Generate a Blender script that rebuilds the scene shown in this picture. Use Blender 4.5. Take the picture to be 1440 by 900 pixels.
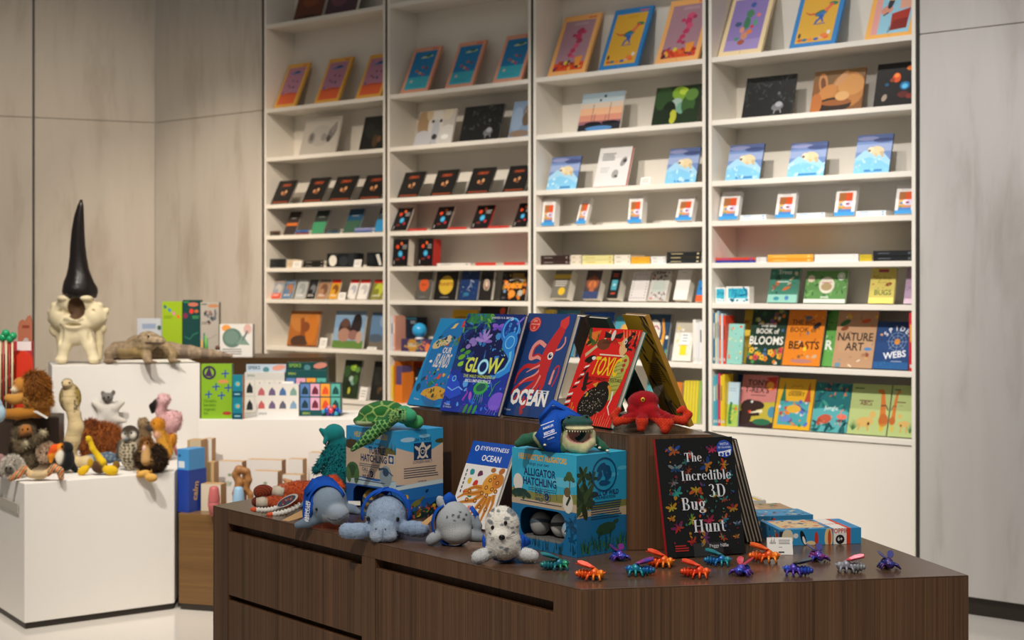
import bpy, bmesh, math, random
import numpy as np
from mathutils import Vector, Matrix

# ------------------------------------------------------------------ scene, camera, light
S = bpy.context.scene
COL = S.collection
for o in list(bpy.data.objects):
    bpy.data.objects.remove(o)
FPX, HY, ZC = 2050.0, 401.0, 1.6          # focal length in pixels, horizon row, eye height
cam = bpy.data.cameras.new('camera'); cam_o = bpy.data.objects.new('camera', cam); COL.objects.link(cam_o)
cam.sensor_width = 36; cam.lens = FPX / 1440 * 36; cam.shift_y = -(450 - HY) / 1440
cam_o.location = (0, 0, ZC); cam_o.rotation_euler = (math.pi / 2, 0, 0)
cam.clip_end = 60
cam.dof.use_dof = True; cam.dof.focus_distance = 3.9; cam.dof.aperture_fstop = 4.8
S.camera = cam_o
S.view_settings.view_transform = 'Standard'; S.view_settings.look = 'None'
S.view_settings.exposure = 0.12; S.view_settings.gamma = 1.0; S.view_settings.use_curve_mapping = False
S.cycles.max_bounces = 6; S.cycles.diffuse_bounces = 3; S.cycles.glossy_bounces = 3
S.cycles.transmission_bounces = 6; S.cycles.transparent_max_bounces = 12
S.cycles.sample_clamp_indirect = 4.0; S.cycles.caustics_reflective = False; S.cycles.caustics_refractive = False
world = bpy.data.worlds.new('world'); S.world = world; world.use_nodes = True
wb = world.node_tree.nodes['Background']; wb.inputs[0].default_value = (1.0, 0.95, 0.89, 1); wb.inputs[1].default_value = 0.16

def spot(loc, target, power, size=60, blend=0.5, col=(1, .9, .78), radius=.06, name='ceiling_spot'):
    l = bpy.data.lights.new(name, 'SPOT'); l.energy = power; l.spot_size = math.radians(size); l.spot_blend = blend
    l.color = col; l.shadow_soft_size = radius
    o = bpy.data.objects.new(name, l); COL.objects.link(o); o.location = loc
    o.rotation_euler = (Vector(target) - Vector(loc)).to_track_quat('-Z', 'Y').to_euler()
    return o
def panel(loc, sx, sy, power, col=(1, .95, .88), target=None):
    l = bpy.data.lights.new('ceiling_panel', 'AREA'); l.shape = 'RECTANGLE'; l.size = sx; l.size_y = sy; l.energy = power; l.color = col
    o = bpy.data.objects.new('ceiling_panel', l); COL.objects.link(o); o.location = loc
    if target: o.rotation_euler = (Vector(target) - Vector(loc)).to_track_quat('-Z', 'Y').to_euler()
    return o

# bookcase frame: start point, along (left to right) and into-the-wall directions
BP = np.array([-1.767, 10.35]); BQ = np.array([2.009, 7.227])
BL_ = float(np.linalg.norm(BQ - BP)); BU = (BQ - BP) / BL_; BW = np.array([-BU[1], BU[0]])
BANG = math.atan2(BU[1], BU[0])
def bk(u, w, z): p = BP + BU * u + BW * w; return (float(p[0]), float(p[1]), z)

WARM = (1, .85, .68); NEUT = (1, .92, .82); COOL = (1, .97, .94)
for i, u in enumerate((-.6, .8, 2.1, 3.4, 4.7)):      # track spots washing the bookcase, about 2.7 m in front of it
    spot(bk(u + 1.3, -3.4, 4.3), bk(u + .15, 0, 1.2), (350, 380, 430, 440, 330)[i], 46, .8, (WARM, WARM, NEUT, NEUT, COOL)[i], .05)
for i, u in enumerate((3.6, 4.9)):
    spot(bk(u, -1.7, 4.7), bk(u, 0, 2.5), (90, 120)[i], 62, 1, COOL, .05)
spot((-1.2, 6.6, 4.5), (-3.6, 10.6, 1.2), 470, 62, 1, WARM, .08)       # left wall wash
spot((-2.3, 4.6, 4.4), (-1.95, 7.2, .6), 620, 46, .9, NEUT, .10)       # white plinths
spot((-1.0, 5.0, 4.4), (-1.3, 7.7, .9), 330, 46, .9, NEUT, .10)
spot((-1.1, 1.5, 4.3), (-.05, 4.0, .95), 330, 46, .9, NEUT, .08)       # table
spot((.9, 1.0, 4.3), (.5, 3.8, .9), 130, 50, .9, NEUT, .10)
spot((.6, 6.0, 4.5), (.5, 4.2, .9), 60, 60, .9, COOL, .10)             # from behind the table
panel((0.2, 3.2, 4.7), 4.5, 4.5, 50, (1, .96, .9))

# ------------------------------------------------------------------ helpers
R = random.Random(7)
def lin(c):
    """hex string or 0-255 triple -> linear rgb"""
    if isinstance(c, str):
        c = c.lstrip('#')
        if len(c) == 3: c = ''.join(x * 2 for x in c)
        c = tuple(int(c[i:i + 2], 16) for i in (0, 2, 4))
    return tuple(((v / 255) / 12.92 if v / 255 <= .04045 else ((v / 255 + .055) / 1.055) ** 2.4) for v in c)

def pix(px, py, z):
    """point on the horizontal plane z seen at a picture position"""
    d = (ZC - z) * FPX / (py - HY); return ((px - 720) / FPX * d, d, z)
def at(px, py, d): return ((px - 720) / FPX * d, d, ZC - (py - HY) / FPX * d)
def col_hit(px, p0, dirv):
    """distance along the ground line p0 + t*dirv at which a picture column meets it"""
    k = (px - 720) / FPX; return (k * p0[1] - p0[0]) / (dirv[0] - k * dirv[1])

def tag(o, label=None, cat=None, group=None, kind=None):
    if label: o['label'] = label
    if cat: o['category'] = cat
    if group: o['group'] = group
    if kind: o['kind'] = kind
    return o
def thing(name, label, cat, loc=(0, 0, 0), rot=(0, 0, 0), group=None):
    o = bpy.data.objects.new(name, None); COL.objects.link(o); o.empty_display_size = .05
    o.location = loc; o.rotation_euler = rot if isinstance(rot, (tuple, list)) else (0, 0, rot)
    return tag(o, label, cat, group)
def obj(name, me, mat=None, parent=None, loc=None, rot=None):
    if me.name.startswith('m_') is False: pass
    o = bpy.data.objects.new(name, me); COL.objects.link(o)
    if mat is not None and not me.materials: me.materials.append(mat)
    if parent is not None: o.parent = parent
    if loc is not None: o.location = loc
    if rot is not None: o.rotation_euler = rot
    return o
def mk(verts, faces, cols=None, smooth=False, name='mesh'):
    me = bpy.data.meshes.new(name); me.from_pydata([tuple(v) for v in verts], [], [tuple(f) for f in faces])
    if cols is not None:
        a = me.color_attributes.new('Col', 'FLOAT_COLOR', 'POINT')
        c = np.ones((len(verts), 4), np.float32); c[:, :3] = np.asarray(cols, np.float32); a.data.foreach_set('color', c.ravel())
    if smooth: me.polygons.foreach_set('use_smooth', [True] * len(me.polygons))
    me.update(); return me
def boxv(x0, x1, y0, y1, z0, z1):
    v = [(x0, y0, z0), (x1, y0, z0), (x1, y1, z0), (x0, y1, z0), (x0, y0, z1), (x1, y0, z1), (x1, y1, z1), (x0, y1, z1)]
    return v, [(3, 2, 1, 0), (4, 5, 6, 7), (0, 1, 5, 4), (1, 2, 6, 5), (2, 3, 7, 6), (3, 0, 4, 7)]
def bevel_me(me, w, seg=1):
    bm = bmesh.new(); bm.from_mesh(me); bmesh.ops.bevel(bm, geom=bm.edges[:], offset=w, segments=seg, affect='EDGES', profile=.5)
    bm.to_mesh(me); bm.free(); return me
def boxm(x0, x1, y0, y1, z0, z1, bev=0):
    me = mk(*boxv(x0, x1, y0, y1, z0, z1))
    return bevel_me(me, bev) if bev else me
def boxes(lst):
    V, F = [], []
    for b in lst:
        v, f = boxv(*b); n = len(V); V += v; F += [tuple(i + n for i in q) for q in f]
    return mk(V, F)
def prism(pts, z0, z1, bev=0):
    n = len(pts); v = [(x, y, z0) for x, y in pts] + [(x, y, z1) for x, y in pts]
    f = [tuple(range(n - 1, -1, -1)), tuple(range(n, 2 * n))] + [(i, (i + 1) % n, n + (i + 1) % n, n + i) for i in range(n)]
    me = mk(v, f); return bevel_me(me, bev) if bev else me
def tube(pts, rad, n=8, cols=None):
    """smooth tube mesh through points, radius per point"""
    pts = [Vector(p) for p in pts]; V, F = [], []
    rad = [rad] * len(pts) if not isinstance(rad, (list, tuple)) else rad
    up = Vector((0, 0, 1))
    for i, p in enumerate(pts):
        t = (pts[min(i + 1, len(pts) - 1)] - pts[max(i - 1, 0)]).normalized()
        a = t.cross(up)
        if a.length < 1e-3: a = t.cross(Vector((0, 1, 0)))
        a.normalize(); b = t.cross(a)
        for k in range(n):
            q = 2 * math.pi * k / n; V.append(p + (a * math.cos(q) + b * math.sin(q)) * rad[i])
    for i in range(len(pts) - 1):
        for k in range(n): F.append((i * n + k, i * n + (k + 1) % n, (i + 1) * n + (k + 1) % n, (i + 1) * n + k))
    F.append(tuple(range(n - 1, -1, -1))); F.append(tuple((len(pts) - 1) * n + k for k in range(n)))
    return mk(V, F, smooth=True)
def lathe(prof, n=24):
    V, F = [], []
    for r, z in prof:
        for k in range(n): V.append((r * math.cos(2 * math.pi * k / n), r * math.sin(2 * math.pi * k / n), z))
    for i in range(len(prof) - 1):
        for k in range(n): F.append((i * n + k, i * n + (k + 1) % n, (i + 1) * n + (k + 1) % n, (i + 1) * n + k))
    return mk(V, F, smooth=True)
def uvs(c, r, seg=12, rings=8):
    if not isinstance(r, (tuple, list)): r = (r, r, r)
    me = bpy.data.meshes.new('ball'); bm = bmesh.new()
    bmesh.ops.create_uvsphere(bm, u_segments=seg, v_segments=rings, radius=1)
    for v in bm.verts: v.co = Vector((v.co.x * r[0] + c[0], v.co.y * r[1] + c[1], v.co.z * r[2] + c[2]))
    bm.to_mesh(me); bm.free(); me.polygons.foreach_set('use_smooth', [True] * len(me.polygons)); return me

# ------------------------------------------------------------------ materials
MATS = {}
def mat(name, col=None, rough=.5, metal=0, spec=.5, coat=0, bump=0, bscale=200, sheen=0, emit=0, alpha=1, vary=0, vscale=4):
    if name in MATS: return MATS[name]
    m = bpy.data.materials.new(name); MATS[name] = m; m.use_nodes = True
    nt = m.node_tree; b = nt.nodes['Principled BSDF']
    b.inputs['Roughness'].default_value = rough; b.inputs['Metallic'].default_value = metal
    b.inputs['Specular IOR Level'].default_value = spec; b.inputs['Coat Weight'].default_value = coat
    b.inputs['Sheen Weight'].default_value = sheen
    if alpha < 1: b.inputs['Alpha'].default_value = alpha
    if col is None:
        a = nt.nodes.new('ShaderNodeVertexColor'); a.layer_name = 'Col'; src = a.outputs[0]
    else:
        c = nt.nodes.new('ShaderNodeRGB'); c.outputs[0].default_value = (*lin(col), 1); src = c.outputs[0]
    if vary:
        tc = nt.nodes.new('ShaderNodeTexCoord'); n = nt.nodes.new('ShaderNodeTexNoise'); n.inputs['Scale'].default_value = vscale; n.inputs['Detail'].default_value = 5
        nt.links.new(tc.outputs['Object'], n.inputs['Vector'])
        mr = nt.nodes.new('ShaderNodeMapRange'); mr.inputs[3].default_value = 1 - vary; mr.inputs[4].default_value = 1 + vary
        nt.links.new(n.outputs[0], mr.inputs[0])
        mx = nt.nodes.new('ShaderNodeVectorMath'); mx.operation = 'SCALE'
        nt.links.new(src, mx.inputs[0]); nt.links.new(mr.outputs[0], mx.inputs['Scale']); src = mx.outputs[0]
    nt.links.new(src, b.inputs['Base Color'])
    if bump:
        tc = nt.nodes.new('ShaderNodeTexCoord'); n = nt.nodes.new('ShaderNodeTexNoise'); n.inputs['Scale'].default_value = bscale; n.inputs['Detail'].default_value = 3
        nt.links.new(tc.outputs['Object'], n.inputs['Vector'])
        bp = nt.nodes.new('ShaderNodeBump'); bp.inputs['Strength'].default_value = bump; bp.inputs['Distance'].default_value = .004
        nt.links.new(n.outputs[0], bp.inputs['Height']); nt.links.new(bp.outputs[0], b.inputs['Normal'])
    return m
def grain_mat(name, dark, light, scale=(70, 70, 1.2), rough=.45, contrast=1.0, bump=.15, spec=.5):
    m = bpy.data.materials.new(name); MATS[name] = m; m.use_nodes = True; nt = m.node_tree; b = nt.nodes['Principled BSDF']
    tc = nt.nodes.new('ShaderNodeTexCoord'); mp = nt.nodes.new('ShaderNodeMapping'); mp.inputs['Scale'].default_value = scale
    nt.links.new(tc.outputs['Object'], mp.inputs[0])
    n = nt.nodes.new('ShaderNodeTexNoise'); n.inputs['Scale'].default_value = 1; n.inputs['Detail'].default_value = 6; n.inputs['Roughness'].default_value = .65
    nt.links.new(mp.outputs[0], n.inputs['Vector'])
    mp2 = nt.nodes.new('ShaderNodeMapping'); mp2.inputs['Scale'].default_value = tuple(s * .12 for s in scale)
    nt.links.new(tc.outputs['Object'], mp2.inputs[0])
    n2 = nt.nodes.new('ShaderNodeTexNoise'); n2.inputs['Scale'].default_value = 1; n2.inputs['Detail'].default_value = 3
    nt.links.new(mp2.outputs[0], n2.inputs['Vector'])
    ad = nt.nodes.new('ShaderNodeMath'); ad.operation = 'MULTIPLY_ADD'; ad.inputs[1].default_value = .45
    nt.links.new(n2.outputs[0], ad.inputs[0]); nt.links.new(n.outputs[0], ad.inputs[2])
    r = nt.nodes.new('ShaderNodeValToRGB'); nt.links.new(ad.outputs[0], r.inputs[0])
    r.color_ramp.elements[0].position = .72 - .22 * contrast; r.color_ramp.elements[1].position = .72 + .22 * contrast
    r.color_ramp.elements[0].color = (*lin(dark), 1); r.color_ramp.elements[1].color = (*lin(light), 1)
    nt.links.new(r.outputs[0], b.inputs['Base Color']); b.inputs['Roughness'].default_value = rough; b.inputs['Specular IOR Level'].default_value = spec
    bp = nt.nodes.new('ShaderNodeBump'); bp.inputs['Strength'].default_value = bump; bp.inputs['Distance'].default_value = .002
    nt.links.new(n.outputs[0], bp.inputs['Height']); nt.links.new(bp.outputs[0], b.inputs['Normal'])
    return m
def stone_mat(name, base, vein, rough=.55):
    m = bpy.data.materials.new(name); MATS[name] = m; m.use_nodes = True; nt = m.node_tree; b = nt.nodes['Principled BSDF']
    tc = nt.nodes.new('ShaderNodeTexCoord'); mp = nt.nodes.new('ShaderNodeMapping'); mp.inputs['Scale'].default_value = (3.2, 3.2, .55); mp.inputs['Rotation'].default_value = (.15, .1, 0)
    nt.links.new(tc.outputs['Object'], mp.inputs[0])
    n = nt.nodes.new('ShaderNodeTexNoise'); n.inputs['Scale'].default_value = 1.6; n.inputs['Detail'].default_value = 8; n.inputs['Roughness'].default_value = .62; n.inputs['Distortion'].default_value = .35
    nt.links.new(mp.outputs[0], n.inputs['Vector'])
    r = nt.nodes.new('ShaderNodeValToRGB'); nt.links.new(n.outputs[0], r.inputs[0])
    e = r.color_ramp.elements; e[0].position = .30; e[0].color = (*lin(vein), 1); e[1].position = .47; e[1].color = (*lin(base), 1)
    e2 = r.color_ramp.elements.new(.66); e2.color = (*(min(1, x * 1.06) for x in lin(base)), 1)
    nt.links.new(r.outputs[0], b.inputs['Base Color']); b.inputs['Roughness'].default_value = rough; b.inputs['Specular IOR Level'].default_value = .3
    return m
def glass_mat(name, alpha=.16):
    m = bpy.data.materials.new(name); MATS[name] = m; m.use_nodes = True; nt = m.node_tree; nt.nodes.clear()
    o = nt.nodes.new('ShaderNodeOutputMaterial'); t = nt.nodes.new('ShaderNodeBsdfTransparent'); g = nt.nodes.new('ShaderNodeBsdfGlossy'); mx = nt.nodes.new('ShaderNodeMixShader')
    g.inputs['Roughness'].default_value = .05; t.inputs[0].default_value = (.95, .96, .96, 1); mx.inputs[0].default_value = alpha
    nt.links.new(t.outputs[0], mx.inputs[1]); nt.links.new(g.outputs[0], mx.inputs[2]); nt.links.new(mx.outputs[0], o.inputs[0]); return m

M_WHITE = mat('white_lacquer', 'e9e3d8', .42, spec=.4)
M_PLINTH = mat('white_plinth_paint', 'ece8e2', .5, spec=.35)
M_STONE = stone_mat('pale_stone', 'c3bbb0', 'b0a598')
M_STONE_R = stone_mat('pale_stone_grey', 'bdb9b5', 'aaa49d')
M_GAP = mat('black_bronze_trim', '2a2620', .5)
M_BASE = mat('dark_bronze_skirting', '2b241c', .45)
M_FLOOR = mat('polished_pale_floor', 'ded8cf', .12, spec=.5, vary=.05, vscale=.8)
M_BRONZE = grain_mat('brushed_bronze', '5d4120', '7c5c33', (1.5, 1.5, 60), .32, 1.2, .05)
M_DARKBOX = mat('dark_brown_board', '3a2c22', .5)
M_WOOD = grain_mat('walnut_veneer', '382414', '765439', (230, 230, 1.0), .42, 1.15, .12)
M_WOODTOP = grain_mat('walnut_table_surface', '4a3526', '604838', (2.0, 80, 80), .26, 1.0, .03)
M_PRINT = mat('printed_card', None, .42, spec=.3)
M_PRINTG = mat('glossy_print', None, .22, spec=.5)
M_PRINTM = mat('matte_print', None, .75, spec=.15)
M_PAPER = mat('page_paper', 'e6dfd0', .85, spec=.2)
M_CARD = mat('white_card', 'ece9e4', .6)
M_PLUSH = mat('plush_fabric', None, .95, spec=.12, bump=.55, bscale=420, sheen=.12, vary=.10, vscale=60)
M_FUR = mat('plush_fur', None, .9, spec=.15, sheen=.1)
M_FELT = mat('blue_felt', '1b4fb0', .95, spec=.1, bump=.4, bscale=600)
M_BLACKG = mat('black_gloss', '0c0b0b', .12, spec=.6)
M_PLASTIC = mat('painted_plastic', None, .28, spec=.5)
M_CLAY = mat('matte_painted', None, .7, spec=.25, vary=.06, vscale=30)
M_ACRYL = glass_mat('clear_acrylic', .06)

# ------------------------------------------------------------------ setting
fl = obj('floor', mk([(-9, -3, 0), (8, -3, 0), (8, 14, 0), (-9, 14, 0)], [(0, 1, 2, 3)]), M_FLOOR); tag(fl, kind='structure')
def wall_seg(name, p0, p1, z0, z1, m, thick=.12, bev=.003):
    """upright slab from ground point p0 to p1, thickness to the far side"""
    p0 = np.array(p0); p1 = np.array(p1); d = p1 - p0; L = float(np.linalg.norm(d)); a = math.atan2(d[1], d[0])
    me = boxm(0, L, 0, thick, z0, z1, bev); o = obj(name, me, m, loc=(p0[0], p0[1], 0), rot=(0, 0, a)); return o
uc = col_hit(218, BP, BU)                               # the corner left of the bookcase
CORN = BP + BU * uc
LW = np.array([-.918, -.397])
ZSEAM, ZTOP = 2.84, 5.2
wl = wall_seg('wall_back', CORN, BP - BU * .02, .08, ZSEAM, M_STONE); tag(wl, kind='structure')
w2 = wall_seg('stone_panel', CORN, BP - BU * .02, ZSEAM + .003, ZTOP, M_STONE); w2.parent = wl; w2.location = (0, 0, 0); w2.rotation_euler = (0, 0, 0)
tg = col_hit(47, CORN, LW)
GP = CORN + LW * tg; END = CORN + LW * 5.5
wa = wall_seg('wall_left', GP - LW * .008, CORN, .08, ZSEAM, M_STONE); tag(wa, kind='structure')
for k, (a, b, z0, z1) in enumerate(((GP - LW * .008, CORN, ZSEAM + .003, ZTOP), (END, GP + LW * .008, .08, ZSEAM), (END, GP + LW * .008, ZSEAM + .003, ZTOP))):
    o = wall_seg('stone_panel', a, b, z0, z1, M_STONE); o.parent = wa; o.matrix_parent_inverse = Matrix.Translation((wa.location)) .inverted() if False else Matrix.Identity(4)
    o.matrix_parent_inverse = (Matrix.Translation(wa.location) @ Matrix.Rotation(wa.rotation_euler.z, 4, 'Z')).inverted()
RS = BQ + BU * .012
wr = wall_seg('wall_right', RS, RS + BU * 4.5, .09, ZSEAM, M_STONE_R); tag(wr, kind='structure')
o = wall_seg('stone_panel', RS, RS + BU * 4.5, ZSEAM + .003, ZTOP, M_STONE_R); o.parent = wr; o.location = (0, 0, 0); o.rotation_euler = (0, 0, 0)
tag(wall_seg('trim_1', GP + LW * .02 + np.array([.01, .03]), GP - LW * .02 + np.array([.01, .03]), 0, ZTOP, M_GAP, .05, 0), kind='structure')
tag(wall_seg('baseboard_right', RS + BW * .03, RS + BU * 4.5 + BW * .03, 0, .085, M_BASE, .05, 0), kind='structure')
tag(wall_seg('baseboard_back', CORN + BW * .03, BP + BW * .03, 0, .085, M_BASE, .05, 0), kind='structure')
tag(wall_seg('baseboard_left', END + np.array([.01, .03]), CORN + np.array([.01, .03]), 0, .085, M_BASE, .05, 0), kind='structure')
# dark strip behind the shelving that shows in the gaps between the bays
tag(wall_seg('trim_2', BP - BU * .05 + BW * .29, BQ + BU * .05 + BW * .29, 0, 4.2, M_GAP, .03, 0), kind='structure')

# ------------------------------------------------------------------ shelving bays
SHZ = dict(T=3.43, A=2.833, B=2.488, C=2.155, D=1.936, E=1.707, F=1.487, G=1.155, H=.815)
SHT = .028; DEPTH = .265
edges = [370, 543, 748, 994, 1290]
BAYU = [0.0] + [float(col_hit(x, BP, BU)) for x in edges[1:4]] + [BL_]
BAYLAB = ['white shelving bay with pink and orange framed puzzles, beside the beige stone corner',
          'white shelving bay with three pink-framed blue puzzles on its upper shelf',
          'white shelving bay holding the sunset boats picture, behind the tilted yellow book',
          'white shelving bay full of picture books, beside the pale grey wall']
for i in range(4):
    u0, u1 = BAYU[i] + .010, BAYU[i + 1] - .010; Wd = u1 - u0
    t = thing('shelving_bay', BAYLAB[i], 'bookcase', bk(u0, 0, 0), BANG, 'white shelving bays along the back wall')
    for x0 in (0, Wd - .02): obj('side_panel', boxm(x0, x0 + .02, 0, DEPTH + .01, .08, 3.9, .0015), M_WHITE, t)
    obj('back_panel', boxm(.02, Wd - .02, DEPTH, DEPTH + .01, .1, 3.9), M_WHITE, t)
    for k, z in SHZ.items():
        obj('shelf', boxm(.02, Wd - .02, .004, DEPTH, z - SHT / 2, z + SHT / 2, .0015), M_WHITE, t)
    obj('base_panel', boxm(.02, Wd - .02, .012, .03, .1, SHZ['H'] - SHT / 2 - .004, .001), M_WHITE, t)
    obj('plinth', boxm(.0, Wd, .03, DEPTH, 0, .08), M_BASE, t)
    if i: obj('gap_strip', boxm(-.0192, -.0008, .003, .1, 0, 3.9), M_GAP, t)
for nm, u in (('trim_3', -.012), ('trim_4', BL_ - .0065)): tag(wall_seg(nm, BP + BU * u + BW * .004, BP + BU * (u + .017) + BW * .004, 0, 4.0, M_GAP, .08, 0), kind='structure')

# ------------------------------------------------------------------ flat print: shapes and lettering laid on a face
TXT = {}
def glyphs(s, bold=0.0):
    k = (s, bold)
    if k not in TXT:
        cu = bpy.data.curves.new('t', 'FONT'); cu.body = s; cu.size = 1; cu.offset = bold; cu.resolution_u = 2
        o = bpy.data.objects.new('t', cu); COL.objects.link(o)
        me = o.evaluated_get(bpy.context.evaluated_depsgraph_get()).to_mesh()
        n = len(me.vertices); co = np.zeros(n * 3); me.vertices.foreach_get('co', co); co = co.reshape(-1, 3)[:, :2]
        fs = [tuple(p.vertices) for p in me.polygons]
        if n: co = co - np.array([(co[:, 0].min() + co[:, 0].max()) / 2, 0])
        TXT[k] = (co, fs); bpy.data.objects.remove(o); bpy.data.curves.remove(cu)
    return TXT[k]

class Canvas:
    """shapes on a W x H sheet; x and y run 0..1 over the sheet, radii and stroke widths are fractions of W"""
    STEP = 1.3e-5
    def __init__(c, W, H, seed=1):
        c.W, c.H = W, H; c.V, c.F, c.C = [], [], []; c.L = 0; c.rng = random.Random(seed); c.q = H / W
    def poly(c, pts, col, same=False):
        """pts in metres"""
        if not same: c.L += 1
        n = len(c.V); rgb = lin(col)
        for x, y in pts: c.V.append((min(max(x, 0), c.W), min(max(y, 0), c.H), c.L * c.STEP)); c.C.append(rgb)
        c.F.append(tuple(range(n, n + len(pts)))); return c
    def bg(c, col): return c.r(0, 0, 1, 1, col)
    def r(c, x0, y0, x1, y1, col, same=False): return c.poly([(x0 * c.W, y0 * c.H), (x1 * c.W, y0 * c.H), (x1 * c.W, y1 * c.H), (x0 * c.W, y1 * c.H)], col, same)
    def p(c, pts, col): return c.poly([(x * c.W, y * c.H) for x, y in pts], col)
    def e(c, x, y, rx, ry, col, rot=0, n=18, same=False, wob=0):
        cs, sn = math.cos(rot), math.sin(rot); P = []
        for k in range(n):
            a = 2 * math.pi * k / n; f = 1 + (wob * (c.rng.random() - .5) if wob else 0); dx, dy = rx * c.W * math.cos(a) * f, ry * c.W * math.sin(a) * f
            P.append((x * c.W + dx * cs - dy * sn, y * c.H + dx * sn + dy * cs))
        return c.poly(P, col, same)
    def l(c, pts, w, col, w1=None, same=False, closed=False):
        P = [Vector((x * c.W, y * c.H)) for x, y in pts]; n = len(P); A, B = [], []
        for i in range(n):
            t = (P[(i + 1) % n] - P[i - 1]) if closed else (P[min(i + 1, n - 1)] - P[max(i - 1, 0)])
            if t.length < 1e-9: t = Vector((1, 0))
            t.normalize(); m = Vector((-t.y, t.x)); ww = (w if w1 is None else w + (w1 - w) * i / (n - 1)) * c.W / 2
            A.append(P[i] + m * ww); B.append(P[i] - m * ww)
        if not same: c.L += 1
        for i in range(n if closed else n - 1):
            j = (i + 1) % n; c.poly([A[i], A[j], B[j], B[i]], col, True)
        return c
    def ring(c, x, y, r0, w, col, n=22): return c.l([(x + r0 * math.cos(2 * math.pi * k / n), y + r0 / c.q * math.sin(2 * math.pi * k / n)) for k in range(n)], w, col, closed=True)
    def t(c, s, x, y, size, col, bold=.0, sx=1.0, shear=0, rot=0, al='c', same=False):
        co, fs = glyphs(s, bold)
        if not len(co): return c
        if not same: c.L += 1
        n = len(c.V); rgb = lin(col); k = size * c.W; X = co[:, 0] * k * sx + co[:, 1] * k * shear; Y = co[:, 1] * k
        lim = {'c': 2 * min(x, 1 - x) - .04, 'l': .97 - x, 'r': x - .03}[al] * c.W; wd = float(X.max() - X.min())
        if abs(rot) < .05 and wd > lim > 0: X = X * (lim / wd)
        if al == 'l': X = X - X.min()
        if al == 'r': X = X - X.max()
        cs, sn = math.cos(rot), math.sin(rot)
        for a, b in zip(X, Y):
            c.V.append((min(max(x * c.W + a * cs - b * sn, 0), c.W), min(max(y * c.H + a * sn + b * cs, 0), c.H), c.L * c.STEP)); c.C.append(rgb)
        c.F += [tuple(i + n for i in f) for f in fs]; return c
    def lines(c, x0, y0, x1, n, dy, th, col, ragged=.15):
        """rows of tiny print"""
        c.L += 1
        for i in range(n):
            y = y0 - i * dy; xe = x1 - c.rng.random() * ragged * (x1 - x0)
            c.r(x0, y, xe, y + th, col, True)
        return c
    def sc(c, n, box, cols, s0, s1, kind='blob'):
        x0, y0, x1, y1 = box; g = c.rng
        for i in range(n):
            if i % 8 == 0: c.L += 1
            x, y = x0 + g.random() * (x1 - x0), y0 + g.random() * (y1 - y0); s = s0 + g.random() * (s1 - s0); col = g.choice(cols)
            k = g.choice(('blob', 'leaf', 'dot', 'curl')) if kind == 'mix' else kind
            if k == 'blob': c.e(x, y, s, s * (.5 + .5 * g.random()), col, g.random() * 3, 7, True, .5)
            elif k == 'dot': c.e(x, y, s * .6, s * .6, col, 0, 7, True)
            elif k == 'leaf': c.e(x, y, s, s * .3, col, g.random() * 6, 8, True)
            elif k == 'curl':
                a = g.random() * 6; c.l([(x + s * .8 * math.cos(a + j * .7) * (1 - j * .1), y + s * .8 / c.q * math.sin(a + j * .7) * (1 - j * .1)) for j in range(6)], s * .25, col, s * .05, True)
            elif k == 'flower':
                for j in range(5): c.e(x + s * .6 * math.cos(j * 1.257), y + s * .6 / c.q * math.sin(j * 1.257), s * .42, s * .42, col, 0, 6, True)
            elif k == 'grass': c.l([(x, y), (x + (g.random() - .5) * s, y + s * 1.6 / c.q)], s * .2, col, .003, True)
        return c
    def mesh(c): return mk(c.V, c.F, c.C, name='print')

def put_print(parent, c, origin, xa, ya, mat_=None, name='cover_print'):
    """lay a canvas on a face of the parent: origin, x axis, y axis in the parent's frame; shapes rise along x cross y"""
    X = Vector(xa).normalized(); Y = Vector(ya).normalized(); Z = X.cross(Y)
    M = Matrix(((X.x, Y.x, Z.x, 0), (X.y, Y.y, Z.y, 0), (X.z, Y.z, Z.z, 0), (0, 0, 0, 1)))
    o = obj(name, c.mesh(), mat_ or M_PRINT, parent); o.matrix_local = Matrix.Translation(Vector(origin) + Z * 1e-4) @ M; return o

# ------------------------------------------------------------------ books and boxes
def book(name, label, cat, loc, ang, W, H, T, lean, art, board='2b3440', pages='e6dfd0', group=None, hard=True, spine_side='l', seed=None, side=None, pmat=None):
    """standing book: x along its width, front towards -y, leaning back by lean"""
    t = thing(name, label, cat, (loc[0], loc[1], loc[2] + T * math.sin(max(lean, 0)) + .0008), (-lean, 0, ang), group)
    bm_ = mat('board_' + board, board, .45)
    b = .0022 if hard else .0008; i = .003 if hard else .0006
    x0, x1 = -W / 2, W / 2
    obj('cover', boxes([(x0, x1, 0, b, 0, H), (x0, x1, T - b, T, 0, H), (x0, x0 + b, b, T - b, 0, H) if spine_side == 'l' else (x1 - b, x1, b, T - b, 0, H)]), bm_, t)
    pm = M_PAPER if pages == 'e6dfd0' else mat('paper_' + pages, pages, .8)
    obj('pages', boxm(x0 + (b if spine_side == 'l' else i), x1 - (i if spine_side == 'l' else b), b, T - b, i, H - i), pm, t)
    if art:
        c = Canvas(W, H, seed if seed is not None else hash_(label)); art(c); put_print(t, c, (x0, 0, 0), (1, 0, 0), (0, 0, 1), pmat)
    if side:
        c = Canvas(T, H, 3); side(c)
        if spine_side == 'l': put_print(t, c, (x0, T, 0), (0, -1, 0), (0, 0, 1), None, 'spine_print')
    return t
def hash_(s):
    h = 7
    for ch in s: h = (h * 31 + ord(ch)) % 99991
    return h
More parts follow.
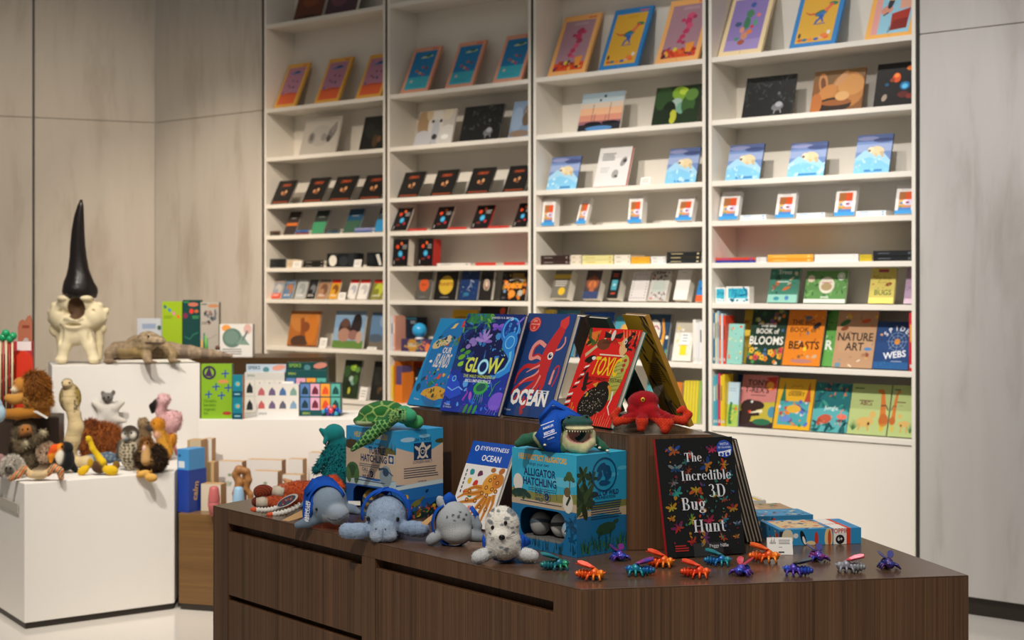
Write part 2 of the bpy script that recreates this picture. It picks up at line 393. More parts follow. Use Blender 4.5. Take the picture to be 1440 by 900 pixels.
def carton(name, label, cat, loc, rot, W, D, Ht, body, front=None, right=None, top=None, left=None, group=None, lean=0, bev=0, pmat=None, back=None):
    """box standing on its base centre-front: x width, y depth (front at 0), z height"""
    t = thing(name, label, cat, loc, (-lean, 0, rot), group)
    if lean > 0: t.location.z += D * math.sin(lean) + .0005
    bm_ = mat('box_' + body, body, .5) if isinstance(body, str) else body
    obj('carton', boxm(-W / 2, W / 2, 0, D, 0, Ht, bev), bm_, t); sd = hash_(label)
    if front: c = Canvas(W, Ht, sd); front(c); put_print(t, c, (-W / 2, 0, 0), (1, 0, 0), (0, 0, 1), pmat, 'front_print')
    if right: c = Canvas(D, Ht, sd + 1); right(c); put_print(t, c, (W / 2, 0, 0), (0, 1, 0), (0, 0, 1), pmat, 'side_print')
    if left: c = Canvas(D, Ht, sd + 2); left(c); put_print(t, c, (-W / 2, D, 0), (0, -1, 0), (0, 0, 1), pmat, 'side_print')
    if top: c = Canvas(W, D, sd + 3); top(c); put_print(t, c, (-W / 2, 0, Ht), (1, 0, 0), (0, 1, 0), pmat, 'top_print')
    return t

# ------------------------------------------------------------------ cover designs on the shelves
def fr(frame, inner, art):
    def f(c):
        c.bg(frame); c.r(.1, .07, .9, .91, inner); art(c); c.r(.68, .935, .9, .955, 'd8543a'); c.l([(.5, .01), (.5, .06)], .008, 'b98a5a')
    return f
def art_pinksea(c):
    c.r(.1, .07, .9, .3, 'e8693c'); c.p([(.1, .3), (.1, .27), (.4, .33), (.7, .27), (.9, .31), (.9, .3)], 'e8693c'); c.e(.52, .78, .25, .035, '2f7fb8', .08); c.e(.55, .8, .12, .04, '1c4f86', .08)
    for x, y in ((.5, .6), (.35, .5), (.45, .46), (.62, .44), (.7, .58), (.2, .34)): c.e(x, y, .045, .03, '6b4a66', .5)
    c.e(.58, .45, .03, .05, '3a6a8a')
def art_bluesea(c):
    c.r(.1, .07, .9, .34, '3fb0c4'); c.e(.58, .78, .22, .035, 'c9d9a8', .12); c.e(.62, .8, .1, .04, '2f6e4a', .1)
    for x, y, k in ((.55, .55, 'b8623a'), (.7, .52, '8a3b3f'), (.36, .47, 'c65a3a'), (.5, .42, 'd99a3f'), (.62, .38, 'c8476a'), (.28, .25, 'd9c0b0')): c.e(x, y, .05, .04, k, .4)
    c.lines(.25, .16, .75, 2, .03, .008, '2a8fa6')
def art_seahorse(c):
    c.r(.1, .07, .9, .91, 'a9838f'); c.r(.1, .07, .9, .2, 'd8502a'); c.sc(26, (.12, .1, .88, .22), ['e06a2c', 'c23b22', '3a2a38', '8a3a5a', 'e8a03c'], .03, .07)
    for x, y, s in ((.58, .72, .1), (.55, .64, .09), (.6, .56, .08), (.55, .48, .075), (.5, .4, .07), (.45, .33, .06), (.55, .3, .05), (.68, .7, .05), (.42, .66, .05)): c.e(x, y, s, s * .9, R.choice(['c03b62', 'a53a58', 'd0567a']), 0, 12, False, .3)
    c.e(.4, .2, .05, .05, 'd9c04a'); c.p([(.62, .28), (.82, .3), (.78, .14), (.66, .14)], 'e8963c')
    c.lines(.35, .86, .75, 2, .025, .008, 'd0b8bf')
def art_dino(c):
    c.r(.1, .07, .9, .91, 'd6a436'); c.lines(.4, .86, .72, 2, .025, .008, 'b98a2c')
    c.l([(.2, .6), (.3, .56), (.42, .56), (.5, .58)], .02, 'c2553a', .07); c.e(.55, .57, .14, .07, '2f6e52', .35); c.e(.55, .55, .1, .05, '3b6fb0', .3)
    c.l([(.62, .6), (.7, .66), (.74, .71)], .09, 'd8704a', .06); c.e(.78, .72, .1, .045, '2f7a55', -.1); c.e(.74, .7, .05, .04, 'd45a48')
    c.l([(.52, .54), (.55, .48), (.48, .44), (.45, .39)], .07, '2c5aa8', .04); c.l([(.6, .53), (.58, .47), (.62, .41)], .06, '2c5aa8', .035); c.l([(.42, .38), (.68, .385)], .02, '2f4f9a')
    for x, k in ((.2, 'c9502c'), (.3, '2f6e8a'), (.42, 'e0853a'), (.55, '3b5fa0'), (.66, 'd8a8a0'), (.76, 'e0502c')): c.e(x, .12 + .02 * (x > .6), .06, .035, k, 0, 9, False, .3)
    c.e(.72, .17, .09, .05, 'e07a3c'); c.e(.8, .22, .04, .05, 'd9d4c4'); c.e(.17, .2, .03, .06, '5a3a26')
def art_cactus(c):
    c.r(.1, .07, .9, .91, '8a78b4'); c.r(.1, .07, .9, .24, '9a88bd')
    for x, y, rx, ry, k in ((.5, .5, .08, .16, '3f7a56'), (.53, .66, .09, .1, '4b7f5f'), (.42, .4, .06, .07, 'd98f7a'), (.6, .36, .07, .06, 'd97a3a'), (.3, .5, .08, .06, '3f5a7a'), (.7, .5, .05, .08, '5a9a7a'), (.5, .3, .08, .09, 'c98a6a'), (.46, .2, .09, .06, 'a0553a'), (.34, .26, .05, .05, '4b8a6f'), (.64, .44, .04, .04, 'c93a3f'), (.56, .8, .06, .06, '3a5aa0'), (.74, .62, .05, .04, 'e07a6a')): c.e(x, y, rx, ry, k, 0, 12, False, .25)
def art_hoopoe(c):
    c.r(.1, .07, .9, .91, '8fc0d4'); c.r(.1, .07, .24, .91, 'd99a94'); c.r(.62, .5, .9, .91, 'd6a08a')
    c.p([(.5, .12), (.48, .42), (.86, .5), (.84, .14)], 'a33326'); c.p([(.5, .12), (.54, .3), (.84, .33), (.84, .14)], '7f241c'); c.l([(.46, .08), (.48, .2), (.5, .1)], .015, '3a2420')
    c.e(.36, .5, .13, .1, 'cf8f7a', .5); c.e(.42, .62, .06, .14, '33303a', -.2); c.e(.44, .7, .08, .05, 'd99a5a'); c.l([(.4, .45), (.3, .4)], .03, '2a2a33')
def photo(base, blobs, band=None):
    def f(c):
        c.bg(base)
        for b in blobs: c.e(b[0], b[1], b[2], b[3], b[4], b[5] if len(b) > 5 else 0, 16)
        if band: c.r(*band)
    return f
P_GREY = photo('b3aca2', [(.5, .5, .3, .22, 'a8a29a'), (.26, .45, .1, .12, '8f8a84'), (.26, .47, .05, .08, '6b6662'), (.8, .55, .09, .2, '77716c', -.5), (.74, .4, .06, .07, '4d4946'), (.6, .45, .08, .08, '8a857f'), (.85, .7, .05, .12, '8a857f', -.4)])
P_DARK = photo('1f1f1c', [(.5, .45, .3, .15, '2b2b26'), (.6, .25, .12, .2, '4a3a28'), (.75, .3, .08, .1, '6b4a30'), (.3, .6, .2, .2, '262a26')])
P_FOXW = photo('a8a29c', [(.2, .7, .2, .3, '9a7f60'), (.75, .55, .35, .5, 'b7b0a8'), (.85, .2, .3, .25, 'c9c6c2'), (.5, .6, .2, .35, 'c6c1ba'), (.52, .35, .1, .28, 'aeb0b8'), (.52, .22, .07, .06, '3a3634'), (.42, .68, .04, .035, '26221f'), (.63, .68, .04, .035, '26221f'), (.8, .2, .1, .05, 'e9e8e6'), (.2, .15, .25, .2, 'b9b9be'), (.3, .9, .09, .14, 'b9a488', .3), (.8, .9, .12, .16, 'c6bba8', -.5)])
def p_blackwood(c):
    c.bg('1d1e1d'); c.sc(60, (0, .3, 1, 1), ['2b2d2c', '363938', '202221', '414442'], .02, .06, 'leaf'); c.e(.7, .22, .12, .07, '6b6c6e', .2); c.e(.72, .28, .07, .05, '9a9b9e'); c.l([(.66, .15), (.64, .05)], .02, '8a8b8c'); c.l([(.76, .15), (.78, .06)], .02, '8a8b8c'); c.e(.7, .55, .03, .03, '5a5b5c')
P_DEER = photo('7f94ae', [(.3, .5, .3, .5, '8fa3ba'), (.75, .5, .2, .3, '6b5a4a'), (.75, .75, .07, .2, '8a6a4a', .2), (.6, .75, .04, .2, '7a5f48', -.3), (.5, .1, .5, .14, '8a7464')])
def p_boats(c):
    for i, k in enumerate(('2b2a33', '8f5f66', 'c98872', 'd9a884', 'c9b6a4', 'a9b8bd', '9fb4c0')): c.r(0, [0, .17, .26, .42, .6, .74, .88][i], 1, 1, k)
    c.p([(0, 0), (0, .16), (.3, .2), (.6, .17), (1, .22), (1, 0)], '26252c'); c.e(.5, .06, .32, .05, '4f7fb0')
    for x, h in ((.3, .7), (.36, .45), (.62, .4), (.7, .72)): c.l([(x, .2), (x + .01, h)], .012, '4a3a3f')
    c.e(.35, .19, .2, .04, '17161b'); c.e(.75, .2, .2, .035, '17161b'); c.e(.55, .9, .03, .03, '2b3038'); c.e(.45, .8, .025, .025, '2b3038')
P_GREEN = photo('23301f', [(.2, .7, .2, .25, '2f4a28'), (.55, .8, .18, .14, '7ba032', -.2), (.62, .85, .1, .07, 'a9c43c'), (.5, .5, .14, .14, '9ab0a4'), (.62, .42, .12, .12, '6f9a86'), (.35, .35, .15, .2, '1a2418'), (.75, .5, .15, .2, '3a5a2f'), (.8, .75, .14, .12, '5a7f3a'), (.45, .2, .08, .14, 'b0b43a'), (.2, .2, .2, .16, '1c2a1a'), (.8, .2, .18, .14, '24351f')])
P_FOX = photo('7a4f2a', [(.5, .9, .5, .25, '6f5232'), (.7, .5, .34, .34, 'a8703a'), (.75, .6, .26, .2, 'bb8448'), (.2, .7, .09, .2, 'b07a4a', .2), (.2, .68, .05, .13, '6b3f26', .2), (.55, .78, .06, .18, 'b5865a', -.7), (.3, .45, .2, .14, 'b5793f', .6), (.45, .15, .35, .14, '2b1c14'), (.5, .2, .3, .06, '8a5228'), (.6, .35, .14, .09, 'c99a62'), (.12, .4, .03, .03, '1c120c'), (.1, .2, .12, .2, 'a86430')])
P_LANT = photo('14100e', [(.5, .65, .1, .12, 'd8501f'), (.5, .7, .06, .05, 'f08a3a'), (.8, .85, .08, .06, 'd9701f'), (.72, .45, .12, .1, '1f6aa0'), (.72, .44, .07, .06, '5ab8e0'), (.25, .2, .06, .09, '9a8a78', -.4), (.7, .25, .14, .08, '5a1f1a'), (.85, .2, .08, .06, '7a2a1c'), (.28, .5, .05, .04, '1a5070'), (.4, .6, .06, .05, '8a3a18')])
def p_mush(c):
    c.bg('1c1a19'); c.e(.5, .78, .3, .07, '4a2418', .1); c.e(.42, .45, .06, .07, 'c98a5a'); c.e(.6, .5, .06, .07, 'd09a6a'); c.e(.55, .38, .08, .05, '7a4a34'); c.r(.08, .03, .92, .09, '8a4024'); c.t('OMAN', .5, .74, .14, 'b8502c', .02)
def p_bear(c):
    c.bg('6f88b8'); c.r(0, .82, 1, 1, '5a6a98'); c.e(.3, .9, .3, .06, '8a90b8'); c.e(.75, .84, .3, .06, '434f7a'); c.r(0, .55, 1, .75, '93a3c8'); c.p([(0, 0), (0, .4), (.25, .6), (.5, .52), (.8, .5), (1, .3), (1, 0)], '9fcbe4'); c.p([(0, 0), (0, .3), (.4, .42), (.75, .3), (1, .16), (1, 0)], '7fbfe2')
    c.e(.6, .57, .2, .13, 'd9c7a0', -.15, 16); c.e(.42, .6, .09, .08, 'e2d2b0'); c.e(.38, .58, .04, .03, '5a4a3a'); c.l([(.72, .55), (.78, .4)], .1, 'c2ad84', .06); c.l([(.56, .5), (.6, .42)], .09, 'cdb990', .06); c.r(.3, .03, .8, .09, '3f7fb4'); c.sc(14, (0, .05, 1, .4), ['b8dcf0', '8ac6e6'], .03, .07)
def p_whitebook(c):
    c.bg('d6d4d2'); c.lines(.12, .8, .55, 4, .05, .022, '3a3a3c'); c.e(.8, .6, .08, .14, '8a8886', -.5); c.e(.84, .62, .06, .05, '3f3d3c'); c.e(.6, .3, .1, .12, '9a9896', -.4); c.e(.64, .24, .05, .04, '4a4846'); c.lines(.12, .45, .4, 3, .05, .015, 'a09e9c')
def p_solar(c):
    c.bg('151213'); c.e(.3, .72, .1, .1, 'd8451f'); c.e(.55, .84, .08, .08, 'e0642a'); c.e(.5, .45, .15, .15, '2f8fc0'); c.e(.5, .45, .09, .09, '58b6dc'); c.e(.72, .3, .08, .08, 'b0283a'); c.e(.35, .24, .14, .06, '6a2a24'); c.lines(.62, .76, .92, 3, .06, .025, 'a8a4a2'); c.r(.1, .06, .14, .2, 'b8b4b2')
def p_tarot(c):
    c.bg('e6e2de'); c.r(.16, .18, .84, .78, 'c98a5a'); c.r(.16, .5, .5, .78, 'a86a3c'); c.r(.5, .5, .84, .78, 'd8562a'); c.r(.5, .3, .84, .5, 'c9c0d8'); c.r(.16, .3, .5, .5, 'd8a86a'); c.e(.5, .42, .14, .12, 'e8d8e0'); c.e(.3, .38, .07, .06, '4a8ab8'); c.e(.62, .4, .1, .05, '8a3a52'); c.e(.28, .24, .06, .06, '5a9a4a'); c.r(0, 0, 1, .13, '3f95d2'); c.r(.16, .13, .84, .22, '4a7fc0'); c.lines(.25, .88, .75, 2, .05, .015, 'b0a8a0')
def p_circle(bgc, ring, word=None, wc='e0c040'):
    def f(c):
        c.bg(bgc); c.e(.5, .52, .33, .33, ring); c.e(.5, .52, .27, .27, bgc if word is None else ring)
        if word: c.t(word, .5, .5, .16, wc, .02)
        c.lines(.3, .1, .7, 2, .035, .012, '8a8682')
    return f
def p_spaceblue(c):
    c.bg('17305e'); c.sc(40, (0, 0, 1, 1), ['24508a', '3a78b0', 'c8d4e0', '1c3f74'], .01, .035, 'dot'); c.l([(.45, .4), (.6, .55), (.55, .7), (.75, .62)], .03, 'b0bcc8'); c.e(.4, .2, .16, .08, '2a6a8a')
def p_oval(c):
    c.bg('211d1c'); c.e(.5, .52, .27, .4, 'b8aa98', .15); c.e(.5, .52, .2, .32, '8a5a4a', .15); c.e(.5, .55, .12, .2, 'c9b8a4', .15); c.e(.5, .35, .08, .06, '4a6a4a')
def p_space(c):
    c.bg('17130f'); c.sc(26, (.05, .05, .95, .95), ['c96a24', '8a6a2c', '4a4a52', 'b08a30', 'a8462a', '6a8ab0'], .04, .1, 'blob'); c.r(.4, .7, .85, .92, '8a6a2c'); c.l([(.3, .68), (.6, .75), (.85, .68)], .05, '9a958e'); c.t('Space', .47, .42, .3, 'e8912c', .05); c.e(.45, .22, .14, .12, 'd88a34'); c.e(.78, .25, .1, .1, 'b0a898')
def p_mag(top, a, b, head=None):
    def f(c):
        c.bg(a); c.e(.55, .5, .35, .4, b, .3); c.e(.4, .35, .2, .25, a); c.r(0, .82, 1, 1, top)
        if head: c.r(0, 0, 1, .28, head)
        c.lines(.1, .2, .8, 2, .06, .02, 'e8e2da')
    return f
def p_baobab(c):
    c.bg('a8652c'); c.e(.5, .75, .5, .3, 'b9783a'); c.l([(.5, .2), (.48, .5), (.4, .8)], .22, '8a4a22', .12); c.l([(.5, .5), (.7, .85)], .12, '95582a', .06); c.e(.4, .14, .3, .14, '4a3428'); c.e(.75, .5, .2, .35, 'bb6f28'); c.e(.55, .55, .14, .12, '7f4526'); c.r(0, 0, 1, .04, '6a4020')
def p_monkey(c):
    c.bg('86a0b8'); c.r(0, .55, 1, .85, '7494b4'); c.r(0, 0, 1, .2, '5a7a3a'); c.e(.35, .5, .2, .26, '3f2c26'); c.e(.72, .58, .17, .3, '2b2224', -.2); c.e(.72, .8, .11, .1, '1f1a1c'); c.e(.35, .35, .2, .16, 'a07868'); c.e(.65, .35, .16, .12, '8a6258'); c.e(.85, .3, .1, .14, 'b09080'); c.e(.35, .66, .14, .1, '5a4038')
def p_mtn(c): c.bg('5a7898'); c.r(0, 0, 1, .25, '6a6258'); c.e(.4, .3, .5, .2, '4a5868'); c.e(.75, .75, .2, .25, '7a92ac')
def p_greenkids(c):
    c.bg('3f7a66'); c.sc(22, (.1, .25, .9, .95), ['2b5a4a', '8a4a3a', 'b0603a', '24473c', 'c9b89a', '5a9a82'], .05, .11, 'mix'); c.r(0, 0, 1, .24, '8fc4b4'); c.e(.3, .12, .1, .06, '3a8a9a'); c.e(.65, .14, .07, .07, '4a7fb0'); c.t('Trees', .5, .84, .2, 'd6e2d8', .01); c.r(.28, .6, .66, .63, 'c8d6cc'); c.e(.6, .42, .14, .05, 'c0693a', .4)
def p_greenwide(c):
    c.bg('5b8a4c'); c.sc(24, (.02, .1, .98, .98), ['3f6a3a', '6f9e58', '2f5530', '8aae70'], .04, .1, 'leaf'); c.e(.52, .55, .19, .19, 'd9d2c0'); c.e(.52, .5, .13, .09, 'b09a72'); c.r(.4, .62, .64, .64, 'b0505a'); c.e(.85, .82, .09, .09, 'dfe6d8'); c.ring(.85, .82, .06, .012, '5b8a4c'); c.r(0, 0, 1, .12, 'dfe3d4'); c.t('seeds', .5, .15, .09, 'e8efe0', .01); c.e(.13, .75, .09, .08, 'd9c9b0')
def p_bugs(c):
    c.bg('c8b860'); c.r(.3, .88, .7, .96, '9a3a52'); c.t('Big Bug', .5, .68, .2, 'a08a34'); c.t('Book', .5, .56, .18, 'a08a34'); c.t('BUGS', .55, .24, .28, '5a6a34', .02); c.e(.75, .54, .13, .07, '8a3f2a', .3); c.r(0, 0, 1, .17, 'e2d674'); c.sc(14, (.1, .2, .9, .9), ['8a7a34', 'a84a34', '4a6a4a'], .02, .05, 'mix')
def p_lilac(c): c.bg('a088a0'); c.sc(20, (.05, .1, .95, .95), ['7a5f80', 'c09ab0', 'c0553f', '6a4a72'], .06, .14, 'mix'); c.r(0, 0, 1, .14, 'd0b8c8')
def p_cyanbox(c):
    c.bg('e8e4dc'); c.r(.08, .1, .92, .9, '3fb0c8'); c.sc(18, (.1, .45, .9, .88), ['1f86a6', '2f9ab8', '1a6f92'], .05, .16, 'leaf'); c.r(.08, .1, .92, .3, 'c8e4e6'); c.sc(8, (.1, .12, .9, .3), ['1f5f7a', '2a7a94'], .03, .08)
def p_blooms(c):
    c.bg('1f3a2c'); c.sc(70, (.02, .02, .98, .98), ['e0762a', 'd9a528', 'c23a3f', '3f7a4a', '7a4a7a', 'd8d0c0', '2f5f40', '8aa04a', '4a6a9a'], .03, .075, 'flower')
    c.r(.17, .3, .83, .72, '1c3428'); c.sc(16, (.02, .02, .98, .28), ['e0832a', 'e0b030', 'c8424a', '55914a'], .05, .09, 'flower')
    for s, y, z in (('THE BIG', .68, .13), ('BOOK of', .56, .18), ('BLOOMS', .36, .3)): c.t(s, .5, y, z, 'e9e6dc', .02, .9)
def p_beasts(c):
    c.bg('db7f1f'); c.sc(26, (.05, .05, .95, .95), ['b8621a', 'e8a040', '8a5a3a', '6a7a8a', 'c9a07a'], .03, .08, 'mix'); c.t('THE BIG', .42, .74, .17, '3a2110', .01); c.t('BOOK of', .45, .6, .18, '3a2110', .01); c.t('BEASTS', .52, .3, .27, '2b180c', .025, .95); c.e(.8, .72, .12, .07, '2f2a2e', .6); c.e(.55, .86, .1, .05, '5a6a78'); c.e(.5, .08, .3, .05, 'b07a72'); c.e(.55, .3, .05, .05, 'e8c030')
def p_rgreen(c): c.bg('5fa04c'); c.sc(22, (0, .05, 1, .98), ['3f7f3a', '86bf6a', '2a5f30', 'c9d8b0'], .05, .13, 'leaf'); c.t('R', .35, .3, .8, 'eef0e6', .03)
def p_nature(c):
    c.bg('b58e6c'); c.sc(34, (.03, .03, .97, .97), ['3f6a3f', 'd0763f', '6a8a9a', '8a4a34', 'e0d4bc', '2f3f2c', 'd8a83a', '9a6a4a'], .03, .08, 'mix'); c.r(.08, .27, .92, .6, 'b8926f'); c.t('NATURE', .5, .47, .27, '2b2019', .02, .85); c.t('ART', .5, .3, .27, '2b2019', .02, .9); c.e(.2, .78, .14, .06, '2f6a3a', .5); c.e(.2, .68, .1, .05, '7a3f26', .3); c.e(.72, .82, .12, .05, 'c9582c', .2); c.e(.84, .33, .1, .04, '4a7fb0')
def p_spider(c):
    c.bg('1d3f72'); c.r(0, 0, 1, .15, '24588f'); c.sc(20, (0, 0, 1, .16), ['2f78a8', '1a4a80'], .03, .09, 'grass')
    for k in range(8): c.l([(.62, .58), (.62 + .3 * math.cos(k * .785), .58 + .3 / c.q * math.sin(k * .785))], .012, '8aa0c0')
    c.ring(.62, .58, .16, .01, '8aa0c0'); c.ring(.62, .58, .25, .01, '8aa0c0'); c.e(.62, .58, .08, .08, 'd08a34')
    for i, ch in enumerate('SPIDER'): a = 2.5 - i * .4; c.t(ch, .62 + .36 * math.cos(a), .56 + .33 / c.q * math.sin(a), .19, 'e6e8ec', .02, 1, 0, a - 1.57)
    c.t('WEBS', .6, .24, .25, 'e6e8ec', .02, 1, 0, .15); c.lines(.5, .16, .85, 1, .03, .01, 'b8c4d4'); c.e(.15, .72, .04, .03, 'd8a070')
def p_teal(c): c.bg('8fc9bd'); c.sc(26, (.05, .05, .95, .9), ['c9d89a', 'e0a04a', '5fa99a', 'd8704a', '3f8a8a', 'e8e2c8'], .05, .12, 'mix'); c.e(.8, .93, .1, .06, 'd8402a')
def p_yellow(c): c.bg('e0c247'); c.sc(16, (.05, .05, .95, .95), ['c99a2c', '4a7a3a', 'd8e0b0', 'c0603a', 'f0dc7a'], .08, .2, 'mix')
def p_trex(c):
    c.bg('c97f7a'); c.p([(0, 0), (0, .42), (1, .5), (1, 0)], 'b8a83c'); c.r(0, 0, 1, .1, '3a2a2c'); c.e(.82, .82, .17, .14, 'd8502a'); c.e(.8, .8, .1, .1, 'e8a03c'); c.p([(.65, .95), (.85, .98), (1, .98), (.95, .84)], 'b8322a')
    c.e(.3, .38, .24, .19, '33211d'); c.e(.5, .42, .22, .11, '33211d', -.1); c.p([(.28, .26), (.66, .34), (.7, .29), (.4, .2)], 'e0d8b8'); c.p([(.28, .25), (.6, .28), (.62, .22), (.3, .19)], '33211d'); c.e(.2, .18, .2, .2, '33211d'); c.e(.36, .48, .035, .035, 'd8d8d0'); c.p([(.28, .3), (.38, .32), (.34, .24)], 'd84a24'); c.e(.7, .1, .25, .08, '2f6a4a'); c.e(.95, .3, .12, .14, '4a8aa0'); c.t('TONY', .45, .8, .2, '3a2322', .02); c.t('T-REX\'S', .45, .66, .2, '3a2322', .02); c.lines(.3, .6, .75, 1, .03, .015, '5a3a38')
def p_desert(c):
    c.bg('e0ab26'); c.r(.1, .08, .9, .55, '4aa0a8'); c.sc(40, (.1, .08, .9, .55), ['3f8a4a', 'c0392f', 'e0802a', '5a6ac0', '8a4a8a', 'e8c83a', 'd8d0e0', '2f6a5a'], .03, .09, 'mix'); c.e(.5, .4, .2, .1, 'd8a83a'); c.e(.3, .2, .15, .08, '6a8ac8')
    c.p([(.1, .55), (.18, .92), (.26, .55)], '2f6e52'); c.p([(.76, .55), (.86, .96), (.93, .55)], 'b04a2c'); c.t('DESERT', .53, .66, .13, '4a3a16', .02); c.lines(.36, .74, .7, 1, .03, .018, '8a6a1c'); c.l([(.35, .82), (.45, .87), (.53, .84), (.6, .87), (.7, .83)], .012, '6a5216')
def p_jungle(c):
    c.bg('1f6a70'); c.sc(40, (0, .1, 1, 1), ['17525c', '2f8a80', '0f4450', '3f9a86', '1a5f5a'], .05, .15, 'leaf'); c.p([(0, 0), (0, .45), (.5, .5), (1, .42), (1, 0)], '57a8ac'); c.sc(18, (.02, 0, .98, .25), ['1f5f5f', '2a7a74', '174a52'], .06, .16, 'leaf'); c.sc(9, (.3, .7, .9, .98), ['e0694a'], .03, .06, 'leaf'); c.e(.35, .26, .2, .12, 'b9583f', .2); c.e(.2, .2, .06, .1, 'a04a34'); c.e(.82, .32, .14, .07, 'e0705a'); c.l([(.8, .3), (.78, .44), (.85, .47)], .03, 'e87f6a'); c.l([(.82, .28), (.8, .12)], .02, 'd8604a'); c.t('Jungle', .5, .45, .16, 'd8e8e0', .005); c.sc(12, (.1, .15, .9, .35), ['e0a090', 'd8503a'], .015, .035, 'dot')
def p_abc(word):
    def f(c):
        c.bg('a9b878'); c.r(0, 0, 1, .5, 'b0c07e'); c.lines(.07, .9, .32, 1, .03, .025, '4a6a3a'); c.t(word, .4, .58, .13, '6a3a2a', .02); c.lines(.22, .66, .62, 1, .03, .02, '6a3f30')
        m = (word == 'ABCs'); X = (lambda x: x) if m else (lambda x: 1 - x)
        c.l([(X(.86), .3), (X(.84), .6), (X(.8), .84)], .16, 'c9742f', .09); c.e(X(.75), .87, .09, .05, 'c97a34'); c.e(X(.88), .3, .12, .16, 'b8642a'); c.l([(X(.78), .58), (X(.9), .6), (X(.98), .5)], .03, '5a3a3a'); c.e(X(.42), .25, .22, .12, 'd0aa62', .1); c.e(X(.6), .4, .08, .09, 'd0aa62'); c.l([(X(.3), .22), (X(.28), .08)], .06, 'c89f56', .05); c.l([(X(.5), .22), (X(.52), .08)], .06, 'c89f56', .05); c.e(X(.52), .22, .03, .04, '3a2a20')
        for k in range(6): c.l([(X(.14), .08), (X(.02 + k * .05), .3 - abs(k - 2.5) * .04)], .035, '3f6a3a', .006)
        for k in range(5): c.l([(X(.85), .08), (X(.76 + k * .05), .24)], .035, 'd0b03a', .006)
    return f
def p_croc(c): c.bg('b8d0dc'); c.r(0, 0, 1, .5, 'a9c45a'); c.l([(.35, .05), (.3, .3), (.4, .55)], .3, '2f7a44', .2); c.sc(16, (.3, .1, .95, .5), ['e0d050', '5f9a4a', 'd8e0a0', '3f7f4a'], .06, .12, 'mix'); c.e(.8, .4, .1, .14, 'e0702c'); c.lines(.15, .85, .8, 2, .05, .015, '8aa0ac')
def p_paperback(a, b, k): 
    def f(c): c.bg(a); c.r(0, .7, 1, .86, b); c.e(.6, .25, .2, .2, k); c.lines(.15, .6, .85, 3, .08, .025, 'd8d2c8')
    return f
def p_sunset(c): c.bg('463a3c'); c.e(.5, .55, .42, .4, '8a4f38'); c.e(.5, .5, .26, .22, 'c9753c'); c.e(.5, .48, .08, .08, 'f0d0a0'); c.r(0, 0, 1, .26, '3a4468'); c.p([(.35, .26), (.5, .9), (.65, .26)], 'a8603f')
def p_frame(c): c.bg('1d1c1d'); c.r(.25, .3, .75, .66, '4a98a8'); c.lines(.25, .84, .75, 2, .08, .04, 'c0482c'); c.r(.3, .15, .7, .2, 'b8462c'); c.e(.5, .48, .16, .12, '8fc4c8')
def p_dotted(c):
    c.bg('c9c3c0'); c.L += 1
    for k in range(9): c.e(.13, .1 + k * .1, .03, .03, '55504e', 0, 6, True); c.e(.87, .1 + k * .1, .03, .03, '55504e', 0, 6, True)
    for k in range(6): c.e(.13 + k * .148, .1, .03, .03, '55504e', 0, 6, True); c.e(.13 + k * .148, .9, .03, .03, '55504e', 0, 6, True)
def p_cats(c): c.bg('b8b4ae'); c.sc(26, (.02, .7, .98, .98), ['5a4a4a', '33302f', '8a7a72', 'd0a8a0'], .05, .09); c.sc(22, (.02, .02, .98, .28), ['8a7a72', 'd8cfc8', '6a5a5a', 'c0706a'], .04, .08); c.r(.15, .3, .85, .66, 'a9b0a8')
def p_plainwhite(c): c.bg('dcd8d2'); c.lines(.25, .9, .75, 1, .04, .015, '8a8680'); c.r(.12, .3, .88, .32, 'c8c4be')
def p_blueorange(c): c.bg('2a78b4'); c.r(0, 0, 1, .3, 'd85a2a'); c.e(.6, .6, .3, .2, '1f5f98')
def p_giraffe(c): c.bg('26405c'); c.e(.35, .55, .3, .5, 'd8d4c8', -.2); c.e(.4, .3, .25, .2, 'e0e0d4'); c.l([(.75, .2), (.8, .6), (.7, .9)], .12, 'd8922c', .08); c.sc(12, (.4, .02, .98, .5), ['5f9a5a', '3a7fb0', 'e0c03a', 'd8d8c8'], .06, .12, 'mix'); c.l([(.3, .7), (.5, .74), (.6, .66)], .05, 'b03a5a')
def p_whiteyellow(c): c.bg('dcd8cc'); c.r(0, .7, 1, 1, 'b8b0a0'); c.sc(14, (.1, .2, .9, .95), ['e0c03a', 'c9c0a8', 'e8e2d4', 'd8b850'], .06, .14, 'mix'); c.r(.35, .4, .8, .7, 'e8e8e4'); c.r(.36, .14, .7, .4, 'e8cc2c'); c.lines(.42, .62, .72, 3, .07, .025, '8a94a0'); c.r(.35, .39, .8, .4, '6a7078')

